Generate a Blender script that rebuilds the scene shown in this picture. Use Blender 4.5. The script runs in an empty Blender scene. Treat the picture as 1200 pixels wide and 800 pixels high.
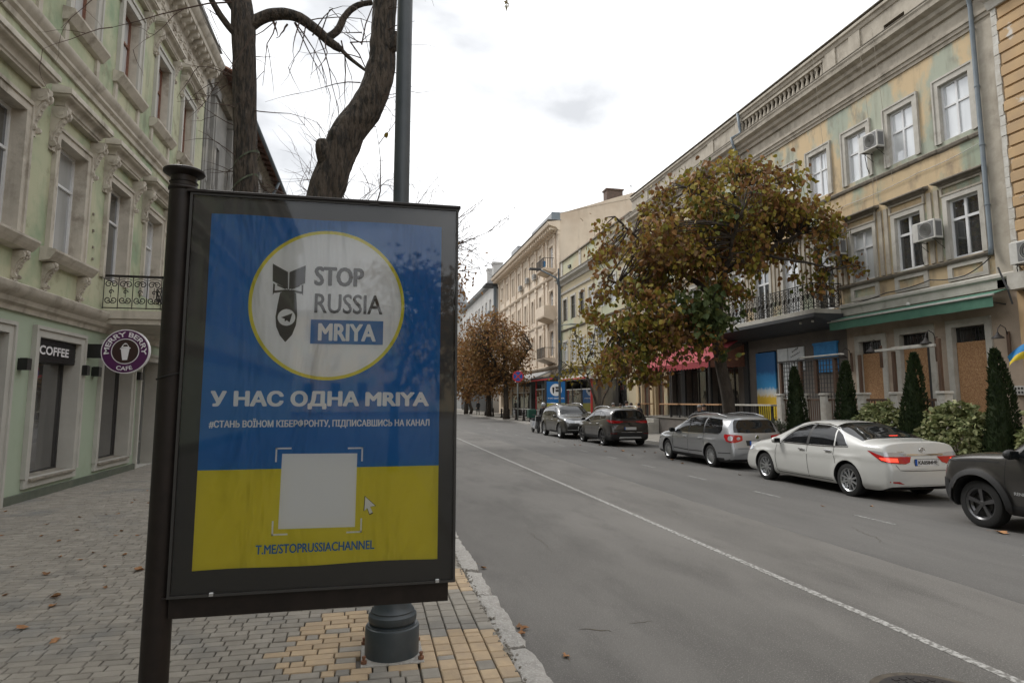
import bpy, bmesh, math, random
from mathutils import Vector, Matrix, Euler
from mathutils.bvhtree import BVHTree
from mathutils.geometry import delaunay_2d_cdt
from mathutils import noise as mnoise
random.seed(7)
SC = bpy.context.scene
COL = SC.collection
PI = math.pi
rad = math.radians
U = random.uniform

# ------------------------------------------------------------------ camera
cam_d = bpy.data.cameras.new('street_camera')
cam = bpy.data.objects.new('street_camera', cam_d); COL.objects.link(cam)
cam_d.sensor_width = 36; cam_d.lens = 22.5; cam_d.shift_y = -0.015
cam_d.clip_start = .05; cam_d.clip_end = 6000
cam.location = (0, 0, 1.9)
cam.rotation_euler = (rad(90 + 6.6167), 0, rad(-12.3997))
SC.camera = cam

# ------------------------------------------------------------------ daylight
SC.view_settings.view_transform = 'Standard'; SC.view_settings.look = 'None'
SC.view_settings.gamma = 1; SC.view_settings.exposure = 0.77
W = bpy.data.worlds.new('World'); SC.world = W; W.use_nodes = True
nt = W.node_tree; nt.nodes.clear()
N = nt.nodes.new; LK = nt.links.new
SUN_EL, SUN_AZ = rad(48), rad(-35)      # azimuth from +Y towards +X
wo = N('ShaderNodeOutputWorld'); bg = N('ShaderNodeBackground'); bg.inputs[1].default_value = .1
sky = N('ShaderNodeTexSky'); sky.sky_type = 'NISHITA'; sky.sun_disc = False
sky.sun_elevation = SUN_EL; sky.sun_rotation = SUN_AZ
tc = N('ShaderNodeTexCoord'); mp = N('ShaderNodeMapping'); mp.inputs['Scale'].default_value = (1, 1, 2.2)
mp.inputs['Location'].default_value = (3.1, 1.7, .4)
nz = N('ShaderNodeTexNoise'); nz.inputs['Scale'].default_value = 2.6; nz.inputs['Detail'].default_value = 7; nz.inputs['Roughness'].default_value = .5; nz.inputs['Distortion'].default_value = .3
cr = N('ShaderNodeValToRGB')
cr.color_ramp.elements[0].position = .33; cr.color_ramp.elements[0].color = (4.7, 4.8, 4.95, 1)
cr.color_ramp.elements[1].position = .52; cr.color_ramp.elements[1].color = (9.6, 9.65, 9.7, 1)
mx = N('ShaderNodeMix'); mx.data_type = 'RGBA'; mx.inputs[0].default_value = .95
LK(tc.outputs['Generated'], mp.inputs[0]); LK(mp.outputs[0], nz.inputs[0]); LK(nz.outputs[0], cr.inputs[0])
LK(sky.outputs[0], mx.inputs['A']); LK(cr.outputs[0], mx.inputs['B']); LK(mx.outputs['Result'], bg.inputs[0]); LK(bg.outputs[0], wo.inputs[0])
sl = bpy.data.lights.new('sun', 'SUN'); sl.energy = 1.4; sl.angle = rad(18); sl.color = (1, .97, .92)
so = bpy.data.objects.new('sun', sl); COL.objects.link(so)
so.rotation_euler = Vector((math.sin(SUN_AZ)*math.cos(SUN_EL), math.cos(SUN_AZ)*math.cos(SUN_EL), math.sin(SUN_EL))).to_track_quat('Z', 'Y').to_euler()

# ------------------------------------------------------------------ object helpers
def wl(o):
    v = Vector((0, 0, 0))
    while o: v = v + o.location; o = o.parent
    return v
def root(name, label, cat, loc=(0, 0, 0), group=None, kind=None):
    o = bpy.data.objects.new(name, None); o.empty_display_size = .2; COL.objects.link(o); o.location = loc
    tag(o, label, cat, group, kind); return o
def tag(o, label=None, cat=None, group=None, kind=None):
    if label: o['label'] = label
    if cat: o['category'] = cat
    if group: o['group'] = group
    if kind: o['kind'] = kind
    return o
class MB:
    def __init__(s): s.v = []; s.f = []; s.m = []
    def add(s, vs, fs, m=0):
        b = len(s.v); s.v += [tuple(p) for p in vs]
        for f in fs: s.f.append(tuple(b + i for i in f)); s.m.append(m)
        return s
    def box(s, x0, x1, y0, y1, z0, z1, m=0, T=None):
        vs = [Vector((x, y, z)) for x in (x0, x1) for y in (y0, y1) for z in (z0, z1)]
        if T: vs = [T @ v for v in vs]
        return s.add(vs, [(0, 1, 3, 2), (4, 6, 7, 5), (0, 4, 5, 1), (2, 3, 7, 6), (0, 2, 6, 4), (1, 5, 7, 3)], m)
    def bbox(s, x0, x1, y0, y1, z0, z1, b=.01, m=0, T=None):
        # box with chamfered top and side edges (three stacked rings)
        X0, X1, Y0, Y1 = min(x0, x1), max(x0, x1), min(y0, y1), max(y0, y1)
        rings = [(X0, X1, Y0, Y1, z0), (X0, X1, Y0, Y1, z1 - b), (X0 + b, X1 - b, Y0 + b, Y1 - b, z1)]
        vs = []
        for (a, c, d, e, z) in rings: vs += [Vector((a, d, z)), Vector((c, d, z)), Vector((c, e, z)), Vector((a, e, z))]
        if T: vs = [T @ v for v in vs]
        fs = [(3, 2, 1, 0), (8, 9, 10, 11)]
        for r in (0, 4):
            for i in range(4): fs.append((r + i, r + (i + 1) % 4, r + 4 + (i + 1) % 4, r + 4 + i))
        return s.add(vs, fs, m)
    def quad(s, a, b, c, d, m=0): return s.add([a, b, c, d], [(0, 1, 2, 3)], m)
    def prism(s, prof, fn, a, b, m=0, caps=True):
        # prof: closed 2D list; fn(p, q, t) -> 3D point
        n = len(prof); vs = [fn(p, q, a) for p, q in prof] + [fn(p, q, b) for p, q in prof]
        fs = [(i, (i + 1) % n, n + (i + 1) % n, n + i) for i in range(n)]
        if caps: fs += [tuple(range(n))[::-1], tuple(range(n, 2*n))]
        return s.add(vs, fs, m)
    def tube(s, pts, r, n=8, m=0, caps=True):
        pts = [Vector(p) for p in pts]
        rs = r if isinstance(r, (list, tuple)) else [r]*len(pts)
        b = len(s.v); up = None
        for i, p in enumerate(pts):
            d = (pts[min(i + 1, len(pts) - 1)] - pts[max(i - 1, 0)])
            if d.length < 1e-9: d = Vector((0, 0, 1))
            d.normalize()
            if up is None: up = Vector((1, 0, 0)) if abs(d.x) < .9 else Vector((0, 1, 0))
            a = d.cross(up).normalized(); up2 = a.cross(d).normalized(); up = up2
            for k in range(n):
                t = 2*PI*k/n
                s.v.append(tuple(p + a*(rs[i]*math.cos(t)) + up2*(rs[i]*math.sin(t))))
        for i in range(len(pts) - 1):
            for k in range(n):
                s.f.append((b + i*n + k, b + i*n + (k + 1) % n, b + (i + 1)*n + (k + 1) % n, b + (i + 1)*n + k)); s.m.append(m)
        if caps:
            s.f.append(tuple(b + k for k in range(n))[::-1]); s.m.append(m)
            s.f.append(tuple(b + (len(pts) - 1)*n + k for k in range(n))); s.m.append(m)
        return s
    def lathe(s, prof, n=20, m=0, T=None, caps=True):
        # prof: (radius, z)
        b = len(s.v)
        for r, z in prof:
            for k in range(n):
                t = 2*PI*k/n; v = Vector((r*math.cos(t), r*math.sin(t), z))
                s.v.append(tuple(T @ v if T else v))
        for i in range(len(prof) - 1):
            for k in range(n):
                s.f.append((b + i*n + k, b + i*n + (k + 1) % n, b + (i + 1)*n + (k + 1) % n, b + (i + 1)*n + k)); s.m.append(m)
        if caps:
            s.f.append(tuple(b + k for k in range(n))[::-1]); s.m.append(m)
            s.f.append(tuple(b + (len(prof) - 1)*n + k for k in range(n))); s.m.append(m)
        return s
    def mesh(s, name, mats, smooth=False, off=Vector((0, 0, 0)), ang=None):
        me = bpy.data.meshes.new(name)
        me.from_pydata([(v[0] - off[0], v[1] - off[1], v[2] - off[2]) for v in s.v], [], s.f)
        for mt in (mats if isinstance(mats, (list, tuple)) else [mats]): me.materials.append(mt)
        if any(s.m): me.polygons.foreach_set('material_index', s.m)
        if smooth:
            me.polygons.foreach_set('use_smooth', [True]*len(me.polygons))
        if ang:
            me.polygons.foreach_set('use_smooth', [True]*len(me.polygons))
            me.set_sharp_from_angle(angle=rad(ang))
        me.update(); return me
    def build(s, name, mats, parent=None, smooth=False, ang=None, loc=None):
        if loc is None:
            if s.v:
                xs = [v[0] for v in s.v]; ys = [v[1] for v in s.v]; zs = [v[2] for v in s.v]
                loc = Vector(((min(xs) + max(xs))/2, (min(ys) + max(ys))/2, min(zs)))
            else: loc = Vector((0, 0, 0))
        loc = Vector(loc)
        me = s.mesh(name, mats, smooth, loc, ang)
        o = bpy.data.objects.new(name, me); COL.objects.link(o)
        if parent: o.parent = parent; o.location = loc - wl(parent)
        else: o.location = loc
        return o
def struct(name, mb, mats, **k):
    o = mb.build(name, mats, None, **k); o['kind'] = 'structure'; return o
def copy_tree(o, parent=None):
    c = o.copy(); COL.objects.link(c); c.parent = parent
    for ch in list(o.children):
        copy_tree(ch, c)
    return c
def inst(name, me, loc, parent=None, rot=(0, 0, 0), scale=(1, 1, 1)):
    o = bpy.data.objects.new(name, me); COL.objects.link(o); o.rotation_euler = rot; o.scale = scale
    o.location = Vector(loc) - (wl(parent) if parent else Vector((0, 0, 0)))
    if parent: o.parent = parent
    return o
def fillet2d(poly):  return poly

# ------------------------------------------------------------------ materials
MAT = {}
def mat(name, c1, c2=None, rough=.7, metal=0, scale=4., detail=6, bump=0., bscale=None, spec=.5, coat=0, pos='Position',
        lo=.35, hi=.65, c3=None, s3=1., lo3=.55, hi3=.7, island=0., stretch=(1, 1, 1), objrand=0., emit=None, bdist=.01, c4=None, s4=1, lo4=.5, hi4=.6, streak=None, s5=2.4, lo5=.52, hi5=.78):
    m = bpy.data.materials.new(name); m.use_nodes = True; nt = m.node_tree; N = nt.nodes.new; L = nt.links.new
    b = nt.nodes['Principled BSDF']
    b.inputs['Roughness'].default_value = rough; b.inputs['Metallic'].default_value = metal
    b.inputs['Specular IOR Level'].default_value = spec; b.inputs['Coat Weight'].default_value = coat; b.inputs['Coat Roughness'].default_value = .04
    c = lambda t: (t[0], t[1], t[2], 1)
    vec = None
    if c2 or bump or c3:
        if pos == 'Position':
            g = N('ShaderNodeNewGeometry'); src = g.outputs['Position']
        else:
            g = N('ShaderNodeTexCoord'); src = g.outputs['Object']
        mpn = N('ShaderNodeMapping'); mpn.inputs['Scale'].default_value = stretch; L(src, mpn.inputs[0]); vec = mpn.outputs[0]; raw = src
    out = None
    def ramp(sc, lo, hi, det=detail, v=None):
        n = N('ShaderNodeTexNoise'); n.inputs['Scale'].default_value = sc; n.inputs['Detail'].default_value = det; n.inputs['Roughness'].default_value = .6
        L(v or vec, n.inputs[0]); r = N('ShaderNodeMapRange'); r.inputs[1].default_value = lo; r.inputs[2].default_value = hi; L(n.outputs[0], r.inputs[0]); return r.outputs[0]
    def mix(fac, A, B):
        x = N('ShaderNodeMix'); x.data_type = 'RGBA'
        if isinstance(fac, float): x.inputs[0].default_value = fac
        else: L(fac, x.inputs[0])
        for s, q in (('A', A), ('B', B)):
            if isinstance(q, tuple): x.inputs[s].default_value = c(q)
            else: L(q, x.inputs[s])
        return x.outputs['Result']
    cur = tuple(c1)
    if c2: cur = mix(ramp(scale, lo, hi), cur, tuple(c2))
    if c3: cur = mix(ramp(s3, lo3, hi3), cur, tuple(c3))
    if c4: cur = mix(ramp(s4, lo4, hi4, detail if s4 < 50 else 2, raw if s4 > 50 else None), cur, tuple(c4))
    if streak:
        mp5 = N('ShaderNodeMapping'); mp5.inputs['Scale'].default_value = (1, 1, .10); L(raw, mp5.inputs[0])
        a5 = ramp(s5, lo5, hi5, 8, mp5.outputs[0]); b5 = ramp(.7, .40, .62, 4, raw); ml5 = N('ShaderNodeMath'); ml5.operation = 'MULTIPLY'; L(a5, ml5.inputs[0]); L(b5, ml5.inputs[1]); cur = mix(ml5.outputs[0], cur, tuple(streak))
    if island or objrand:
        g2 = N('ShaderNodeNewGeometry'); oi = N('ShaderNodeObjectInfo')
        ad = N('ShaderNodeMath'); ad.operation = 'ADD'; L(g2.outputs['Random Per Island'], ad.inputs[0]); L(oi.outputs['Random'], ad.inputs[1])
        fr = N('ShaderNodeMath'); fr.operation = 'FRACT'; L(ad.outputs[0], fr.inputs[0])
        mr = N('ShaderNodeMapRange'); k = island or objrand; mr.inputs[3].default_value = 1 - k; mr.inputs[4].default_value = 1 + k; L(fr.outputs[0], mr.inputs[0])
        hs = N('ShaderNodeHueSaturation'); L(mr.outputs[0], hs.inputs['Value'])
        if isinstance(cur, tuple): hs.inputs['Color'].default_value = c(cur)
        else: L(cur, hs.inputs['Color'])
        cur = hs.outputs[0]
    if isinstance(cur, tuple): b.inputs['Base Color'].default_value = c(cur)
    else: L(cur, b.inputs['Base Color'])
    if bump:
        n = N('ShaderNodeTexNoise'); n.inputs['Scale'].default_value = bscale or scale*4; n.inputs['Detail'].default_value = 6; L(raw if (bscale or 0) > 60 else vec, n.inputs[0])
        bp = N('ShaderNodeBump'); bp.inputs['Strength'].default_value = bump; bp.inputs['Distance'].default_value = bdist; L(n.outputs[0], bp.inputs['Height']); L(bp.outputs[0], b.inputs['Normal'])
    if emit:
        b.inputs['Emission Color'].default_value = c(emit[:3]); b.inputs['Emission Strength'].default_value = emit[3]
    MAT[name] = m; return m
M = MAT
def leafmat(name, cols, sc=.8, rough=.6):
    # foliage: colour picked per leaf and drifting over the crown
    m = bpy.data.materials.new(name); m.use_nodes = True; nt = m.node_tree; N = nt.nodes.new; L = nt.links.new
    b = nt.nodes['Principled BSDF']; b.inputs['Roughness'].default_value = rough; b.inputs['Specular IOR Level'].default_value = .3
    g = N('ShaderNodeNewGeometry'); n = N('ShaderNodeTexNoise'); n.inputs['Scale'].default_value = sc; n.inputs['Detail'].default_value = 3
    L(g.outputs['Position'], n.inputs[0])
    mr = N('ShaderNodeMapRange'); mr.inputs[1].default_value = .3; mr.inputs[2].default_value = .7; L(n.outputs[0], mr.inputs[0])
    m1 = N('ShaderNodeMath'); m1.operation = 'MULTIPLY_ADD'; L(g.outputs['Random Per Island'], m1.inputs[0]); m1.inputs[1].default_value = .62
    m2 = N('ShaderNodeMath'); m2.operation = 'MULTIPLY'; L(mr.outputs[0], m2.inputs[0]); m2.inputs[1].default_value = .42; L(m2.outputs[0], m1.inputs[2])
    r = N('ShaderNodeValToRGB'); L(m1.outputs[0], r.inputs[0])
    els = r.color_ramp.elements
    while len(els) < len(cols): els.new(.5)
    for i, cc in enumerate(cols): els[i].position = .08 + .84*i/(len(cols) - 1); els[i].color = (*cc, 1)
    L(r.outputs[0], b.inputs['Base Color'])
    tr = N('ShaderNodeBsdfTranslucent'); L(r.outputs[0], tr.inputs[0]); mx = N('ShaderNodeMixShader'); mx.inputs[0].default_value = .25
    L(b.outputs[0], mx.inputs[1]); L(tr.outputs[0], mx.inputs[2]); L(mx.outputs[0], nt.nodes['Material Output'].inputs[0])
    MAT[name] = m; return m

# stone, plaster, paving
mat('asphalt', (.104, .099, .092), (.148, .141, .131), rough=.85, scale=.45, detail=12, bump=.8, bscale=95, bdist=.009, c3=(.078, .074, .069), s3=1.1, lo3=.48, hi3=.74, stretch=(1.2, .36, 1), c4=(.215, .205, .19), s4=85, lo4=.58, hi4=.66, spec=.35)
mat('asphalt_patch', (.084, .081, .077), (.115, .111, .105), rough=.88, scale=.8, detail=12, bump=.8, bscale=95, bdist=.009, stretch=(1.6, .25, 1), c4=(.16, .153, .143), s4=85, lo4=.60, hi4=.68)
mat('road_paint', (.36, .355, .34), (.14, .135, .125), rough=.8, scale=24, detail=9, lo=.42, hi=.56)
mat('road_paint_worn', (.24, .24, .23), (.11, .11, .105), rough=.85, scale=22, detail=8, lo=.42, hi=.58)
mat('joint_sand', (.09, .08, .068), (.14, .125, .105), rough=.95, scale=9)
mat('paver_grey', (.215, .195, .165), (.27, .248, .212), rough=.88, scale=6, bump=.35, bscale=90, island=.13, c3=(.16, .158, .15), s3=1.1, lo3=.52, hi3=.72)
mat('paver_yellow', (.42, .315, .20), (.34, .26, .175), rough=.88, scale=7, bump=.35, bscale=90, island=.13, c3=(.30, .23, .15), s3=2.1, lo3=.56, hi3=.72)
mat('paving_far', (.20, .185, .16), (.245, .228, .20), rough=.9, scale=5, bump=.4, bscale=14)
mat('granite', (.36, .345, .32), (.28, .265, .245), rough=.9, scale=14, detail=9, bump=.9, bscale=38, bdist=.02, c3=(.42, .405, .38), s3=60, lo3=.52, hi3=.62)
mat('soil', (.06, .05, .04), (.10, .085, .065), rough=1, scale=12, bump=.6, bscale=40)
mat('plaster_green', (.40, .425, .285), (.465, .46, .32), rough=.92, scale=.55, detail=7, bump=.35, bscale=26, c3=(.25, .325, .21), s3=.8, lo3=.46, hi3=.66, c4=(.22, .21, .14), s4=2.0, lo4=.56, hi4=.74, streak=(.17, .165, .12))
mat('plaster_green_low', (.34, .41, .31), (.38, .44, .34), rough=.9, scale=.7, bump=.2, bscale=30, c3=(.30, .37, .27), s3=1.4, lo3=.55, hi3=.75)
mat('plinth_green', (.085, .10, .075), (.12, .13, .10), rough=.9, scale=3, bump=.3)
mat('trim_cream', (.52, .48, .41), (.43, .395, .335), rough=.9, scale=3.2, detail=8, bump=.4, bscale=30, c3=(.22, .19, .15), s3=2.1, lo3=.52, hi3=.74, streak=(.15, .13, .10))
mat('trim_shop', (.46, .45, .41), (.40, .39, .355), rough=.85, scale=2, bump=.2, bscale=30)
mat('soot_trim', (.17, .155, .13), (.30, .27, .22), rough=.95, scale=5, bump=.5)
mat('grey_stucco', (.27, .265, .25), (.19, .185, .175), rough=.95, scale=1.1, detail=8, bump=.4, bscale=20, c3=(.36, .34, .30), s3=.9, lo3=.5, hi3=.7, streak=(.12, .115, .105))
mat('ochre_wall', (.53, .405, .245), (.46, .36, .225), rough=.93, scale=.9, detail=9, bump=.5, bscale=16, c3=(.30, .34, .26), s3=.50, lo3=.50, hi3=.58, c4=(.24, .185, .13), s4=1.6, lo4=.53, hi4=.72, stretch=(1, 1, .6), streak=(.17, .135, .10))
mat('teal_wall', (.31, .345, .28), (.375, .39, .31), rough=.93, scale=.9, detail=9, bump=.5, bscale=16, c3=(.52, .40, .245), s3=.62, lo3=.48, hi3=.56, c4=(.20, .175, .135), s4=1.7, lo4=.53, hi4=.74, stretch=(1, 1, .55), streak=(.13, .12, .095))
mat('stone_trim', (.43, .39, .325), (.33, .295, .24), rough=.93, scale=2.2, detail=9, bump=.5, bscale=18, c3=(.22, .195, .16), s3=1.5, lo3=.55, hi3=.75, streak=(.14, .12, .095))
mat('pale_trim', (.48, .46, .415), (.38, .36, .315), rough=.9, scale=2.6, detail=8, bump=.35, bscale=22, c3=(.25, .225, .19), s3=1.9, lo3=.58, hi3=.78)
mat('dark_ledge', (.13, .115, .095), (.22, .19, .15), rough=.95, scale=5, bump=.6)
mat('shop_plaster', (.42, .335, .26), (.36, .29, .225), rough=.92, scale=1.4, detail=8, bump=.4, c3=(.28, .225, .175), s3=1.7, lo3=.52, hi3=.74, streak=(.20, .16, .13))
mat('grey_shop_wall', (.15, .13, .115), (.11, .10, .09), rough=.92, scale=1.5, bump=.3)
mat('orange_wall', (.48, .33, .18), (.40, .28, .165), rough=.93, scale=1.6, detail=8, bump=.5, c3=(.56, .53, .48), s3=1.1, lo3=.62, hi3=.66)
mat('peeled_white', (.55, .54, .50), (.42, .39, .34), rough=.95, scale=4, detail=9, bump=.8, bscale=14)
mat('cream_wall', (.60, .51, .41), (.54, .46, .37), rough=.92, scale=.5, detail=8, bump=.2, c3=(.46, .37, .285), s3=.3, lo3=.5, hi3=.72, streak=(.36, .30, .235))
mat('cream_trim', (.64, .545, .435), (.55, .46, .36), rough=.92, scale=1, bump=.2)
mat('yellow_wall', (.46, .39, .26), (.41, .35, .24), rough=.93, scale=.5, detail=8, c3=(.40, .41, .29), s3=.3, lo3=.47, hi3=.6)
mat('white_far_wall', (.46, .45, .43), (.38, .37, .355), rough=.9, scale=.4)
mat('brick_red', (.15, .10, .08), (.10, .075, .06), rough=.95, scale=6, bump=.5)
mat('roof_tin', (.30, .31, .32), (.22, .22, .22), rough=.5, metal=.5, scale=1.5)
mat('rust_tile', (.27, .13, .08), (.20, .10, .07), rough=.9, scale=2)
mat('blue_grey_pipe', (.13, .16, .19), (.17, .20, .22), rough=.5, scale=4)
mat('osb_board', (.43, .245, .12), (.29, .155, .075), rough=.85, scale=26, detail=3, lo=.42, hi=.58, bump=.2, c3=(.60, .40, .22), s3=34, lo3=.6, hi3=.66)
# frames and metal
mat('brown_frame', (.20, .085, .05), (.14, .06, .04), rough=.55, scale=9)
mat('white_frame', (.66, .67, .68), (.60, .60, .60), rough=.5, scale=4)
mat('grey_frame', (.20, .21, .20), rough=.5)
mat('dark_frame', (.035, .034, .033), rough=.5)
mat('black_metal', (.013, .010, .009), (.020, .015, .013), rough=.45, scale=14, bump=.05, bscale=200, spec=.3)
mat('frame_dark', (.032, .032, .033), rough=.45)
mat('pole_paint', (.040, .052, .062), (.055, .068, .078), rough=.42, scale=5, bump=.1, bscale=60)
mat('wrought_iron', (.012, .010, .010), (.025, .019, .016), rough=.6, scale=30)
mat('rust_bolt', (.25, .12, .07), (.16, .08, .05), rough=.8, scale=40)
mat('chrome', (.75, .75, .76), rough=.12, metal=1)
mat('silver_plastic', (.55, .56, .57), rough=.3, metal=.6)
mat('ac_white', (.55, .54, .51), (.46, .45, .42), rough=.55, scale=4)
mat('ac_grille', (.15, .15, .15), rough=.6)
mat('cable_black', (.015, .015, .015), rough=.6)
mat('wood_post', (.115, .065, .04), (.075, .045, .03), rough=.8, scale=12, stretch=(1, 1, .1))
mat('awning_green', (.075, .185, .13), (.055, .145, .10), rough=.85, scale=3)
mat('awning_red', (.30, .03, .04), (.22, .022, .03), rough=.8, scale=2)
mat('canvas_white', (.62, .60, .56), (.52, .50, .47), rough=.85, scale=2)
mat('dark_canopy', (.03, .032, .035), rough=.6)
mat('red_paint', (.42, .03, .03), rough=.5)
mat('flag_blue', (.03, .22, .50), (.02, .17, .40), rough=.7, scale=4)
mat('flag_yellow', (.72, .56, .04), (.62, .47, .03), rough=.7, scale=4)
mat('mural_white', (.60, .62, .62), (.50, .53, .55), rough=.8, scale=6)
# posters and signs
mat('ink_dark', (.022, .018, .016), rough=.55)
mat('ink_blue', (.012, .16, .46), rough=.55)
mat('ink_white', (.88, .89, .90), rough=.6)
mat('ink_ring', (.55, .50, .05), rough=.6)
mat('sign_purple', (.075, .012, .075), rough=.35)
mat('sign_white', (.75, .74, .76), rough=.4)
mat('sign_brown', (.035, .015, .012), rough=.4)
mat('sign_black', (.012, .012, .012), rough=.4)
mat('traffic_red', (.55, .04, .03), rough=.4); mat('traffic_blue', (.02, .09, .38), rough=.4)
# vehicles
def paint(name, c, metal=.0, rough=.35):
    m = mat(name, c, rough=rough, metal=metal, coat=1.0)
    return m
paint('pearl_white', (.52, .52, .50), rough=.4)
paint('silver_paint', (.36, .37, .385), metal=.75, rough=.38)
paint('brown_paint', (.040, .036, .034), metal=.4, rough=.38)
paint('graphite_paint', (.035, .034, .031), metal=.35, rough=.38)
paint('jeep_paint', (.050, .047, .044), metal=.5, rough=.35)
mat('car_glass', (.008, .009, .010), rough=.03, spec=.5)
mat('tyre_rubber', (.014, .014, .014), rough=.85)
mat('black_plastic', (.016, .016, .017), rough=.6)
mat('seam_dark', (.01, .01, .01), rough=.8)
mat('rim_silver', (.50, .51, .52), rough=.28, metal=.85)
mat('rim_dark', (.14, .14, .145), rough=.3, metal=.8)
mat('lamp_red_dark', (.12, .006, .008), rough=.15, coat=1)
mat('lamp_red', (.36, .008, .01), rough=.12, coat=1)
mat('lamp_red_lit', (.5, .01, .01), rough=.15, coat=1, emit=(1, .06, .03, 1.1))
mat('lamp_clear', (.42, .42, .44), rough=.08, coat=1, metal=.3)
mat('lamp_orange', (.65, .13, .02), rough=.2, coat=1)
mat('lamp_head', (.30, .31, .33), rough=.06, coat=1, metal=.5)
mat('plate_white', (.70, .70, .70), rough=.5)
mat('plate_blue', (.01, .09, .42), rough=.5)
# nature
mat('bark', (.062, .048, .037), (.100, .080, .062), rough=.95, scale=9, detail=9, bump=1.0, bscale=26, bdist=.10, stretch=(1, 1, .22), c3=(.030, .026, .022), s3=22, lo3=.48, hi3=.58)
mat('bark_catalpa', (.042, .033, .026), (.07, .056, .045), rough=.95, scale=9, bump=.9, bscale=22, bdist=.03, stretch=(1, 1, .35))
mat('twig', (.075, .048, .038), rough=.9)
leafmat('catalpa_leaf', [(.06, .085, .018), (.14, .14, .022), (.23, .19, .030), (.30, .235, .04), (.26, .135, .038), (.21, .10, .035), (.14, .07, .034), (.19, .12, .052)], .42)
leafmat('brown_leaf', [(.15, .085, .035), (.22, .115, .045), (.29, .15, .05), (.20, .095, .04), (.25, .165, .055), (.16, .09, .04)], .3)
leafmat('golden_leaf', [(.13, .11, .018), (.30, .23, .025), (.17, .12, .02), (.30, .21, .02)], .6)
leafmat('cypress_leaf', [(.010, .018, .007), (.018, .032, .010), (.026, .042, .014), (.034, .044, .016)], 3)
leafmat('ivy_leaf', [(.045, .065, .02), (.14, .165, .06), (.34, .35, .17), (.08, .11, .035), (.48, .46, .27)], 6)
leafmat('shrub_leaf', [(.05, .065, .04), (.10, .12, .08), (.14, .155, .11)], 4)
leafmat('green_leaf', [(.035, .055, .018), (.06, .085, .025), (.10, .115, .03)], 1)
mat('seed_pod', (.070, .042, .025), rough=.8, objrand=0)
mat('fallen_leaf', (.30, .15, .06), (.20, .10, .045), rough=.8, scale=25, objrand=.35)
mat('skin', (.42, .26, .19), rough=.6); mat('cloth_black', (.015, .015, .017), rough=.9); mat('cloth_navy', (.02, .026, .045), rough=.9)
mat('cloth_brown', (.10, .05, .04), rough=.9); mat('hair_dark', (.03, .02, .015), rough=.7); mat('hair_grey', (.25, .24, .23), rough=.8); mat('box_green', (.008, .06, .04), rough=.5)
mat('helmet_grey', (.35, .36, .38), rough=.25, coat=1)

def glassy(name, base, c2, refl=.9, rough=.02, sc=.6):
    # a window pane: reflecting glass over a base colour; pale bases paint in reflected sky
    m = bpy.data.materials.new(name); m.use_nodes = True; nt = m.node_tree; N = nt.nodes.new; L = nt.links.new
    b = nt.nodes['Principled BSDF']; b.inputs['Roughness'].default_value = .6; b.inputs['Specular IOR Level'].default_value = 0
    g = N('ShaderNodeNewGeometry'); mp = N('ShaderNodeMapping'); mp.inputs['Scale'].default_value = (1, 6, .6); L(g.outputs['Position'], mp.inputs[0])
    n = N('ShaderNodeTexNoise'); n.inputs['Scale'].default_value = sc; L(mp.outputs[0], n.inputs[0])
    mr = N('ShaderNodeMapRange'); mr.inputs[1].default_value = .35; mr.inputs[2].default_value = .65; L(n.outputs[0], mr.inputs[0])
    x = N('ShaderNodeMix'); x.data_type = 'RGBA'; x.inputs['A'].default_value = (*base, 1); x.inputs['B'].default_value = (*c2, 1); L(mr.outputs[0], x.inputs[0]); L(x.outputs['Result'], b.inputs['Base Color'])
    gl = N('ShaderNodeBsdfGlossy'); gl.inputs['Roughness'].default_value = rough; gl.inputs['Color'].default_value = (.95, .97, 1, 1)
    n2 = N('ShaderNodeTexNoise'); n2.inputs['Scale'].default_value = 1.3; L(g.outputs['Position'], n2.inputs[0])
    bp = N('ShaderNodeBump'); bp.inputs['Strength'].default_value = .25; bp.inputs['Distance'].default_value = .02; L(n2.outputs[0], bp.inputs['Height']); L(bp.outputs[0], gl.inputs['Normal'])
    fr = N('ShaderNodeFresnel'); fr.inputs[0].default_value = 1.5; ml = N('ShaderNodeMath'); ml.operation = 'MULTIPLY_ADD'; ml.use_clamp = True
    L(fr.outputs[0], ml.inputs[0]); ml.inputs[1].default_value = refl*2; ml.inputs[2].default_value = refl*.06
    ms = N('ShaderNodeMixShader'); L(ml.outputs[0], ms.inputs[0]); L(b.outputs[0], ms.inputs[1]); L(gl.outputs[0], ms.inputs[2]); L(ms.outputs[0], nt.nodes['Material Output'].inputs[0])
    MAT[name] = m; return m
glassy('pane_sky_grey', (.42, .43, .43), (.30, .31, .31))  # pale base puts sky reflection into the pane colour, besides the gloss
glassy('pane_pale', (.62, .64, .65), (.50, .52, .53))  # whiter base, again with the sky's reflection painted in
glassy('pane_dark', (.025, .027, .028), (.06, .06, .058))
glassy('pane_shop', (.045, .042, .04), (.09, .085, .08))
# ------------------------------------------------------------------ ground, road, kerbs
struct('ground', MB().quad((-3000, -3000, -.06), (3000, -3000, -.06), (3000, 3000, -.06), (-3000, 3000, -.06)), M['soil'])
KL = 1.17; KR = 12.15
rd = struct('road', MB().box(KL - .05, KR + .05, -60, 320, -.05, 0), M['asphalt'])
pt = MB(); yy = -60.; prev = None
while yy < 200:
    e = 6.05 + (.05*mnoise.noise(Vector((yy*.9, 0, 0))) + .03*mnoise.noise(Vector((yy*4, 3, 0)))); cur = len(pt.v)
    pt.v += [(e, yy, .0), (e + .012, yy, .0045), (KR - .02, yy, .0045)]
    if prev is not None: pt.f += [(prev, cur, cur + 1, prev + 1), (prev + 1, cur + 1, cur + 2, prev + 2)]; pt.m += [0, 0]
    prev = cur; yy += .22 if 0 < yy < 60 else 2.0
struct('road_patch', pt, M['asphalt_patch'])
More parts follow.
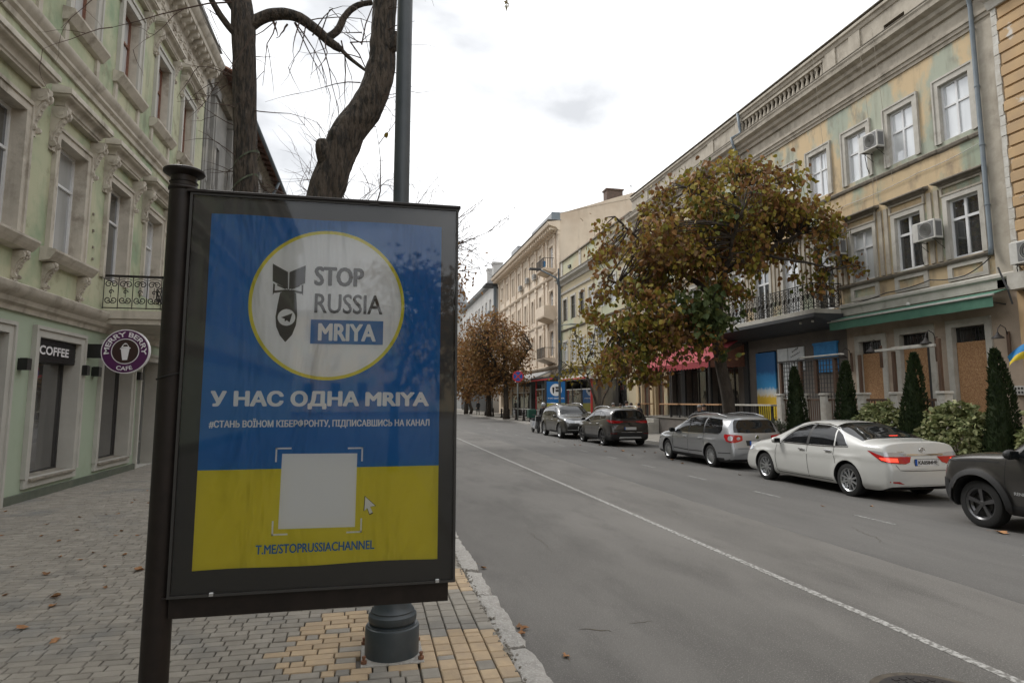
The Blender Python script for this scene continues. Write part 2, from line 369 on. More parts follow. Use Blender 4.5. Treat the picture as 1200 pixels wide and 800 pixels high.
struct('lane_line', MB().box(4.315, 4.40, 2, 120, .0, .004), M['road_paint'])
dash = MB()
y = 5.75
while y < 45:
    o = tag(MB().box(7.9, 7.975, y, y + .88, .004, .008).build('parking_mark', M['road_paint_worn'], rd)); y += 2.87
# manhole cover near the bottom edge
mh = root('manhole_cover', 'round iron manhole cover set in the asphalt beside the white line', 'manhole', (3.6, 3.65, .002))
MB().lathe([(.40, .002), (.40, .008), (.36, .011)], 32, T=Matrix.Translation((3.6, 3.65, 0))).build('rim', M['soil'], mh)
cv = MB().lathe([(.345, .002), (.345, .012)], 32, T=Matrix.Translation((3.6, 3.65, 0)))
for i in range(-5, 6):
    for j in range(-5, 6):
        if i*i + j*j < 27: cv.box(3.60 + i*.058 - .018, 3.60 + i*.058 + .018, 3.65 + j*.058 - .018, 3.65 + j*.058 + .018, .012, .016)
cv.build('lid', M['wrought_iron'], mh)

# cracks and small scars in the asphalt
rc = random.Random(19)
def crack(x, y, ang, L_, w=.006):
    mb = MB(); p = Vector((x, y)); a = ang; prev = None; n = int(L_/.05)
    for i in range(n + 1):
        ww = w*math.sin(PI*(i + .3)/(n + .6)); d = Vector((math.cos(a), math.sin(a))); q = Vector((-d.y, d.x))*ww; c0 = len(mb.v)
        z_ = .0075 if p.x > 6 else .003
        mb.v += [(p.x + q.x, p.y + q.y, z_), (p.x - q.x, p.y - q.y, z_)]
        if prev is not None: mb.f.append((prev, prev + 1, c0 + 1, c0)); mb.m.append(0)
        prev = c0; a = ang + rc.gauss(0, .5); p = p + d*.05
    mb.build('crack', M['soil'], rd)
for c_ in ((1.75, 5.35, .1, .35, .010), (2.2, 5.4, -.1, .3, .004), (5.1, 9.5, 1.45, 1.8, .004), (3.1, 17, .1, 2.5, .012), (5.4, 22, .05, 2.2, .016), (6.7, 7.4, 1.3, 1.6, .005), (2.3, 7.9, 1.5, 1.9, .004), (5.0, 15, 1.6, 2.8, .008), (3.4, 27, 1.5, 4, .016)): crack(*c_)

# left pavement: joint sheet, then pavers
sw = struct('left_pavement', MB().box(-7.5, 1.0, -60, 200, -.05, .118), M['joint_sand'])
struct('left_pavement_far', MB().box(-6.0, .98, 21, 120, .118, .148), M['paving_far'])
pav = []   # (x0,x1,y0,y1,yellow)
rw = random.Random(3)
y = 1.6
while y < 21:
    h = .099
    x = -5.9 - rw.random()*.1; xe = .36
    skew = rw.uniform(-.004, .004)
    while x < xe - .03:
        w = rw.choice((.095, .14, .185, .185, .20)) + rw.uniform(-.004, .004)
        x1 = min(x + w, xe)
        if x1 - x > .035:
            xc, yc = (x + x1)/2, y + h/2
            p = 0
            if yc < 5.75 and xc > -.62 + (abs(yc - 4.9))*.35:
                p = .82 if yc > 4.45 else .30
            pav.append((x, x1, y, y + h, rw.random() < p))
        x = x1
    y += h
# band beside the kerb: courses run along the street
for c in range(5):
    x0 = .365 + c*.124; y = 1.6 + rw.random()*.1
    while y < 21:
        ln = rw.choice((.08, .12, .12, .16, .17)) + rw.uniform(-.006, .006)
        yc = y + ln/2
        yel = yc < 5.05 + c*.03 or (c >= 3 and 6.15 < yc < 6.9)
        pav.append((x0, x0 + .124, y, y + ln, yel and rw.random() < .84)); y += ln
def inbase(x, y): return abs(x - .19) < .2 and abs(y - 4.77) < .2
pav = [p for p in pav if not inbase((p[0] + p[1])/2, (p[2] + p[3])/2)]
def vis(p):
    x, y = (p[0] + p[1])/2, (p[2] + p[3])/2
    a = math.degrees(math.atan2(x, y)); d = math.hypot(x, y)
    if not (-24 < a < 20.2) or d < 3.95: return 99
    return d - (p[1] - p[0])*2
srt = sorted(range(len(pav)), key=lambda i: vis(pav[i])); big = set(srt[:300])
G = .009
def paver(mb, p, c=(0, 0, 0)):
    x0, x1, y0, y1, yel = p
    z = .150 + rw.uniform(-.0025, .0025); t = rw.uniform(-.0035, .0035)
    hx, hy = (x1 - x0)/2 - G*.5, (y1 - y0)/2 - G*.5
    T = Matrix.Translation(((x0 + x1)/2 - c[0], (y0 + y1)/2 - c[1], 0)) @ Matrix.Rotation(rw.uniform(-.012, .012), 4, 'Z') @ Matrix.Rotation(t, 4, 'X')
    mb.bbox(-hx, hx, -hy, hy, .115, z, b=.006, T=T, m=0)
rest = [MB(), MB()]
for i, p in enumerate(pav):
    if i in big:
        m = MB(); paver(m, p); m.build('paver', M['paver_yellow' if p[4] else 'paver_grey'], sw)
    else: paver(rest[1 if p[4] else 0], p)
for k in (0, 1):
    o = rest[k].build('paver_field', M['paver_yellow' if k else 'paver_grey'], sw); o['kind'] = 'stuff'
# kerb stones
kb = struct('left_kerb', MB().box(.99, 1.15, -30, 120, -.04, .085), M['soil'])
def rough_block(x0, x1, y0, y1, z0, z1, seed, nx=4, ny=None, amp=.021):
    ny = ny or max(3, int((y1 - y0)/.06)); mb = MB(); nz = 3
    grid = {}
    ro = random.Random(seed)
    def P(i, j, k):
        x = x0 + (x1 - x0)*i/nx; y = y0 + (y1 - y0)*j/ny; z = z0 + (z1 - z0)*k/nz
        v = Vector((x, y, z)); q = v*9 + Vector((seed*3.1, 0, 0))
        d = mnoise.noise_vector(q)*amp + mnoise.noise_vector(q*3)*amp*.5
        if j in (0, ny): x += (-.02 if i == 0 else .02 if i == nx else 0)*-1*.9
        if k == nz and i in (0, nx): z -= .012
        if k == nz and j in (0, ny): z -= .012
        return (x + d.x, y + d.y*.4, z + d.z*(1 if k else 0))
    idx = {}
    def vid(i, j, k):
        if (i, j, k) not in idx: idx[(i, j, k)] = len(mb.v); mb.v.append(P(i, j, k))
        return idx[(i, j, k)]
    def F(a, b, c, d): mb.f.append((a, b, c, d)); mb.m.append(0)
    for i in range(nx):
        for j in range(ny): F(vid(i, j, nz), vid(i + 1, j, nz), vid(i + 1, j + 1, nz), vid(i, j + 1, nz))
    for j in range(ny):
        for k in range(nz):
            F(vid(nx, j, k), vid(nx, j + 1, k), vid(nx, j + 1, k + 1), vid(nx, j, k + 1)); F(vid(0, j + 1, k), vid(0, j, k), vid(0, j, k + 1), vid(0, j + 1, k + 1))
    for i in range(nx):
        for k in range(nz):
            F(vid(i, 0, k), vid(i + 1, 0, k), vid(i + 1, 0, k + 1), vid(i, 0, k + 1)); F(vid(i + 1, ny, k), vid(i, ny, k), vid(i, ny, k + 1), vid(i + 1, ny, k + 1))
    return mb
y = 2.2; i = 0
lens = [.9, .85, .72, .30, .95, .82, .9, .7, .9, .8, .9, .85, .9, .9, .8, .9, .9, .9, .9, .9]
for ln in lens:
    i += 1; dx = U(-.012, .012)
    rough_block(.985 + dx, 1.165 + dx, y, y + ln, -.03, .150 + U(-.008, .008), i, nx=5).build('kerb_stone', M['granite'], kb, ang=50); y += ln + .02
MB().box(.985, 1.165, y, 110, -.03, .15).build('kerb_stone', M['granite'], kb)
# crumbled earth along the back of the kerb
cr_ = MB(); r_ = random.Random(5)
for k in range(300):
    yy = r_.uniform(2.6, 9); xx = .985 + r_.gauss(0, .018); s = r_.uniform(.004, .014)
    T = Matrix.Translation((xx, yy, .146)) @ Euler((r_.random()*3, r_.random()*3, r_.random()*3)).to_matrix().to_4x4()
    cr_.box(-s, s, -s*.8, s*.8, -s*.5, s*.5, T=T)
tag(cr_.build('kerb_grit', M['paving_far']), 'loose grit and crumbled mortar along the back of the left kerb', 'grit', kind='stuff')

# right pavement with its kerb and the raised terrace in front of the cafes
struct('right_pavement', MB().box(KR + .16, 19, -60, 320, -.05, .13), M['paving_far'])
kr = struct('right_kerb', MB().box(KR, KR + .15, -60, 7, -.05, .14), M['granite'])
y = 7.0
while y < 95:
    MB().bbox(KR + U(0, .01), KR + .157, y, y + .98, -.04, .145 + U(-.004, .004), b=.015).build('kerb_stone', M['granite'], kr); y += 1.0

# ------------------------------------------------------------------ lettering helper
def text_mesh(body, offset=.0, res=3, extrude=0):
    c = bpy.data.curves.new('lettering', 'FONT'); c.body = body; c.offset = offset; c.resolution_u = res; c.extrude = extrude
    o = bpy.data.objects.new('lettering', c); COL.objects.link(o)
    me = bpy.data.meshes.new_from_object(o.evaluated_get(bpy.context.evaluated_depsgraph_get()))
    bpy.data.objects.remove(o); bpy.data.curves.remove(c); return me
def lettering(name, body, a0, a1, b0, b1, fn, material, parent, bold=0., label=None):
    # fit the text into a0..a1 x b0..b1; bold = stroke growth, fraction of the letter height, by stacked shifted prints
    me = text_mesh(body)
    xs = [v.co.x for v in me.vertices]; ys = [v.co.y for v in me.vertices]
    X0, X1, Y0, Y1 = min(xs), max(xs), min(ys), max(ys); k = bold*(b1 - b0); a0 += k; a1 -= k; b0 += k*.6; b1 -= k*.6
    mb = MB(); polys = [tuple(p.vertices) for p in me.polygons]
    sh = [(0, 0)] + ([(k, 0), (-k, 0), (k*.6, k*.6), (-k*.6, k*.6), (k*.6, -k*.6), (-k*.6, -k*.6)] if bold else [])
    n0 = Vector(fn(0, 0)); nrm = (Vector(fn(1, 0)) - n0).cross(Vector(fn(0, 1)) - n0).normalized()
    for i, (da, db) in enumerate(sh):
        pts = [Vector(fn(a0 + (v.co.x - X0)/(X1 - X0)*(a1 - a0) + da, b0 + (v.co.y - Y0)/(Y1 - Y0)*(b1 - b0) + db)) + nrm*(.00006*i) for v in me.vertices]
        mb.add(pts, polys)
    bpy.data.meshes.remove(me)
    o = mb.build(name, material, parent)
    if label: o['label'] = label
    return o

# ------------------------------------------------------------------ the street billboard
BY = 3.395      # plane of the printed sheet
bb = root('billboard', 'street poster case on a round brown post with a blue and yellow poster', 'billboard', (-.955, 3.45, .15))
MB().lathe([(.064, .15), (.064, 3.0), (.068, 3.0)], 32, T=Matrix.Translation((-.958, 3.45, 0))).build('post', M['black_metal'], bb, ang=40)
T = Matrix.Translation((-.958, 3.45, 0))
MB().lathe([(.060, 2.99), (.062, 3.03), (.092, 3.045), (.098, 3.052), (.098, 3.062), (.09, 3.068), (.02, 3.072)], 32, T=T).build('post_cap', M['black_metal'], bb, ang=35)
MB().lathe([(.064, 2.955), (.071, 2.962), (.071, 2.972), (.064, 2.98)], 32, T=T).build('post_collar', M['black_metal'], bb, ang=50)
MB().tube([(-.958 + .0665*math.cos(t), 3.45 + .0665*math.sin(t), 2.02 + .018*math.cos(t)) for t in [i*2*PI/24 for i in range(25)]], .004, 5).build('wire_tie', M['cable_black'], bb)
MB().bbox(-.90, .44, 3.402, 3.55, .985, 2.932, b=.004).build('case', M['frame_dark'], bb)
fr = MB()
for a in ((-.905, -.893, .98, 2.937), (.433, .445, .98, 2.937)): fr.box(a[0], a[1], 3.378, 3.556, a[2], a[3])
fr.box(-.893, .433, 3.378, 3.401, .98, .992); fr.box(-.893, .433, 3.378, 3.401, 2.925, 2.937)
fr.build('edge_trim', M['dark_frame'], bb)
MB().bbox(-.92, .455, 3.368, 3.57, 2.938, 2.952, b=.004).build('top_cap', M['black_metal'], bb)
MB().bbox(-.90, .412, 3.40, 3.55, .885, .978, b=.003).build('beam', M['black_metal'], bb)
MB().bbox(-.93, .425, 3.385, 3.56, .9785, .9835, b=.001).build('beam_flange', M['black_metal'], bb)
MB().bbox(-.03, .02, 3.372, 3.40, 2.93, 2.948, b=.003).build('latch', M['dark_frame'], bb)
for x in (-.72, .345): MB().bbox(x, x + .018, 3.372, 3.386, .984, 1.0, b=.002).build('clip', M['silver_plastic'], bb)
# printed sheet: flag halves, white disc and yellow ring are flat print; folds are relief
pm = bpy.data.materials.new('printed_sheet'); pm.use_nodes = True; nt = pm.node_tree; N = nt.nodes.new; L = nt.links.new
b_ = nt.nodes['Principled BSDF']; b_.inputs['Roughness'].default_value = .55; b_.inputs['Specular IOR Level'].default_value = .3
g_ = N('ShaderNodeNewGeometry'); sx = N('ShaderNodeSeparateXYZ'); L(g_.outputs['Position'], sx.inputs[0])
def mth(op, a, b=None, c=None, clamp=False):
    n = N('ShaderNodeMath'); n.operation = op; n.use_clamp = clamp
    for i, q in enumerate((a, b, c)):
        if q is None: continue
        if isinstance(q, (int, float)): n.inputs[i].default_value = q
        else: L(q, n.inputs[i])
    return n.outputs[0]
def cmix(f, A, B):
    n = N('ShaderNodeMix'); n.data_type = 'RGBA'; L(f, n.inputs[0])
    for s, q in (('A', A), ('B', B)):
        if isinstance(q, tuple): n.inputs[s].default_value = (*q, 1)
        else: L(q, n.inputs[s])
    return n.outputs['Result']
up = mth('GREATER_THAN', sx.outputs[2], 1.565)
dx = mth('SUBTRACT', sx.outputs[0], -.224); dz = mth('SUBTRACT', sx.outputs[2], 2.39)
dist = mth('SQRT', mth('ADD', mth('MULTIPLY', dx, dx), mth('MULTIPLY', dz, dz)))
col = cmix(up, (.80, .69, .035), (.009, .18, .53))
col = cmix(mth('LESS_THAN', dist, .388), col, (.82, .72, .06))
col = cmix(mth('LESS_THAN', dist, .371), col, (.90, .91, .93))
L(col, b_.inputs['Base Color'])
mpn = N('ShaderNodeMapping'); mpn.inputs['Rotation'].default_value = (0, rad(28), 0); mpn.inputs['Scale'].default_value = (3.4, 1, .8); L(g_.outputs['Position'], mpn.inputs[0])
n1 = N('ShaderNodeTexNoise'); n1.inputs['Scale'].default_value = 1.25; n1.inputs['Detail'].default_value = 3; n1.inputs['Distortion'].default_value = .7; L(mpn.outputs[0], n1.inputs[0])
n2 = N('ShaderNodeTexNoise'); n2.inputs['Scale'].default_value = 5; n2.inputs['Detail'].default_value = 4; L(g_.outputs['Position'], n2.inputs[0])
bp = N('ShaderNodeBump'); bp.inputs['Strength'].default_value = .9; bp.inputs['Distance'].default_value = .13
L(mth('ADD', n1.outputs[0], mth('MULTIPLY', n2.outputs[0], .10)), bp.inputs['Height']); L(bp.outputs[0], b_.inputs['Normal'])
ps = MB(); nx_, nz_ = 40, 60
for j in range(nz_ + 1):
    for i in range(nx_ + 1):
        x = -.805 + 1.16*i/nx_; z = 1.098 + 1.738*j/nz_
        ps.v.append((x, BY - .0008 + .0008*math.sin(x*23 + z*9), z + (.003*math.sin(x*9 + 1) if j in (0, nz_) else 0)))
for j in range(nz_):
    for i in range(nx_):
        a = j*(nx_ + 1) + i; ps.f.append((a, a + 1, a + nx_ + 2, a + nx_ + 1)); ps.m.append(0)
poster = ps.build('poster', pm, bb, smooth=True)
PF = lambda a, b: (a, BY - .003, b)
PG = lambda a, b: (a, BY - .0042, b)
lettering('lettering', 'STOP', -.298, -.048, 2.487, 2.588, PF, M['ink_dark'], poster, .05)
lettering('lettering', 'RUSSIA', -.292, .050, 2.345, 2.447, PF, M['ink_dark'], poster, .02)
MB().add([PF(-.307, 2.187), PF(.056, 2.187), PF(.056, 2.311), PF(-.307, 2.311)], [(0, 1, 2, 3)]).build('name_box', M['ink_blue'], poster)
lettering('lettering', 'MRIYA', -.270, .020, 2.203, 2.293, PG, M['ink_white'], poster, .05)
lettering('lettering', 'У НАС ОДНА MRIYA', -.765, .300, 1.856, 1.948, PF, M['ink_white'], poster, .062)
lettering('lettering', '#СТАНЬ ВОЇНОМ КІБЕРФРОНТУ, ПІДПИСАВШИСЬ НА КАНАЛ', -.765, .305, 1.762, 1.812, PF, M['ink_white'], poster, .03)
lettering('lettering', 'T.ME/STOPRUSSIACHANNEL', -.525, .038, 1.160, 1.204, PF, M['ink_blue'], poster, .03)
def ink(name, m_, *polys, F=PF):
    mb = MB()
    for p in polys: mb.add([F(*q) for q in p], [tuple(range(len(p)))])
    return mb.build(name, m_, poster)
# falling bomb emblem: tail fins, struts, body, paper plane in a disc
ink('emblem', M['ink_dark'], [(-.503, 2.592), (-.428, 2.552), (-.424, 2.462), (-.500, 2.502)], [(-.420, 2.552), (-.342, 2.590), (-.342, 2.497), (-.420, 2.462)],
    [(-.497, 2.492), (-.488, 2.486), (-.488, 2.447), (-.497, 2.430)], [(-.497, 2.440), (-.430, 2.452), (-.430, 2.461), (-.497, 2.452)], [(-.478, 2.480), (-.436, 2.462), (-.434, 2.468), (-.478, 2.488)],
    [(-.350, 2.490), (-.358, 2.486), (-.358, 2.447), (-.350, 2.432)], [(-.350, 2.440), (-.412, 2.452), (-.412, 2.461), (-.350, 2.452)], [(-.368, 2.480), (-.408, 2.462), (-.410, 2.468), (-.368, 2.488)],
    [(-.462, 2.443), (-.422, 2.462), (-.384, 2.443), (-.379, 2.39), (-.375, 2.33), (-.379, 2.28), (-.396, 2.23), (-.427, 2.192), (-.455, 2.226), (-.474, 2.27), (-.479, 2.32), (-.472, 2.38)])
ink('emblem_disc', M['ink_white'], [(-.426 + .0425*math.cos(t*PI/16), 2.318 + .0425*math.sin(t*PI/16)) for t in range(32)], F=PG)
PH = lambda a, b: (a, BY - .0050, b)
ink('emblem_plane', M['ink_dark'], [(-.452, 2.317), (-.398, 2.340), (-.410, 2.293), (-.424, 2.304), (-.434, 2.296), (-.434, 2.310)], F=PH)
# white panel in corner brackets
ink('white_panel', M['ink_white'], [(-.425, 1.276), (-.060, 1.272), (-.058, 1.634), (-.420, 1.638)])
bw = .008; P_ = []
for (cx, cz, sx_, sz_) in ((-.452, 1.668, 1, -1), (-.030, 1.664, -1, -1), (-.455, 1.246, 1, 1), (-.026, 1.243, -1, 1)):
    P_.append([(cx, cz), (cx + sx_*.075, cz), (cx + sx_*.075, cz + sz_*bw), (cx, cz + sz_*bw)]); P_.append([(cx, cz), (cx + sx_*bw, cz), (cx + sx_*bw, cz + sz_*.07), (cx, cz + sz_*.07)])

for k in range(4): ink('corner_bracket', M['ink_white'], *P_[2*k:2*k + 2])
cu = [(-.013, 1.418), (.037, 1.372), (.012, 1.368), (.025, 1.340), (.010, 1.333), (-.002, 1.362), (-.016, 1.350)]
ink('cursor_outline', M['ink_dark'], [((a - .008)*1.16 + .008, (b - 1.378)*1.13 + 1.378) for a, b in cu]); ink('cursor', M['ink_white'], cu, F=PG)
# glass over the whole case front
gm = bpy.data.materials.new('case_glass'); gm.use_nodes = True; nt = gm.node_tree; nt.nodes.clear(); N = nt.nodes.new; L = nt.links.new
go = N('ShaderNodeOutputMaterial'); t_ = N('ShaderNodeBsdfTransparent'); t_.inputs[0].default_value = (.98, .99, .985, 1); gl = N('ShaderNodeBsdfGlossy'); gl.inputs['Roughness'].default_value = .03
fn = N('ShaderNodeFresnel'); fn.inputs[0].default_value = 1.5; mm = N('ShaderNodeMath'); mm.operation = 'MULTIPLY_ADD'; mm.use_clamp = True; mm.inputs[1].default_value = 2.0; mm.inputs[2].default_value = 0.0; L(fn.outputs[0], mm.inputs[0])
g2 = N('ShaderNodeNewGeometry'); nn = N('ShaderNodeTexNoise'); nn.inputs['Scale'].default_value = 1.5; L(g2.outputs['Position'], nn.inputs[0])
b2 = N('ShaderNodeBump'); b2.inputs['Strength'].default_value = .3; b2.inputs['Distance'].default_value = .008; L(nn.outputs[0], b2.inputs['Height']); pass
ms = N('ShaderNodeMixShader'); L(mm.outputs[0], ms.inputs[0]); L(t_.outputs[0], ms.inputs[1]); L(gl.outputs[0], ms.inputs[2]); L(ms.outputs[0], go.inputs[0])
MB().quad((-.892, 3.384, .993), (.432, 3.384, .993), (.432, 3.384, 2.924), (-.892, 3.384, 2.924)).build('glass_pane', gm, bb)

# ------------------------------------------------------------------ lamp pole behind the billboard
lp = root('lamp_post', 'dark blue-grey lamp post with a stout moulded foot behind the billboard', 'lamp post', (.19, 4.77, .15))
T = Matrix.Translation((.19, 4.77, 0))
MB().lathe([(.186, .152), (.186, .335), (.182, .345), (.172, .350), (.172, .358), (.150, .362), (.150, .372)], 48, T=T).build('foot', M['pole_paint'], lp, ang=30)
MB().lathe([(.150, .365), (.163, .375), (.168, .395), (.165, .42), (.152, .432), (.148, .438), (.150, .446), (.142, .455), (.128, .475), (.118, .51), (.112, .58), (.108, .9)], 48, T=T).build('moulding', M['pole_paint'], lp, ang=30)
MB().lathe([(.108, .9), (.10, 1.3), (.095, 1.34), (.075, 1.36), (.072, 2.4), (.06, 2.5), (.058, 6), (.05, 11)], 32, T=T).build('shaft', M['pole_paint'], lp, ang=30)
MB().tube([(.19, 4.77, 10.9), (.3, 4.77, 11.3), (.9, 4.77, 11.6), (1.9, 4.77, 11.7)], .035, 10).build('arm', M['pole_paint'], lp, smooth=True)
MB().bbox(1.8, 2.5, 4.66, 4.88, 11.62, 11.74, b=.03).build('lantern', M['silver_plastic'], lp)
MB().bbox(-.02, .40, 4.56, 4.98, .146, .156, b=.003).build('base_plate', M['granite'], lp)
for sx_, sy_ in ((-1, -1), (1, -1), (-1, 1), (1, 1)):
    Tb = Matrix.Translation((.19 + sx_*.19, 4.77 + sy_*.19 + (.03 if sy_ < 0 else 0), 0))
    MB().lathe([(.020, .157), (.020, .176), (.010, .177), (.010, .192), (.013, .193), (.013, .204)], 8, T=Tb).build('anchor_bolt', M['rust_bolt'], lp)
# ------------------------------------------------------------------ facade toolkit
class Fac:
    # a street front: the plane x = X, outward normal s along x; local coordinates (y, z, o) with o metres proud
    def __init__(s, X, sg): s.X = X; s.s = sg
    def p(s, y, z, o=0): return (s.X + s.s*o, y, z)
    def box(s, mb, y0, y1, z0, z1, o0, o1, m=0): return mb.box(*sorted((s.X + s.s*o0, s.X + s.s*o1)), y0, y1, z0, z1, m)
    def strip(s, mb, prof, y0, y1, m=0): # prof: closed list of (o, z), extruded along y
        return mb.prism(prof, lambda o, z, t: s.p(t, z, o), y0, y1, m)
    def wall(s, mb, y0, y1, z0, z1, holes, dep, m=0, mr=0):
        ys = sorted({y0, y1, *[h[0] for h in holes], *[h[1] for h in holes]}); zs = sorted({z0, z1, *[h[2] for h in holes], *[h[3] for h in holes]})
        ys = [y for y in ys if y0 <= y <= y1]; zs = [z for z in zs if z0 <= z <= z1]
        for a, b in zip(ys, ys[1:]):
            for c, d in zip(zs, zs[1:]):
                yc, zc = (a + b)/2, (c + d)/2
                if any(h[0] < yc < h[1] and h[2] < zc < h[3] for h in holes): continue
                mb.quad(s.p(a, c), s.p(b, c), s.p(b, d), s.p(a, d), m)
        for h in holes:
            a, b, c, d = h[:4]; D = -(h[4] if len(h) > 4 else dep)
            for q in (((a, c), (a, d)), ((b, c), (b, d)), ((a, c), (b, c)), ((a, d), (b, d))):
                (u0, v0), (u1, v1) = q
                mb.quad(s.p(u0, v0), s.p(u1, v1), s.p(u1, v1, D), s.p(u0, v0, D), mr)
            mb.quad(s.p(a, c, D), s.p(b, c, D), s.p(b, d, D), s.p(a, d, D), mr)
    def surround(s, parent, y0, y1, z0, z1, w, o, material, name='window_surround', bottom=False, step=True, wt=None):
        mb = MB(); wt = wt or w
        s.box(mb, y0 - w, y0, z0, z1, 0, o); s.box(mb, y1, y1 + w, z0, z1, 0, o); s.box(mb, y0 - w, y1 + w, z1, z1 + wt, 0, o)
        if bottom: s.box(mb, y0 - w, y1 + w, z0 - w, z0, 0, o)
        if step:
            t = .028
            s.box(mb, y0 - w - t, y0 - w + .035, z0, z1 + wt + t, 0, o + .03); s.box(mb, y1 + w - .035, y1 + w + t, z0, z1 + wt + t, 0, o + .03); s.box(mb, y0 - w + .036, y1 + w - .036, z1 + wt - .035, z1 + wt + t, 0, o + .0295)
        return mb.build(name, material, parent)
    def window(s, parent, y0, y1, z0, z1, rec, fm, pm_, vs=(.5,), hs=(.5,), fw=.06, name='window', pane='pane', label=None, bar=.05):
        # frame, mullions at fractions vs, transoms at fractions hs, one pane per light
        mb = MB(); o0, o1 = -rec, -rec + .06
        s.box(mb, y0, y0 + fw, z0, z1, o0, o1); s.box(mb, y1 - fw, y1, z0, z1, o0, o1)
        s.box(mb, y0 + fw, y1 - fw, z0, z0 + fw, o0, o1 - .002); s.box(mb, y0 + fw, y1 - fw, z1 - fw, z1, o0, o1 - .002)
        W_, H_ = y1 - y0, z1 - z0
        V = [0] + [v for v in vs] + [1]; Hh = [0] + [h for h in hs] + [1]
        for v in vs: s.box(mb, y0 + W_*v - bar/2, y0 + W_*v + bar/2, z0 + fw, z1 - fw, o0, o1 + .006)
        for h in hs: s.box(mb, y0 + fw, y1 - fw, z0 + H_*h - bar/2, z0 + H_*h + bar/2, o0, o1 + .003)
        w = mb.build(name, fm, parent)
        if label: w['label'] = label
        for i in range(len(V) - 1):
            for j in range(len(Hh) - 1):
                a = y0 + W_*V[i] + (fw if i == 0 else bar/2); b = y0 + W_*V[i + 1] - (fw if i == len(V) - 2 else bar/2)
                c = z0 + H_*Hh[j] + (fw if j == 0 else bar/2); d = z0 + H_*Hh[j + 1] - (fw if j == len(Hh) - 2 else bar/2)
                k = MB(); s.box(k, a - .01, b + .01, c - .01, d + .01, o0 + .012, o0 + .022); k.build(pane, M[pm_], w)
        return w
    def console(s, parent, yc, ztop, h, o, w=.16, material=None, name='bracket'):
        # scroll bracket: S profile with a leaf ridge
        n = 14; pr = []
        for i in range(n + 1):
            t = i/n; z = ztop - h*t
            oo = o*(.55 + .45*math.cos(t*PI*.95)) * (1 - .35*t) + .012*math.sin(t*26)
            if t > .82: oo += .03
            pr.append((max(.03, oo), z))
        mb = MB(); s.strip(mb, [(0, ztop)] + pr + [(0, ztop - h)], yc - w*.36, yc + w*.36)
        for sg in (-1, 1):
            s.strip(mb, [(0, ztop - .02)] + [(max(.02, a*.9 - .02), b) for a, b in pr[1:]] + [(0, ztop - h*.98)], yc + sg*w*.36, yc + sg*w*.5)
            c = s.p(yc + sg*w*.42, ztop - h*.16, o*.62)
            Tm = Matrix.Translation(c) @ Matrix.Rotation(PI/2, 4, 'X')
            mb.lathe([(h*.13, -w*.14), (h*.13, w*.14)], 12, T=Tm)
            mb.lathe([(h*.06, -w*.20), (h*.06, w*.20)], 10, T=Tm)
            c = s.p(yc + sg*w*.42, ztop - h*.86, o*.26)
            mb.lathe([(h*.07, -w*.12), (h*.07, w*.12)], 10, T=Matrix.Translation(c) @ Matrix.Rotation(PI/2, 4, 'X'))
        for i in range(7):
            t = .12 + i*.11; z = ztop - h*t; oo = o*(.55 + .45*math.cos(t*PI*.95))*(1 - .35*t)
            c = s.p(yc, z, oo + .008); r = w*.17*(1 - .5*t)
            mb.lathe([(r*.2, -r*.8), (r, -r*.3), (r, r*.3), (r*.2, r*.8)], 8, T=Matrix.Translation(c) @ Matrix.Rotation(PI/2, 4, 'X'))
        return mb.build(name, material, parent, ang=40)
    def hood(s, parent, y0, y1, z0, h, o, material, name='hood', mats2=None):
        P_ = [(.40, 0), (.42, .10), (.50, .15), (.52, .28), (.58, .38), (.70, .46), (.84, .52), (.90, .58), (.91, .66), (1, .68), (1, .93), (.96, 1.0)]
        mb = MB(); n = len(P_)
        for q, t in P_: e = (1 - q)*o; zz = z0 + h*t; mb.v += [s.p(y0 + e, zz, 0), s.p(y0 + e, zz, o*q), s.p(y1 - e, zz, o*q), s.p(y1 - e, zz, 0)]
        for i in range(n - 1):
            for k in range(3): mb.f.append((4*i + k, 4*i + k + 1, 4*i + k + 5, 4*i + k + 4)); mb.m.append(0)
        mb.f.append((3, 2, 1, 0)); mb.m.append(0)
        L_ = 4*(n - 1); mb.v += [s.p(y0 + .02, z0 + h + o*.28, 0), s.p(y1 - .02, z0 + h + o*.28, 0)]; t_ = len(mb.v) - 2
        mb.f += [(L_ + 1, L_ + 2, t_ + 1, t_), (L_, L_ + 1, t_), (L_ + 2, L_ + 3, t_ + 1)]; mb.m += [0, 0, 0]
        return mb.build(name, material, parent, ang=38)

# ------------------------------------------------------------------ green corner building on the left
FL = Fac(-5.93, 1)
GB = root('green_building', 'pale green stucco building with cream window hoods and a coffee shop at street level', 'building', (-5.93, 14, .12))
YC = [11.45, 13.9, 16.36, 18.84, 21.3]; Y0, Y1 = -45.0, 23.2
YE = [-1 - 2.46*k for k in range(17, -1, -1)] + [1.5, 4.0, 6.5, 9.0]
ALLC = YE + YC
gf = [(10.3, 12.12, .15, 3.02, .45), (13.15, 14.86, .53, 3.05, .32), (16.1, 17.88, .53, 3.05, .32), (18.62, 20.1, .15, 2.95, .42), (20.9, 22.3, .53, 3.05, .32), (2.5, 4.6, .5, 3, .3), (6.2, 8.4, .5, 3, .3)]
w1 = [(c - .6, c + .6, (4.62 if 15.8 < c < 19.5 else 4.70), 6.86) for c in ALLC]
w2 = [(c - .52, c + .52, 9.46, 11.34) for c in ALLC]
mb = MB(); FL.wall(mb, Y0, Y1, .12, 3.45, gf, .3, 0, 1); mb.build('shopfront_wall', [M['plaster_green_low'], M['trim_shop']], GB)
mb = MB(); FL.wall(mb, Y0, Y1, 3.45, 13.2, w1 + w2, .27, 0, 1)
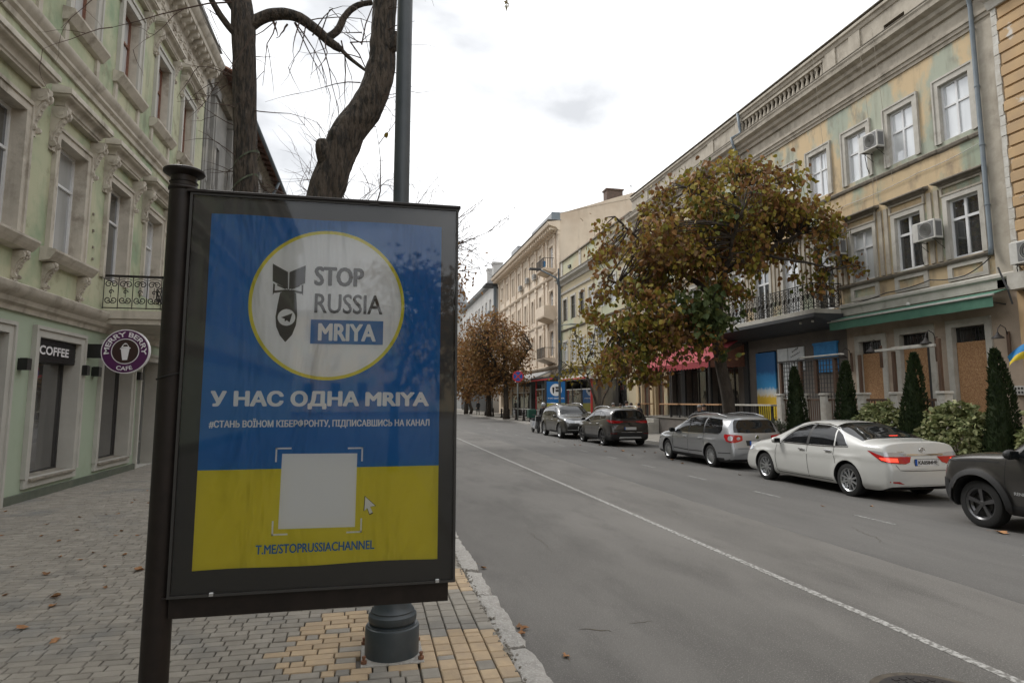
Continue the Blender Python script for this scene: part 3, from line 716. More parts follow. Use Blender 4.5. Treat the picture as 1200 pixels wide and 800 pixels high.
mb.box(-16, -5.931, Y1 - .02, Y1, .1, 13.4); mb.box(-16, -5.935, Y0, Y0 + .02, .1, 13.4); mb.box(-16, -15.9, Y0, Y1, .1, 13.4)
mb.build('upper_wall', [M['plaster_green'], M['trim_cream']], GB)
mb = MB(); FL.strip(mb, [(0, .1), (.06, .1), (.06, .44), (.03, .47), (0, .47)], Y0, 10.05)
FL.strip(mb, [(0, .1), (.06, .1), (.06, .29), (0, .29)], 12.36, 18.44); FL.strip(mb, [(0, .1), (.06, .1), (.06, .40), (0, .40)], 20.3, 23.2); mb.build('plinth', M['plinth_green'], GB)
mb = MB(); FL.strip(mb, [(0, 3.40), (.05, 3.40), (.07, 3.48), (.13, 3.52), (.16, 3.60), (.24, 3.66), (.28, 3.74), (.29, 3.80), (.27, 3.815), (0, 3.87)], Y0, 15.55); mb.build('shop_cornice', M['trim_cream'], GB, ang=30)
mb = MB(); FL.strip(mb, [(0, 3.40), (.05, 3.40), (.07, 3.48), (.13, 3.52), (.16, 3.60), (0, 3.62)], 15.552, 23.2); mb.build('shop_cornice', M['trim_cream'], GB, ang=30)
mb = MB(); FL.strip(mb, [(0, 8.18), (.05, 8.18), (.06, 8.28), (.12, 8.33), (.12, 8.39), (.18, 8.46), (.21, 8.52), (.21, 8.57), (.13, 8.60), (0, 8.63)], Y0, Y1 + .01); mb.build('string_course', M['trim_cream'], GB, ang=30)
for (a, b, c, d) in [(g[0], g[1], g[2], g[3]) for g in gf[:5]]:
    FL.surround(GB, a, b, c, d, .17, .05, M['trim_shop'], 'opening_surround', bottom=(c > .3))
    if c > .3:
        m = MB(); FL.strip(m, [(-.3, c - .02), (.10, c - .05), (.10, c - .015), (-.3, c + .03)], a - .02, b + .02); m.build('shop_sill', M['soot_trim'], GB)
# shop windows with dark glazing; roller box with white letters
for i, (a, b, c, d, dep) in enumerate(gf[:5]):
    if i in (0, 3):
        dr = FL.window(GB, a + .002, b - .002, c, d, dep - .01, M['grey_frame'], 'pane_shop', vs=(.5,), hs=(.22, .82), fw=.09, name='door', label='grey panelled door with narrow panes')
        for zz in (.9, 1.3, 2.2):
            m = MB(); FL.box(m, (a + b)/2 + .06, (a + b)/2 + .09, zz, zz + .16, -dep + .05, -dep + .10); m.build('hinge', M['dark_frame'], dr)
    else:
        FL.window(GB, a + .002, b - .002, c, d, dep - .01, M['dark_frame'], 'pane_shop', vs=(), hs=(), fw=.05)
rb = MB()
for k in range(9): FL.box(rb, 13.17, 14.84, 2.63 + k*.045, 2.63 + k*.045 + .036, -.14, -.05 + (.006 if k % 2 else 0))
FL.box(rb, 13.155, 14.855, 2.62, 3.04, -.28, -.06)
rbo = rb.build('roller_box', M['sign_black'], GB)
lettering('lettering', 'COFFEE', 13.34, 14.52, 2.75, 2.92, lambda a, b: FL.p(a, b, -.038), M['sign_white'], rbo, .06)
rb = MB(); FL.box(rb, 16.12, 17.86, 2.72, 3.03, -.28, -.2); rb.build('roller_box', M['sign_black'], GB)
for y in (12.62, 15.02, 15.62, 18.22):
    m = MB(); FL.box(m, y - .075, y + .075, 2.42, 2.62, .0, .15); FL.box(m, y - .05, y + .05, 2.62, 2.63, .02, .13); m.build('wall_lamp', M['sign_black'], GB)
# windows of the upper floors
for i, c in enumerate(ALLC):
    a, b, z0, z1 = w1[i]; near = c > 10
    FL.surround(GB, a, b, z0, z1, .17, .05, M['trim_cream'])
    FL.hood(GB, c - 1.02, c + 1.02, 7.36, .34, .34, M['trim_cream'])
    if near:
        for sg in (-1, 1): FL.console(GB, c + sg*.86, 7.355, .85, .26, .20, M['trim_cream'])
        w = FL.window(GB, a, b, z0, z1, .25, M['white_frame'], 'pane_sky_grey' if i % 2 else 'pane_dark', vs=(), hs=(.66,), fw=.05)
        m = MB(); FL.box(m, c - .12, c - .06, z0 + .05, z0 + (z1 - z0)*.66 - .03, -.248, -.182); m.build('casement_bar', M['white_frame'], w)
        if not 15.8 < c < 19.5:
            m = MB(); FL.strip(m, [(0, 4.42), (.16, 4.45), (.22, 4.52), (.27, 4.60), (.27, 4.64), (0, 4.70)], c - .95, c + .95); m.build('window_sill', M['trim_cream'], GB)
            for sg in (-1, 1): FL.console(GB, c + sg*.72, 4.42, .52, .20, .18, M['trim_cream'])
    else: FL.window(GB, a, b, z0, z1, .25, M['white_frame'], 'pane_dark', vs=(), hs=(.66,))
    a, b, z0, z1 = w2[i]
    FL.surround(GB, a, b, z0, z1, .20, .05, M['trim_shop'])
    FL.hood(GB, c - .98, c + .98, 11.86, .28, .30, M['trim_cream'])
    if near:
        for sg in (-1, 1): FL.console(GB, c + sg*.82, 11.855, .70, .22, .18, M['trim_cream'])
        FL.window(GB, a, b, z0, z1, .25, M['brown_frame'], 'pane_pale', vs=(.5,), hs=(.62,), fw=.07)
        m = MB(); FL.strip(m, [(0, 9.14), (.10, 9.16), (.16, 9.24), (.22, 9.32), (.22, 9.37), (0, 9.42)], c - .86, c + .86); m.build('window_sill', M['trim_cream'], GB)
        for sg in (-1, 1): m = MB(); FL.box(m, c + sg*.72 - .07, c + sg*.72 + .07, 8.64, 9.15, 0, .05); m.build('apron_pilaster', M['trim_cream'], GB)
    else: FL.window(GB, a, b, z0, z1, .25, M['brown_frame'], 'pane_pale')
# frieze with rinceau relief and the main cornice on modillions
mb = MB(); FL.strip(mb, [(0, 12.30), (.05, 12.30), (.07, 12.38), (.04, 12.42), (.04, 13.1), (.08, 13.14), (.12, 13.2), (0, 13.2)], Y0, Y1 + .02); mb.build('frieze', M['trim_cream'], GB)
orn = MB(); y = 9.0; k = 0
while y < 23:
    for j in range(9):
        t = j/8*2*PI; r = .21 - .012*j
        c = FL.p(y + r*math.cos(t)*.9, 12.76 + r*math.sin(t)*(1 if k % 2 else -1), .05)
        orn.lathe([(.012, -.03), (.038, -.012), (.038, .012), (.012, .03)], 6, T=Matrix.Translation(c) @ Matrix.Rotation(PI/2, 4, 'Y'))
    orn.lathe([(.09, -.02), (.06, .03), (.02, .05)], 8, T=Matrix.Translation(FL.p(y, 12.76, .05)) @ Matrix.Rotation(PI/2, 4, 'Y')); y += .52; k += 1
tag(orn.build('frieze_relief', M['trim_cream'], GB, smooth=True), kind='stuff')
mb = MB(); FL.strip(mb, [(0, 13.2), (.12, 13.2), (.14, 13.28), (.42, 13.34), (.44, 13.46), (.50, 13.5), (.58, 13.62), (.60, 13.70), (.57, 13.72), (0, 14.1)], Y0, Y1 + .05); mb.build('cornice', M['trim_cream'], GB, ang=30)
y = 8.8; me = None
while y < 23.1:
    m = MB(); FL.strip(m, [(0, 13.22), (.13, 13.16), (.16, 13.05), (.20, 13.07), (.24, 13.14), (.36, 13.18), (.40, 13.22), (.40, 13.335), (0, 13.335)], y - .065, y + .065)
    m.build('modillion', M['trim_cream'], GB); y += .42
mb = MB(); FL.box(mb, Y0, Y1, 14.11, 14.15, -10, .5); mb.build('roof', M['roof_tin'], GB)
# balcony with scrolled ironwork
BAL = root('balcony_ironwork', 'x', 'balcony', (-5.3, 17.5, 3.86))
BAL['label'] = 'wrought iron balcony with scrolled railing above the cafe sign on the green building'
bpy.data.objects.remove(BAL)
bal = GB
mb = MB(); mb.box(-5.93, -4.66, 15.75, 19.75, 3.72, 3.90); mb.box(-5.93, -4.72, 15.80, 19.7, 3.60, 3.72); mb.build('balcony_slab', M['trim_cream'], bal)
mb = MB()
for zc in (3.95, 4.66):
    mb.box(-5.92, -4.70, 15.79, 15.815, zc, zc + .022); mb.box(-4.715, -4.69, 15.79, 19.7, zc + .0005, zc + .0215); mb.box(-5.92, -4.70, 19.69, 19.715, zc, zc + .022)
mb.box(-5.93, -4.68, 15.775, 15.83, 4.685, 4.71); mb.box(-4.735, -4.67, 15.775, 19.73, 4.686, 4.712)
def scroll(mb, fn, cx, cz, r, turns=1.35, a0=0, sg=1, th=.011):
    pts = []
    for i in range(15):
        t = i/14; rr = r*(1 - .82*t); a = a0 + sg*turns*2*PI*t
        pts.append(fn(cx + rr*math.cos(a), cz + rr*math.sin(a)))
    mb.tube(pts, th, 4)
for fn, L0, L1 in ((lambda u, v: (u, 15.80, v), -5.9, -4.72), (lambda u, v: (-4.70, u, v), 15.84, 19.7)):
    n = max(3, round((L1 - L0)/.30)); st = (L1 - L0)/n
    for i in range(n + 1): mb.tube([fn(L0 + i*st, 3.94), fn(L0 + i*st, 4.67)], .010, 4)
    for i in range(n):
        c = L0 + (i + .5)*st
        scroll(mb, fn, c - .055, 4.50, .085, a0=0, sg=1); scroll(mb, fn, c + .055, 4.50, .085, a0=PI, sg=-1)
        scroll(mb, fn, c - .055, 4.14, .085, a0=0, sg=-1); scroll(mb, fn, c + .055, 4.14, .085, a0=PI, sg=1)
        mb.tube([fn(c, 4.20), fn(c, 4.44)], .007, 4); scroll(mb, fn, c, 4.32, .055, turns=1, a0=0, sg=1)
        mb.tube([fn(c - .13, 4.60), fn(c, 4.64), fn(c + .13, 4.60)], .006, 4)
mb.build('balcony_railing', M['wrought_iron'], bal)
mb = MB()
for k in range(5):
    mb.tube([(-4.72 + .06*math.cos(t + k), 15.74 - .02*k + .03*math.sin(t*2 + k), 4.2 + .16*math.sin(t) + .02*k) for t in [i*2*PI/18 for i in range(19)]], .009, 5)
mb.build('cable_coil', M['cable_black'], GB)
# loose plaster cracks and ties hanging on the upper wall
mb = MB()
for (y, z) in ((15.05, 5.5), (15.1, 5.15), (15.12, 4.9), (15.0, 5.85)):
    mb.box(-5.928, -5.90, y, y + .05, z, z + .05)
mb.build('wall_hook', M['soot_trim'], GB)

# round cafe sign
cs = root('cafe_sign', 'round purple Merry Berry cafe sign with a cup, on a black wall bracket', 'sign', (-5.2, 15.3, 2.35))
Tn = Matrix.Translation((-5.19, 15.3, 2.95)) @ Matrix.Rotation(PI/2, 4, 'X')
def disc(name, r, d0, d1, m_, n=64): return MB().lathe([(r, d0), (r, d1)], n, T=Tn).build(name, M[m_], cs, ang=40)
disc('disc', .475, -.05, .05, 'sign_white'); disc('purple_face', .455, .050, .055, 'sign_purple')
disc('inner_ring', .275, .0551, .058, 'sign_white'); disc('centre_face', .258, .0581, .061, 'sign_brown')
MB().box(-5.93, -5.60, 15.26, 15.34, 2.80, 3.10).build('bracket', M['sign_black'], cs)
def arc_text(body, r0, r1, a_mid, span, sign=1):
    n = len(body); me_list = []
    me = text_mesh(body, .02); xs = [v.co.x for v in me.vertices]; ys = [v.co.y for v in me.vertices]; X0, X1, Yb, Yt = min(xs), max(xs), min(ys), max(ys)
    pts = []
    for v in me.vertices:
        u = (v.co.x - X0)/(X1 - X0) - .5; w = (v.co.y - Yb)/(Yt - Yb); r = r0 + (r1 - r0)*w; a = a_mid - sign*u*span
        pts.append((-5.19 + r*math.cos(a), 15.3 - .0570, 2.95 + r*math.sin(a)))
    mb = MB().add(pts, [tuple(p.vertices) for p in me.polygons]); bpy.data.meshes.remove(me); return mb.build('lettering', M['sign_white'], cs)
arc_text('MERRY BERRY', .315, .420, PI/2, rad(200)); arc_text('CAFE', .415, .325, -PI/2, rad(48), -1)
SF = lambda a, b: (-5.19 + a, 15.3 - .0640, 2.95 + b)
m = MB(); m.add([SF(-.085, .045), SF(.085, .060), SF(.052, -.185), SF(-.045, -.190)], [(0, 1, 2, 3)]); m.add([SF(-.105, .045), SF(.105, .062), SF(.10, .085), SF(-.10, .068)], [(0, 1, 2, 3)])
m.add([SF(-.085 + .17*i/10, .08 + .10*math.sin(PI*i/10)) for i in range(11)], [tuple(range(11))]); m.build('cup_emblem', M['sign_white'], cs)
SG = lambda a, b: (-5.19 + a, 15.3 - .0655, 2.95 + b)
m = MB(); m.add([SG(-.05, .10), SG(.055, .105), SG(.03, .15), SG(-.03, .145)], [(0, 1, 2, 3)]); m.build('cup_detail', M['sign_brown'], cs)

# ------------------------------------------------------------------ grey building beyond the green one
FG = Fac(-6.15, 1)
GG = root('grey_building', 'weathered grey stucco building with tall pilasters and a tiled eave beyond the green one', 'building', (-6.15, 36, .12))
yg = [24.6 + i*3.1 for i in range(8)]
hg = [(c + .8, c + 2.0, z0, z1) for c in yg for z0, z1 in ((1.0, 3.4), (5.2, 7.6), (9.4, 11.8))]
mb = MB(); FG.wall(mb, 23.25, 50, .12, 14.2, hg, .3); mb.box(-18, -6.16, 23.24, 23.27, .1, 14.2); mb.box(-18, -6.16, 49.98, 50, .1, 14.2); mb.build('wall', M['grey_stucco'], GG)
for h in hg: FG.window(GG, h[0], h[1], h[2], h[3], .28, M['brown_frame'], 'pane_dark', vs=(.5,), hs=(.66,))
for y in [23.4] + yg:
    mb = MB(); FG.box(mb, y, y + .55, .12, 13.2, 0, .22); FG.box(mb, y - .06, y + .61, 13.2, 13.55, 0, .30); FG.box(mb, y + .14, y + .41, .5, 13.0, .22, .26)
    for z in (8.0, 9.7, 11.4): mb.lathe([(.10, -.03), (.07, .03)], 10, T=Matrix.Translation(FG.p(y + .275, z, .27)) @ Matrix.Rotation(PI/2, 4, 'Y') @ Matrix.Scale(1.9, 4, (1, 0, 0)))
    mb.build('pilaster', M['grey_stucco'], GG)
mb = MB(); FG.strip(mb, [(0, 13.6), (.2, 13.6), (.3, 13.8), (.45, 13.9), (.5, 14.1), (0, 14.3)], 23.25, 50); mb.build('cornice', M['soot_trim'], GG)
mb = MB(); FG.strip(mb, [(.85, 14.02), (.90, 14.06), (-5, 17.0), (-5, 16.9)], 24.2, 50); mb.build('roof', M['rust_tile'], GG)
y = 24.4
while y < 49: 
    m = MB(); FG.strip(m, [(0, 14.1), (.8, 13.92), (.8, 14.0), (0, 14.3)], y, y + .12); m.build('rafter_end', M['wood_post'], GG); y += .8
mb = MB(); mb.tube([FG.p(36.3, 13.9, .9), FG.p(36.4, 13.4, .7), FG.p(36.5, 12.9, .35), FG.p(36.5, 12, .3), FG.p(36.5, .3, .3)], .08, 8); mb.build('drainpipe', M['blue_grey_pipe'], GG, smooth=True)
mb = MB(); mb.tube([FG.p(24.2, 13.98, .95), FG.p(50, 13.98, .95)], .09, 8); mb.build('gutter', M['blue_grey_pipe'], GG, smooth=True)
# ------------------------------------------------------------------ ochre building on the right
FR = Fac(17.5, -1)
OB = root('ochre_building', 'long three storey ochre building with peeling green paint, roof balustrade and boarded shop doors', 'building', (17.5, 27, .13))
Z0 = .13; PZ = 1.0      # terrace level in front of the doors
bays = [15.55 + 2.066*i for i in range(12)]
YA, YB = 14.05, 40.6
W2 = [(c - .53, c + .53, 10.02, 11.86, .16) for c in bays]
BALC = [c for c in bays if 20.9 < c < 30.2]
W1 = [(c - .53, c + .53, (5.45 if c in BALC else 6.24), 8.10, .16) for c in bays]
DO = [(15.17, 16.27, PZ, 4.12, .22), (17.10, 18.28, PZ, 4.10, .22), (19.08, 20.14, PZ, 4.02, .22)]
C1 = [(25.1, 26.5, PZ, 4.1, .3), (28.2, 30.6, PZ, 4.2, .35), (31.0, 33.4, PZ, 4.2, .35), (33.9, 35.3, PZ, 4.2, .35), (36.4, 37.6, .4, 3.6, .3), (38.4, 39.7, .4, 3.6, .3)]
mb = MB(); FR.wall(mb, YA, 20.75, Z0, 5.05, DO, .2, 0, 1); mb.build('shop_wall', [M['shop_plaster'], M['pale_trim']], OB)
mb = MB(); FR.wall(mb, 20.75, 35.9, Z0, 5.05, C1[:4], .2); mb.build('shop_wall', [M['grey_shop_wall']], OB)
mb = MB(); FR.wall(mb, 35.9, YB, Z0, 5.05, C1[4:], .2); mb.build('shop_wall', [M['ochre_wall']], OB)
mb = MB(); FR.wall(mb, YA, YB, 5.05, 9.80, W1, .2, 0, 1); mb.build('first_floor_wall', [M['ochre_wall'], M['pale_trim']], OB)
mb = MB(); FR.wall(mb, YA, YB, 9.80, 13.1, W2, .2, 0, 1); mb.build('second_floor_wall', [M['teal_wall'], M['pale_trim']], OB)
mb = MB(); FR.wall(mb, YA, YB, 13.1, 16.0, [(17.15, 18.05, 14.92, 15.12, .4), (36.2, 36.9, 14.9, 15.12, .4)] + [(21.2, 26.9, 14.62, 15.52, .6)], .5, 0, 1)
mb.box(17.52, 17.9, 27.0, 27.02, 15.9, 15.95); mb.build('attic_wall', [M['stone_trim'], M['dark_ledge']], OB)
mb = MB(); mb.box(17.51, 30, YA, YA + .02, .1, 16); mb.box(17.51, 30, YB - .02, YB, .1, 16); mb.box(29.9, 30, YA, YB, .1, 16); mb.box(17.6, 30, YA, YB, 15.6, 15.62); mb.build('rear_walls', M['ochre_wall'], OB)
# grey band above the shops, floor ledge, upper moulding, cornice, parapet
mb = MB(); FR.strip(mb, [(0, 5.06), (.10, 5.06), (.10, 5.30), (.16, 5.36), (.16, 5.44), (.08, 5.50), (0, 5.52)], YA, 20.9); mb.build('shop_band', M['pale_trim'], OB, ang=30)
mb = MB(); FR.strip(mb, [(0, 6.08), (.09, 6.08), (.13, 6.15), (.13, 6.19), (0, 6.22)], 14.7, 20.9); mb.build('sill_course', M['dark_ledge'], OB)
y = YA
lg = MB()
while y < YB: 
    e = U(0, .03); FR.strip(lg, [(0, 9.70 + U(-.02, .01)), (.05 + e, 9.74), (.07 + e, 9.82), (.05, 9.86), (0, 9.88)], y, min(y + .37, YB)); y += .37
o = lg.build('floor_ledge', M['dark_ledge'], OB); tag(o, kind='stuff')
mb = MB(); FR.strip(mb, [(0, 13.02), (.05, 13.02), (.06, 13.12), (.11, 13.14), (.12, 13.24), (.17, 13.26), (.18, 13.36), (.12, 13.40), (0, 13.42)], 14.02, YB); mb.build('upper_moulding', M['stone_trim'], OB, ang=25)
mb = MB(); FR.strip(mb, [(0, 13.86), (.10, 13.86), (.14, 14.0), (.26, 14.06), (.30, 14.18), (.50, 14.26), (.52, 14.40), (.56, 14.46), (.56, 14.52), (0, 14.56)], 14.0, YB); mb.build('cornice', M['stone_trim'], OB, ang=25)
mb = MB(); FR.box(mb, 14.0, YB, 14.523, 14.55, 0, .58); mb.build('cornice_flashing', M['dark_ledge'], OB)
mb = MB(); FR.strip(mb, [(0, 15.62), (.05, 15.64), (.09, 15.76), (.16, 15.80), (.16, 15.90), (0, 16.02)], 14.0, YB); mb.build('parapet_coping', M['stone_trim'], OB, ang=25)
mb = MB(); FR.box(mb, 14.0, YB, 16.003, 16.035, -.3, .17); mb.build('parapet_cap', M['dark_ledge'], OB)
balm = MB().lathe([(.085, 0), (.085, .05), (.05, .08), (.055, .14), (.095, .26), (.10, .34), (.07, .48), (.045, .60), (.05, .66), (.085, .72), (.085, .80)], 10).mesh('baluster', M['stone_trim'], ang=40)
for a, b in ((21.2, 26.9),):
    mb = MB(); FR.box(mb, a, b, 14.56, 14.66, -.25, .03); FR.box(mb, a, b, 15.46, 15.55, -.25, .04); mb.build('balustrade_rail', M['stone_trim'], OB)
    y = a + .16
    while y < b - .05: inst('baluster', balm, (17.5 + .1, y, 14.66), OB); y += .30
for y in (14.9, 19.4, 20.7, 27.2, 29.9, 35.0, 38.2):
    mb = MB(); FR.box(mb, y - .28, y + .28, 14.56, 15.62, 0, .06); mb.build('parapet_pier', M['stone_trim'], OB)
mb = MB(); FR.strip(mb, [(0, 5.06), (.06, 5.06), (.06, 5.30), (0, 5.32)], 29.66, YB); mb.build('shop_band', M['pale_trim'], OB)
# windows
for i, c in enumerate(bays):
    a, b, z0, z1, _ = W2[i]
    FR.surround(OB, a, b, z0 - .05, z1, .19, .05, M['pale_trim'], wt=.21)
    FR.window(OB, a, b, z0, z1, .15, M['white_frame'], 'pane_pale', vs=(.5,), hs=(.6,), fw=.07, bar=.07)
    a, b, z0, z1, _ = W1[i]
    FR.surround(OB, a, b, z0, z1, .16, .05, M['pale_trim'], step=False)
    FR.window(OB, a, b, z0, z1, .14, M['white_frame'], 'pane_pale' if i in (2, 4, 6) else 'pane_dark', vs=(.5,), hs=(.66,), fw=.07, bar=.08)
    FR.hood(OB, a - .36, b + .36, 8.60, .15, .26, M['dark_ledge'])
    mb = MB(); FR.box(mb, a - .20, b + .20, 8.262, 8.32, .0, .07); FR.box(mb, a - .20, a - .13, 8.32, 8.598, 0, .07); FR.box(mb, b + .13, b + .20, 8.32, 8.598, 0, .07); FR.box(mb, a - .13, b + .13, 8.53, 8.598, 0, .07); mb.build('frieze_panel', M['stone_trim'], OB)
    for sg in (-1, 1):
        mb = MB(); FR.box(mb, c + sg*.90 - .08, c + sg*.90 + .08, 6.24, 8.55, 0, .055); mb.build('pilaster_strip', M['stone_trim'], OB)
    if c not in BALC:
        mb = MB(); y0, y1 = a - .14, b + .14
        FR.box(mb, y0, y1, 5.54, 5.66, 0, .06); FR.box(mb, y0, y1, 5.95, 6.078, 0, .06); FR.box(mb, y0, y0 + .16, 5.66, 5.95, 0, .06); FR.box(mb, y1 - .16, y1, 5.66, 5.95, 0, .06); mb.build('apron_panel', M['pale_trim'], OB)
# shop doors boarded with chipboard under barred fanlights
for i, (a, b, z0, z1, _) in enumerate(DO):
    FR.surround(OB, a, b, z0, z1, .20, .05, M['pale_trim'], 'door_surround', step=False, wt=.22)
    w = FR.window(OB, a, b, z0, z1, .20, M['dark_frame'], 'pane_dark', vs=(), hs=(.84,), fw=.05)
    n = 9
    for k in range(n):
        mb = MB(); y = a + .05 + (b - a - .1)*(k + .5)/n; FR.box(mb, y - .009, y + .009, z1 - .47, z1 - .05, -.13, -.115); mb.build('fanlight_bar', M['wrought_iron'], w)
    mb = MB(); FR.box(mb, a + .015 if i != 1 else a + .2, b - .015, z0, 3.66 - .04*i, -.12, -.10); mb.build('chipboard', M['osb_board'], OB)
    if i == 1: mb = MB(); FR.box(mb, a + .0, a + .19, z0, 3.9, -.12, -.05); mb.build('open_door_leaf', M['dark_frame'], OB)
# corner strip and the drainpipe
mb = MB(); FR.box(mb, 14.02, 14.62, 5.05, 13.0, 0, .10); FR.box(mb, 14.0, 14.64, 13.4, 13.85, 0, .06); mb.build('corner_pilaster', M['stone_trim'], OB)
mb = MB(); mb.tube([FR.p(14.62, 14.42, .66), FR.p(14.60, 14.3, .62), FR.p(14.58, 13.95, .30), FR.p(14.60, 13.6, .22), FR.p(14.62, 12, .20), FR.p(14.62, 6.3, .20), FR.p(14.60, 6.05, .26)], .065, 10); mb.build('drainpipe', M['blue_grey_pipe'], OB, smooth=True)
for z in (7.5, 9.3, 11.1, 12.9):
    mb = MB(); mb.lathe([(.075, 0), (.078, .02), (.075, .05)], 12, T=Matrix.Translation(FR.p(14.62, z, .20))); FR.box(mb, 14.60, 14.64, z + .01, z + .04, 0, .15); mb.build('pipe_clamp', M['blue_grey_pipe'], OB)
mb = MB(); mb.tube([FR.p(27.0, 15.9, .2), FR.p(27.0, 15.2, .12), FR.p(27.0, 14.9, .1), FR.p(27.0, 14.6, .6), FR.p(27.0, 14.2, .5), FR.p(27.02, 13.7, .2), FR.p(27.02, 9, .12)], .07, 10); mb.build('drainpipe', M['blue_grey_pipe'], OB, smooth=True)
# cables sagging along the front
def sag(mb, pts, r=.012, sagd=.0):
    out = []
    for a, b in zip(pts, pts[1:]):
        for k in range(8):
            t = k/8; v = Vector(a).lerp(Vector(b), t); v.z -= sagd*4*t*(1 - t); out.append(v)
    out.append(Vector(pts[-1])); mb.tube(out, r, 4)
mb = MB(); sag(mb, [FR.p(14.7, 6.0, .15), FR.p(15.6, 5.62, .13), FR.p(16.8, 5.72, .13), FR.p(18.6, 5.60, .13), FR.p(20.8, 5.45, .13)], .018, .05)
mb.build('cable', M['cable_black'], OB)
mb = MB(); sag(mb, [FR.p(14.7, 9.5, .05), FR.p(17.0, 9.35, .05), FR.p(20.2, 9.25, .05), FR.p(24, 9.3, .05)], .012, .06); mb.build('cable', M['ac_white'], OB)
for (y, zt, zb) in ((17.95, 14.9, 9.4), (18.6, 15.0, 8.9), (21.0, 15.6, 9.0), (18.9, 9.8, 5.6)):
    mb = MB(); sag(mb, [FR.p(y, zt, .6 if zt > 14 else .1), FR.p(y + .1, zb, .08)], .008, 0); mb.build('cable', M['stone_trim'], OB)
# air conditioners
def ac(yc, z, lab, X=17.5, sg=-1, grp='air conditioners on the street fronts'):
    f = Fac(X, sg); r = root('air_conditioner', lab, 'air conditioner', f.p(yc, z, .2), group=grp)
    mb = MB(); mb.bbox(*sorted((X + sg*.16, X + sg*.46)), yc - .42, yc + .42, z, z + .60, b=.02); mb.build('casing', M['ac_white'], r)
    mb = MB(); f.box(mb, yc - .37, yc + .20, z + .05, z + .55, .46, .468); mb.build('grille', M['ac_grille'], r)
    mb = MB(); f.box(mb, yc - .428, yc - .42, z + .06, z + .52, .20, .42); mb.build('side_vent', M['ac_grille'], r)
    mb = MB(); T_ = Matrix.Translation(f.p(yc - .09, z + .3, .47)) @ Matrix.Rotation(sg*PI/2, 4, 'Y')
    for rr in (.06, .12, .18, .23): mb.lathe([(rr, 0), (rr + .008, .004), (rr + .014, 0)], 20, T=T_)
    mb.build('fan_guard', M['ac_white'], r)
    for dy in (-.3, .3):
        mb = MB(); mb.tube([f.p(yc + dy, z - .02, 0), f.p(yc + dy, z - .02, .45)], .015, 4); mb.tube([f.p(yc + dy, z - .3, .0), f.p(yc + dy, z - .02, .4)], .012, 4); mb.build('mounting_arm', M['dark_frame'], r)
    mb = MB(); mb.tube([f.p(yc + .3, z + .1, .3), f.p(yc + .46, z - .05, .2), f.p(yc + .5, z - .45, .1), f.p(yc + .46, z - .7, .04)], .014, 5); mb.build('hose', M['cable_black'], r)
ac(18.62, 10.72, 'white air conditioner between the two upper windows of the ochre building')
ac(16.60, 6.95, 'white air conditioner between first floor windows above the green awning')
ac(20.72, 7.35, 'white air conditioner just above the end of the iron balcony')
ac(13.35, 5.55, 'white air conditioner cut off at the right picture edge on the boarded house', X=17.35)

# balcony on the first floor with ring patterned ironwork
mb = MB(); mb.box(16.20, 17.5, 20.85, 29.6, 5.16, 5.34); mb.build('balcony_floor', M['pale_trim'], OB)
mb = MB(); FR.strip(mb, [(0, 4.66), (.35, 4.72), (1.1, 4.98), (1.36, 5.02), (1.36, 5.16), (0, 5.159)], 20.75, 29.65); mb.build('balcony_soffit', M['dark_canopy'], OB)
mb = MB()
for zc, hh in ((5.40, .025), (5.56, .015), (6.10, .015), (6.30, .035)):
    FR.box(mb, 20.86, 29.6, zc, zc + hh, 1.24, 1.27); FR.box(mb, 20.86, 20.89, zc + .0005, zc + hh, 0, 1.24); FR.box(mb, 29.57, 29.6, zc + .0005, zc + hh, 0, 1.24)
def ringp(mb, fn, c, z, r, th=.012, n=12): mb.tube([fn(c + r*math.cos(2*PI*i/n), z + r*math.sin(2*PI*i/n)) for i in range(n + 1)], th, 4, caps=False)
for fn, L0, L1 in ((lambda u, v: (u, 20.875, v), 16.25, 17.45), (lambda u, v: (16.245, u, v), 20.9, 29.55)):
    n = round((L1 - L0)/.29); st = (L1 - L0)/n
    for i in range(n + 1): mb.tube([fn(L0 + i*st, 5.34), fn(L0 + i*st, 6.31)], .02, 4)
    for i in range(n):
        c = L0 + (i + .5)*st
        ringp(mb, fn, c, 5.83, .115, .02, 10); ringp(mb, fn, c, 5.83, .05, .017, 8)
        for dz in (-.20, .20): ringp(mb, fn, c, 5.83 + dz, .055, .017, 8)
        for dz in (5.48, 6.20):
            mb.tube([fn(c - st/2, dz - .07), fn(c + st/2, dz + .07)], .012, 4); mb.tube([fn(c - st/2, dz + .07), fn(c + st/2, dz - .07)], .012, 4)
mb.build('balcony_railing', M['wrought_iron'], OB)
mb = MB()
for y, x in ((21.2, 16.4), (21.9, 16.4)): mb.lathe([(.05, 0), (.05, .07), (.02, .08)], 10, T=Matrix.Translation((x, y, 4.86)))
mb.build('spot_lamp', M['ac_white'], OB)
mb = MB(); FR.box(mb, 30.9, 34.6, 6.55, 6.75, 0, 1.1); FR.strip(mb, [(0, 6.1), (.6, 6.4), (.9, 6.55), (0, 6.549)], 31.2, 34.3); mb.build('balcony_floor', M['pale_trim'], OB)
mb = MB()
FR.box(mb, 30.95, 34.55, 7.68, 7.72, 1.02, 1.06)
y = 30.95
while y < 34.6: mb.tube([FR.p(y, 6.75, 1.04), FR.p(y, 7.69, 1.04)], .012, 4); y += .14
mb.build('balcony_railing', M['wrought_iron'], OB)

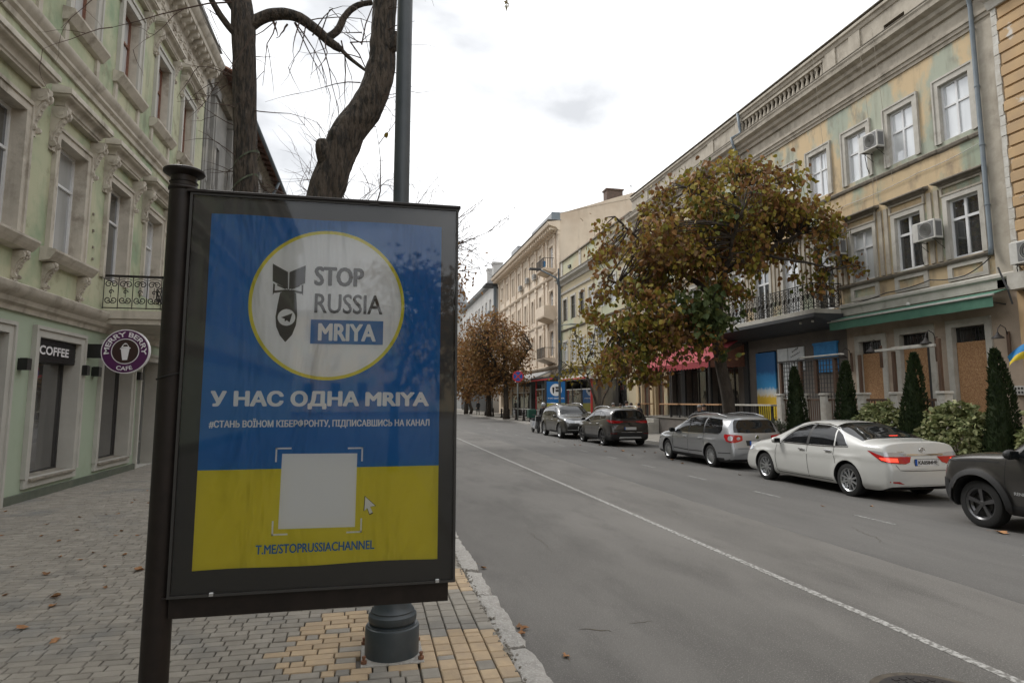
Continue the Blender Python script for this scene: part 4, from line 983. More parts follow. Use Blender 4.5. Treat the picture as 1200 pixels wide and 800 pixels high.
# painted shutters on the grey shop wall
mb = MB(); FR.box(mb, 25.18, 26.62, 1.05, 4.05, -.05, .04, 0)
shp = bpy.data.materials.new('flag_paint'); shp.use_nodes = True; nt = shp.node_tree; N = nt.nodes.new; L = nt.links.new
g_ = N('ShaderNodeNewGeometry'); sx = N('ShaderNodeSeparateXYZ'); L(g_.outputs['Position'], sx.inputs[0]); nz_n = N('ShaderNodeTexNoise'); nz_n.inputs['Scale'].default_value = 7; L(g_.outputs['Position'], nz_n.inputs[0])
zz = mth('ADD', sx.outputs[2], mth('MULTIPLY', nz_n.outputs[0], .35)); mrn = N('ShaderNodeMapRange'); mrn.inputs[1].default_value = 1.0; mrn.inputs[2].default_value = 4.3; L(zz, mrn.inputs[0])
rmp = N('ShaderNodeValToRGB'); L(mrn.outputs[0], rmp.inputs[0]); e = rmp.color_ramp.elements
e[0].position = .0; e[0].color = (.60, .36, .02, 1); e[1].position = .36; e[1].color = (.62, .40, .03, 1)
for p_, c_ in ((.41, (.60, .58, .52)), (.46, (.45, .52, .56)), (.50, (.03, .24, .50)), (.66, (.02, .19, .44)), (.72, (.01, .09, .25)), (.9, (.01, .11, .30))):
    q = e.new(p_); q.color = (*c_, 1)
L(rmp.outputs[0], nt.nodes['Principled BSDF'].inputs['Base Color']); nt.nodes['Principled BSDF'].inputs['Roughness'].default_value = .6
mb.build('painted_shutter', shp, OB)['label'] = 'shutter painted blue above yellow'
mb = MB()
for k in range(8): FR.box(mb, 25.3 + k*.16, 25.40 + k*.16, 1.0, 1.72, .05, .07)
mb.build('yellow_slats', M['flag_yellow'], OB)
mb = MB(); FR.box(mb, 24.25, 24.95, 1.0, 4.12, .01, .06); mb.build('painted_shutter', M['mural_white'], OB)['label'] = 'white painted shutter, open half'
so_ = None
mb = MB(); FR.box(mb, 23.2, 24.2, 3.15, 4.12, .01, .06); so_ = mb.build('painted_shutter', M['mural_white'], OB); so_['label'] = 'white square shutter with handwriting'
mb = MB()
for r_i, (yy_, zz_, ln) in enumerate(((23.95, 3.92, .42), (24.05, 3.72, .6), (23.9, 3.50, .5))):
    pts = [FR.p(yy_ - ln*t/14 - .0, zz_ + .04*math.sin(t*2.3 + r_i) + .012*t, .066) for t in range(15)]; mb.tube(pts, .009, 4)
mb.build('handwriting', M['ink_dark'], so_)
mb = MB(); FR.box(mb, 21.25, 22.55, 3.0, 4.10, .01, .08); FR.box(mb, 21.2, 22.6, 4.10, 4.18, .01, .10); mb.build('painted_shutter', M['flag_blue'], OB)['label'] = 'square blue painted shutter'

# cafe fronts under the red awning: mullioned dark glazing
for i, (a, b, z0, z1, d) in enumerate(C1):
    FR.window(OB, a, b, z0, z1, d - .02, M['dark_frame'] if i < 4 else M['brown_frame'], 'pane_shop', vs=(.33, .66) if b - a > 1.6 else (.5,), hs=(.78,), fw=.07, name='cafe_window')
for y in (27.4, 30.8, 33.65, 35.9, 38.0, 40.2):
    mb = MB(); FR.box(mb, y - .18, y + .18, .13, 5.05, 0, .10); mb.build('shop_pilaster', M['ochre_wall' if y > 35 else 'dark_canopy'], OB)
mb = MB(); FR.box(mb, 36.2, 37.7, 3.7, 4.3, .02, .2); mb.build('shop_sign', M['dark_canopy'], OB)

# green awning over the boarded doors
ga = root('green_awning', 'half retracted dark green awning with a white bar above the boarded doors', 'awning', (17.4, 17.6, 4.6))
mb = MB(); FR.strip(mb, [(.10, 5.02), (.62, 4.86), (.62, 4.845), (.10, 4.995)], 14.35, 20.9); mb.build('canopy', M['awning_green'], ga)
mb = MB()
n = 26; y0 = 14.35; st = (20.9 - 14.35)/n
for k in range(n):
    a, b = y0 + k*st, y0 + (k + 1)*st; w0, w1_ = .006*math.sin(k*1.9), .006*math.sin((k + 1)*1.9)
    mb.quad(FR.p(a, 4.80, .62), FR.p(b, 4.80, .62), FR.p(b, 4.50, .62 + w1_*2), FR.p(a, 4.50 + .01*math.sin(k), .62 + w0*2))
mb.build('valance', M['awning_green'], ga, smooth=True)
mb = MB(); mb.tube([FR.p(14.3, 4.83, .64), FR.p(20.95, 4.83, .64)], .035, 10); mb.build('front_bar', M['ac_white'], ga, smooth=True)
for y in (14.5, 17.6, 20.7):
    mb = MB(); mb.tube([FR.p(y, 4.6, 0), FR.p(y + .3, 4.72, .35), FR.p(y, 4.83, .6)], .02, 6); mb.build('folding_arm', M['dark_frame'], ga)
MB().lathe([(.06, 0), (.06, .05), (.03, .09)], 10, T=Matrix.Translation(FR.p(17.5, 5.0, .35))).build('cable_gland', M['ac_white'], ga)

# red awning of the cafe, behind the tree
ra = root('red_awning', 'steep red cafe awning on black posts, half hidden by the autumn tree', 'awning', (16.4, 31, 2.8))
mb = MB(); FR.strip(mb, [(.02, 5.0), (2.0, 3.75), (2.0, 3.72), (.02, 4.97)], 27.45, 35.6); mb.build('canopy', M['awning_red'], ra)
mb = MB()
y = 27.45; k = 0
while y < 35.55:
    mb.add([FR.p(y, 3.73, 2.0), FR.p(y + .3, 3.73, 2.0), FR.p(y + .3, 3.48, 2.0), FR.p(y + .15, 3.42, 2.0), FR.p(y, 3.48, 2.0)], [(0, 1, 2, 3, 4)]); y += .3
mb.build('valance', M['awning_red'], ra)
mb = MB(); FR.strip(mb, [(.02, 4.6), (1.9, 3.76), (1.9, 3.45), (.02, 3.5)], 27.44, 27.46); mb.build('side_flap', M['brown_frame'], ra)
for y in (27.5, 31.5, 35.5):
    mb = MB(); mb.tube([FR.p(y, .9, 1.95), FR.p(y, 3.74, 1.95)], .04, 8); mb.build('post', M['dark_frame'], ra)

# ------------------------------------------------------------------ raised terrace in front of the shops
te = root('terrace', 'raised terrace platform along the right shop fronts with white steps', 'terrace', (16.2, 25, .13))
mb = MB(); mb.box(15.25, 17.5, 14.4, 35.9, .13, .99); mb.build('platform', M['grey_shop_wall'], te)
mb = MB(); mb.box(15.2, 17.5, 14.38, 35.92, .99, 1.02); mb.build('paving_slab', M['paving_far'], te)
for k in range(4):
    mb = MB(); mb.bbox(14.1 + k*.28, 15.24, 32.4, 33.9, .13 + k*.2 - (.0 if k == 0 else .0), .33 + k*.2, b=.01); mb.build('step', M['pale_trim'], te)
# white fence piers, railings, timber posts and the lamp bar
fe = root('terrace_fence', 'low white piers with dark railings along the edge of the terrace', 'fence', (15.4, 18, 1.02))
py = [14.72, 16.35, 17.70, 19.45, 20.55]
for y in py + [21.9]:
    mb = MB(); mb.bbox(15.27, 15.53, y - .13, y + .13, 1.02, 2.08, b=.01); mb.bbox(15.24, 15.56, y - .16, y + .16, 2.081, 2.15, b=.015)
    mb.box(15.262, 15.27, y - .08, y + .08, 1.2, 1.95); mb.build('pier', M['peeled_white'], fe)
for a, b in zip(py[:], (py + [21.9])[1:]):
    mb = MB(); mb.box(15.38, 15.42, a + .14, b - .14, 1.88, 1.95); mb.box(15.385, 15.415, a + .14, b - .14, 1.15, 1.19)
    y = a + .24
    while y < b - .2: mb.box(15.388, 15.412, y - .012, y + .012, 1.19, 1.88); y += .11
    mb.build('railing', M['wood_post'], fe)
pg = root('timber_pergola', 'brown timber posts carrying a pale bar with two hooded lamps before the boarded doors', 'pergola', (15.4, 16, 2.15))
for y, zt in ((14.78, 3.62), (16.38, 3.36), (17.76, 3.36)):
    mb = MB(); mb.bbox(15.36, 15.44, y - .045, y + .045, 2.15, zt, b=.01); mb.build('post', M['wood_post'], pg)
mb = MB(); mb.box(15.30, 15.50, 14.85, 17.0, 3.40, 3.47); mb.box(15.36, 15.44, 15.4, 16.4, 3.47, 3.50); mb.build('beam', M['peeled_white'], pg)
def hooded(x, y, z, parent, w):
    mb = MB(); mb.tube([(x + .35, y, z + .1), (x + .28, y, z + .30), (x + .12, y, z + .38), (x + .02, y, z + .28), (x, y, z + .15)], .012, 6); mb.lathe([(.16, 0), (.13, .04), (.05, .10), (.025, .17)], 14, T=Matrix.Translation((x, y, z))); mb.build('hooded_lamp', M['wrought_iron'], parent, ang=50)
    mb = MB(); mb.box(x + .34, x + .38, y - .045, y + .045, z - .5, z + .2); mb.build('lamp_board', M['wood_post'], parent)
hooded(15.35, 15.15, 3.5, pg, 0); hooded(15.35, 17.2, 3.42, pg, 0)
wl_ = root('wall_lamp', 'hooded iron wall lamp on a brown board left of the flag', 'wall lamp', (17.4, 14.45, 3.4)); hooded(17.06, 14.45, 3.62, wl_, 0)
w2_ = root('wall_lamp', 'hooded iron wall lamp on a brown board left of the leftmost boarded door', 'wall lamp', (17.4, 20.5, 3.2)); hooded(17.06, 20.5, 3.45, w2_, 0)
mb = MB(); mb.box(17.40, 17.5, 14.12, 14.42, 2.05, 2.30)
ib = mb.build('intercom_panel', M['ac_white']); tag(ib, 'small pale panel of meter buttons on the wall under the flag', 'panel')
for k in range(3):
    for j in range(2): MB().box(17.39, 17.40, 14.15 + k*.09, 14.20 + k*.09, 2.09 + j*.11, 2.15 + j*.11).build('button', M['dark_frame'], ib)
# dark lattice pergola further left
lt = root('lattice_pergola', 'dark lattice screen on brown posts at the left end of the white fence', 'pergola', (15.4, 20.3, 1))
for y in (18.9, 19.85, 20.7, 21.85):
    mb = MB(); mb.bbox(15.34, 15.46, y - .06, y + .06, 1.02 if y > 20 else 2.15, 3.32, b=.01); mb.build('post', M['wood_post'], lt)
mb = MB(); mb.box(15.32, 15.48, 18.6, 21.95, 3.32, 3.38); mb.build('top_rail', M['dark_frame'], lt)
mb = MB(); y = 18.7
while y < 21.9: mb.box(15.39, 15.405, y - .012, y + .012, 1.98, 3.32); y += .155
z = 2.03
while z < 3.3: mb.box(15.375, 15.389, 18.65, 21.9, z - .012, z + .012); z += .155
mb.build('lattice', M['dark_frame'], lt)
mb = MB(); mb.bbox(15.3, 15.45, 18.5, 20.6, 3.42, 3.47, b=.02); mb.build('lamp_bar', M['peeled_white'], lt)

# flag hanging out at the right edge
fg = root('flag', 'blue and yellow flag hanging from the wall at the right edge', 'flag', (15.2, 12.6, 3.2))
mb = MB(); mb.tube([(17.35, 12.3, 4.1), (15.9, 11.7, 4.6)], .018, 8); mb.build('staff', M['wood_post'], fg)
nu, nv = 24, 14; mb = MB()
for j in range(nv + 1):
    for i in range(nu + 1):
        u, v = i/nu, j/nv
        x = 16.0 + .06*math.sin(u*9 + v*3) + .05*u; y = 13.35 - 1.35*u + .10*math.sin(u*7)*v; z = 2.95 + .85*u + .12*math.sin(u*5 + .6) - (.32 + .28*u)*v + .02*math.sin(u*11 + v*4)
        mb.v.append((x, y, z))
for j in range(nv):
    for i in range(nu): a = j*(nu + 1) + i; mb.f.append((a, a + 1, a + nu + 2, a + nu + 1)); mb.m.append(0 if j < nv/2 else 1)
mb.build('cloth', [M['flag_blue'], M['flag_yellow']], fg, smooth=True)

# ------------------------------------------------------------------ house at the right edge, boarded in courses
HB = root('rusticated_house', 'orange house with horizontal channelled courses at the right edge', 'building', (17.35, 6, .13))
FH = Fac(17.30, -1)
wins = [(c - .6, c + .6, z0, z1, .2) for c in (11.4, 8.4, 5.4, 2.4, -.6, -4, -8, -12, -16) for z0, z1 in ((6.3, 8.5), (10.2, 12.2), (1.2, 3.8))]
mb = MB(); FH.wall(mb, -40, 14.0, .13, 14.5, wins, .2); mb.box(17.31, 29, 13.97, 14.0, .13, 14.5); mb.build('wall', M['orange_wall'], HB)
for w_ in wins: FH.surround(HB, w_[0], w_[1], w_[2], w_[3], .16, .05, M['pale_trim'], step=False) if w_[0] > 4 else None; FH.window(HB, w_[0], w_[1], w_[2], w_[3], .18, M['white_frame'], 'pane_dark')
z = 5.5
while z < 13.1:
    mb = MB(); FH.strip(mb, [(0, z), (.05, z), (.05, z + .26), (.0, z + .30)], 12.2, 13.78 + (.06 if int(z*3) % 2 else 0)); mb.build('course_block', M['orange_wall'], HB); z += .345
mb = MB(); FH.strip(mb, [(0, 13.1), (.12, 13.1), (.22, 13.3), (.4, 13.4), (.42, 13.9), (0, 14.1)], 4, 14.02); mb.build('cornice', M['peeled_white'], HB)
mb = MB()
for k in range(26):
    z = 5.4 + k*.3; FH.box(mb, 13.82 + U(0, .05), 13.99, z, z + .28 + U(0, .02), 0, .045 + U(0, .02))
mb.build('peeled_edge', M['peeled_white'], HB); bpy.data.objects[-1] if False else None
mb = MB(); FH.box(mb, 4, 14.0, 4.9, 5.35, 0, .3); mb.build('shop_band', M['pale_trim'], HB)
mb = MB(); sag(mb, [FH.p(13.6, 7.4, .1), FH.p(12.4, 7.9, .3)], .010, .1); mb.build('cable', M['ac_white'], HB)
mb = MB(); sag(mb, [FH.p(14.3, 5.6, .2), FH.p(13.95, 4.9, .35), FH.p(13.9, 4.5, .30)], .03, .02); mb.build('cable', M['cable_black'], HB)
# ------------------------------------------------------------------ yellow house beyond the ochre one
YB_ = root('yellow_building', 'faded yellow house with a pierced parapet between the ochre and the cream buildings', 'building', (17.5, 49, .13))
F2 = Fac(17.5, -1)
yb = [42.0 + i*2.42 for i in range(7)]
g1 = [(c - .6, c + .6, 5.3, 7.25, .16) for c in yb]; g2_ = [(c - .6, c + .6, 9.2, 11.2, .16) for c in yb]; g0 = [(42.2, 45.2, .6, 4.0, .3), (46.2, 50.6, .6, 4.0, .3), (51.6, 56.6, .6, 4.0, .3)]
mb = MB(); F2.wall(mb, 40.62, 57.9, .13, 14.9, g0 + g1 + g2_, .16, 0, 0); mb.box(17.52, 30, 57.86, 57.88, .1, 14.9); mb.box(17.52, 30, 40.64, 40.66, .1, 14.9); mb.box(17.52, 30, 40.7, 57.8, 14.5, 14.55); mb.build('wall', M['yellow_wall'], YB_)
for i, h in enumerate(g1 + g2_):
    F2.surround(YB_, h[0], h[1], h[2], h[3], .18, .05, M['pale_trim'], step=False)
    F2.window(YB_, h[0], h[1], h[2], h[3], .14, M['white_frame'] if i not in (11, 12, 13) else M['dark_frame'], 'pane_dark' if i in (11, 12, 13) else 'pane_pale' if i > 6 else 'pane_sky_grey', vs=(.5,), hs=(.62,), fw=.08, bar=.08)
for h in g0: F2.window(YB_, h[0], h[1], h[2], h[3], .28, M['dark_frame'], 'pane_shop', vs=(.33, .66), hs=(.75,), name='cafe_window')
mb = MB(); F2.strip(mb, [(0, 12.6), (.1, 12.6), (.2, 12.8), (.5, 12.95), (.55, 13.15), (0, 13.25)], 40.62, 57.9); F2.strip(mb, [(0, 11.75), (.1, 11.78), (.14, 11.95), (0, 12.0)], 40.62, 57.9); mb.build('cornice', M['pale_trim'], YB_)
mb = MB(); F2.box(mb, 40.62, 57.9, 13.16, 13.2, 0, .6); F2.box(mb, 40.62, 57.92, 14.9, 15.0, -.3, .15); mb.build('cornice_flashing', M['dark_ledge'], YB_)
mb = MB(); F2.strip(mb, [(0, 8.25), (.12, 8.3), (.16, 8.4), (0, 8.45)], 40.62, 57.9); F2.strip(mb, [(0, 4.5), (.15, 4.5), (.25, 4.75), (0, 4.85)], 40.62, 57.9); mb.build('floor_ledge', M['dark_ledge'], YB_)
for y in (43.2, 45.6, 48.0, 50.4, 52.8, 55.2, 57.6):
    mb = MB(); F2.box(mb, y - .15, y + .15, 4.86, 8.24, 0, .06); mb.build('pilaster_strip', M['yellow_wall'], YB_)
for y in (41.5, 46.5, 52.0, 57.4):
    mb = MB(); F2.box(mb, y - .25, y + .25, 13.21, 14.88, 0, .07); mb.build('parapet_pier', M['pale_trim'], YB_)
mb = MB(); F2.box(mb, 42.2, 45.9, 13.6, 14.5, -.01, .012); mb.build('balustrade_recess', M['dark_ledge'], YB_)
y = 42.35
while y < 45.8: inst('baluster', balm, (17.42, y, 13.65), YB_); y += .28
mb = MB(); mb.box(17.36, 17.5, 54.6, 55.2, 13.9, 14.15); mb.build('attic_vent', M['dark_frame'], YB_)
ac(46.85 - .0, 9.9, 'white air conditioner on the yellow house, upper floor', grp='air conditioners on the street fronts')
ac(47.0, 7.0, 'white air conditioner on the yellow house, lower floor', grp='air conditioners on the street fronts')
mb = MB(); mb.tube([F2.p(57.6, 13.2, .4), F2.p(57.6, 12.6, .15), F2.p(57.6, .3, .15)], .09, 8); mb.build('drainpipe', M['blue_grey_pipe'], YB_, smooth=True)

# ------------------------------------------------------------------ cream four storey building
CB = root('cream_building', 'tall cream building with arched windows, balconies and a bare gable with a brick chimney', 'building', (17.5, 73, .13))
F3 = Fac(17.5, -1)
yc_ = [61.0, 65.3, 68.6, 72.0, 75.4, 78.8, 82.2, 85.6]
rows = ((1.0, 4.2), (6.3, 8.7), (10.4, 12.8), (15.1, 17.3))
hl = [(c - (.75 if c == 61 else .5), c + (.75 if c == 61 else .5), a, b, .25) for c in yc_ for a, b in rows]
mb = MB(); F3.wall(mb, 58.0, 88.0, .13, 18.6, hl, .25)
mb.add([(17.5, 58.0, .13), (34, 58.0, .13), (34, 58.0, 24.2), (30, 58.0, 24.2), (17.5, 58.0, 19.9)], [(0, 1, 2, 3, 4)]); mb.add([(17.5, 88.0, .13), (34, 88.0, .13), (34, 88.0, 24.2), (17.5, 88.0, 19.9)], [(0, 1, 2, 3)])
mb.build('wall', M['cream_wall'], CB)
for h in hl:
    arch = h[2] > 6 and h[2] < 15
    F3.surround(CB, h[0], h[1], h[2], h[3], .22, .09, M['cream_trim'], step=False)
    F3.window(CB, h[0], h[1], h[2], h[3], .22, M['white_frame'], 'pane_sky_grey' if h[2] < 15 else 'pane_pale', vs=(.5,), hs=(.7,), fw=.09, bar=.09)
    if arch:
        mb = MB(); c = (h[0] + h[1])/2; r = (h[1] - h[0])/2
        pr = [(h[0] - .005, h[3] + .005)] + [(c - r*math.cos(t*PI/10), h[3] - r*.9 + r*.9*math.sin(t*PI/10)) for t in range(11)] + [(h[1] + .005, h[3] + .005)]
        for q in (range(0, 6), range(6, 12)): pass
        mb.add([F3.p(y, z, .02) for y, z in pr] , [tuple([0] + list(range(1, 7))), tuple(list(range(6, 12)) + [12])]); mb.build('arch_spandrel', M['cream_trim'], CB)
for y in (58.25, 59.6, 62.4, 63.9, 66.95, 70.3, 73.7, 77.1, 80.5, 83.9, 87.7):
    for z0, z1 in ((5.4, 9.6), (9.9, 13.9), (14.4, 18.2)):
        mb = MB(); F3.box(mb, y - .22, y + .22, z0, z1, 0, .14); F3.box(mb, y - .28, y + .28, z1 - .35, z1, .0, .2); mb.build('pilaster', M['cream_trim'], CB)
mb = MB()
for z, o in ((5.0, .25), (9.62, .15), (13.95, .28)): F3.strip(mb, [(0, z), (o*.6, z + .02), (o, z + .18), (o, z + .26), (0, z + .32)], 58, 88)
mb.build('string_course', M['cream_trim'], CB)
mb = MB(); F3.strip(mb, [(0, 18.2), (.2, 18.25), (.4, 18.5), (1.15, 18.7), (1.25, 19.0), (0, 19.2)], 57.9, 88.1); mb.build('cornice', M['cream_trim'], CB)
y = 58.2
while y < 88:
    mb = MB(); F3.box(mb, y, y + .18, 18.30, 18.56, .2, 1.0); mb.build('modillion', M['cream_trim'], CB); y += .75
mb = MB(); mb.box(16.25, 17.6, 57.85, 88.1, 19.201, 19.25); mb.add([(17.3, 57.95, 19.9), (34, 57.95, 24.25), (34, 88.05, 24.25), (17.3, 88.05, 19.9)], [(0, 1, 2, 3)]); mb.build('roof', M['roof_tin'], CB)
mb = MB(); mb.box(16.7, 17.5, 58.0, 66, 19.26, 19.95); mb.box(16.5, 17.5, 72, 75.5, 19.26, 20.0); mb.build('parapet_casing', M['roof_tin'], CB)
mb = MB(); mb.box(16.65, 17.52, 57.97, 57.995, 19.2, 20.0); mb.build('parapet_casing', M['blue_grey_pipe'], CB)
mb = MB(); mb.box(22.6, 24.3, 58.6, 59.6, 20.5, 22.85); mb.box(22.5, 24.4, 58.5, 59.7, 22.85, 23.0); mb.build('chimney', M['brick_red'], CB)
mb = MB(); mb.tube([(25.2, 58.6, 22), (25.2, 58.6, 23.6)], .03, 5); mb.tube([(24.9, 58.6, 23.3), (25.5, 58.6, 23.5)], .02, 4); mb.tube([(25.0, 58.6, 23.5), (25.4, 58.6, 23.2)], .02, 4); mb.build('aerial', M['dark_frame'], CB)
for z in (6.0, 10.1, 14.85):
    mb = MB(); F3.strip(mb, [(0, z - .55), (.6, z - .35), (1.2, z - .15), (1.25, z), (0, z)], 59.6, 62.6); mb.build('balcony_floor', M['cream_trim'], CB)
    mb = MB()
    if z == 10.1:
        F3.box(mb, 59.6, 62.6, z, z + 1.0, 1.12, 1.22); F3.box(mb, 59.6, 59.7, z, z + 1.0, 0, 1.12); mb.build('balcony_parapet', M['cream_trim'], CB)
    else:
        F3.box(mb, 59.62, 62.6, z + .97, z + 1.02, 1.14, 1.2); F3.box(mb, 59.62, 59.67, z + .97, z + 1.02, 0, 1.14)
        y = 59.65
        while y < 62.6: F3.box(mb, y - .015, y + .015, z, z + .97, 1.15, 1.18); y += .18
        o = .1
        while o < 1.15: F3.box(mb, 59.63, 59.66, z, z + .97, o - .015, o + .015); o += .18
        mb.build('balcony_railing', M['wrought_iron'], CB)
mb = MB(); F3.box(mb, 60.1, 60.5, 15.05, 15.6, .9, 1.1); mb.build('blue_crate', M['flag_blue'], CB)
for y, z, l in ((66.9, 15.0, 'first from the corner'), (70.2, 15.2, 'second from the corner'), (73.6, 14.9, 'third from the corner')):
    ac(y, z, 'small white air conditioner high on the cream building, %s' % l)
mb = MB(); F3.strip(mb, [(.3, 4.8), (3.0, 3.7), (3.0, 3.6), (.3, 4.7)], 60, 70); mb.build('cafe_canopy', M['roof_tin'], CB)
mb = MB(); F3.strip(mb, [(.3, 4.6), (2.6, 4.0), (2.6, 3.3), (2.55, 3.3), (2.55, 3.9), (.3, 4.5)], 70.2, 87); mb.build('cafe_canopy', M['canvas_white'], CB)

# glazed cafe verandas standing on the pavement
def veranda(y0, y1, x0, h, lab, roofm, postm, red=False):
    v = root('cafe_veranda', lab, 'veranda', (x0, (y0 + y1)/2, .13))
    n = max(2, round((y1 - y0)/2.4)); st = (y1 - y0)/n
    for i in range(n + 1):
        mb = MB(); mb.box(x0, x0 + .12, y0 + i*st - .06, y0 + i*st + .06, .13, h); mb.build('post', M['red_paint'] if red and i in (0, n) else M[postm], v)
    for i in range(n):
        w = MB(); a, b = y0 + i*st + .06, y0 + (i + 1)*st - .06
        w.box(x0 + .03, x0 + .09, a, b, 1.0, 1.08); w.box(x0 + .03, x0 + .09, a, b, h - .75, h - .68); w.box(x0 + .03, x0 + .09, a, b, .2, .26)
        wo_ = w.build('window', M['ac_white'], v)
        MB().box(x0 + .05, x0 + .06, a, b, .26, 1.0).build('pane', M['pane_shop'], wo_); MB().box(x0 + .05, x0 + .06, a, b, 1.08, h - .75).build('pane', M['pane_dark'], wo_)
    mb = MB(); mb.box(x0 - .35, 17.4, y0 - .3, y1 + .3, h, h + .28); mb.build('roof', M[roofm], v)
    mb = MB(); mb.box(x0 - .37, x0 - .351, y0 - .3, y1 + .3, h + .02, h + .12); mb.build('fascia', M['red_paint' if red else 'dark_frame'], v)
    mb = MB(); mb.box(x0 + .1, 17.4, y0, y0 + .08, .13, 1.1); mb.box(x0 + .1, 17.4, y0 + .02, y0 + .06, 1.1, h); mb.build('side_wall', M['pane_shop'], v)
    return v
veranda(43.5, 50.0, 15.3, 3.45, 'glazed cafe veranda with red corner posts behind the parked cars', 'canvas_white', 'dark_frame', True)
veranda(50.6, 57.2, 14.8, 3.6, 'dark framed cafe veranda with a red fascia beside the second poster case', 'dark_canopy', 'grey_frame', True)
veranda(61, 69, 15.2, 3.4, 'pale glazed cafe veranda under the cream building', 'dark_canopy', 'grey_frame')

# ------------------------------------------------------------------ distant buildings
PB = root('pale_building', 'pale grey building with chimneys beyond the cream building', 'building', (17.5, 105, .13))
F4 = Fac(17.3, -1)
hh4 = [(c - .7, c + .7, a, b, .25) for c in [94 + 3.4*i for i in range(9)] for a, b in ((1, 3.6), (6, 8.6), (10.4, 13), (14.6, 17))]
mb = MB(); F4.wall(mb, 91.5, 124, .13, 19.2, hh4, .25); mb.add([(17.3, 91.5, .13), (30, 91.5, .13), (30, 91.5, 21), (17.3, 91.5, 19.2)], [(0, 1, 2, 3)]); mb.build('wall', M['white_far_wall'], PB)
for h in hh4: (h[2] > 2) and F4.window(PB, h[0], h[1], h[2], h[3], .22, M['white_frame'], 'pane_sky_grey', vs=(.5,), hs=(.66,), fw=.1, bar=.1)
mb = MB(); F4.box(mb, 91.6, 123.9, .3, 4.2, -.2, .12); mb.build('shopfront', M['dark_canopy'], PB)
mb = MB(); F4.strip(mb, [(0, 18.8), (.5, 19.0), (.7, 19.4), (0, 19.6)], 91.4, 124); mb.add([(16.9, 91.3, 19.6), (30, 91.3, 21.5), (30, 124, 21.5), (16.9, 124, 19.6)], [(0, 1, 2, 3)]); mb.build('roof', M['roof_tin'], PB)
for y in (96, 101):
    mb = MB(); mb.box(18.2, 19.6, y, y + 1.3, 19.5, 23.0); mb.box(18.1, 19.7, y - .1, y + 1.4, 23, 23.3); mb.build('chimney', M['white_far_wall'], PB)
WB = root('link_building', 'recessed brownish house wall with a dark canopy balcony beside the cream building', 'building', (18.5, 89.7, .13))
mb = MB(); mb.box(18.4, 30, 88.02, 91.48, .13, 19.6); mb.build('wall', M['cream_wall'], WB)
mb = MB(); mb.box(15.6, 18.4, 88.3, 91.2, 18.2, 18.45); mb.build('balcony_canopy', M['dark_canopy'], WB)
mb = MB(); mb.box(16.9, 17.3, 89, 89.3, 12, 18.2); mb.box(16.0, 18.4, 88.4, 91.2, 14.2, 14.5); mb.build('balcony_frame', M['blue_grey_pipe'], WB)
KB = root('domed_building', 'distant pale corner building with a small dome and spire', 'building', (15, 150, .13))
mb = MB(); mb.box(14.5, 40, 140, 180, .13, 20); mb.build('wall', M['white_far_wall'], KB)
MB().box(14.3, 14.5, 140.5, 179, .3, 4.3).build('shopfront', M['dark_canopy'], KB)
mb = MB(); mb.box(14.2, 40, 139.6, 180, 20, 20.6); mb.build('cornice', M['pale_trim'], KB)
T = Matrix.Translation((17.8, 143, 0))
mb = MB(); mb.lathe([(3.0, 20.6), (3.0, 23.5), (3.3, 23.6), (3.2, 24.2), (2.9, 26), (2.1, 27.8), (1.1, 29), (.9, 29.2), (.9, 31.2), (1.1, 31.3), (.7, 32.2), (.2, 32.8), (.12, 33)], 16, T=T); mb.build('dome', M['roof_tin'], KB, ang=30)
mb = MB(); mb.lathe([(.1, 33), (.75, 33.5), (.95, 34.2), (.7, 34.9), (.1, 35.3), (.05, 37.4)], 12, T=T); mb.build('finial', M['cream_trim'], KB, ang=40)
for k in range(8):
    for j in range(4):
        mb = MB(); mb.box(14.42, 14.5, 142 + k*4.2, 143.6 + k*4.2, 2 + j*4.7, 4.6 + j*4.7); mb.build('window', M['pane_dark'], KB)
DB = root('distant_block', 'distant building closing the far end of the street', 'building', (3, 260, .13))
mb = MB(); mb.box(-26, 28, 255, 280, .13, 17); mb.build('wall', M['white_far_wall'], DB)
for k in range(12):
    for j in range(3): MB().box(-24 + k*4.3, -22.4 + k*4.3, 254.9, 255, 2.5 + j*4.6, 5.1 + j*4.6).build('window', M['pane_dark'], DB)
MB().box(-26.5, 28.5, 254.5, 280, 17, 17.6).build('roof', M['roof_tin'], DB)

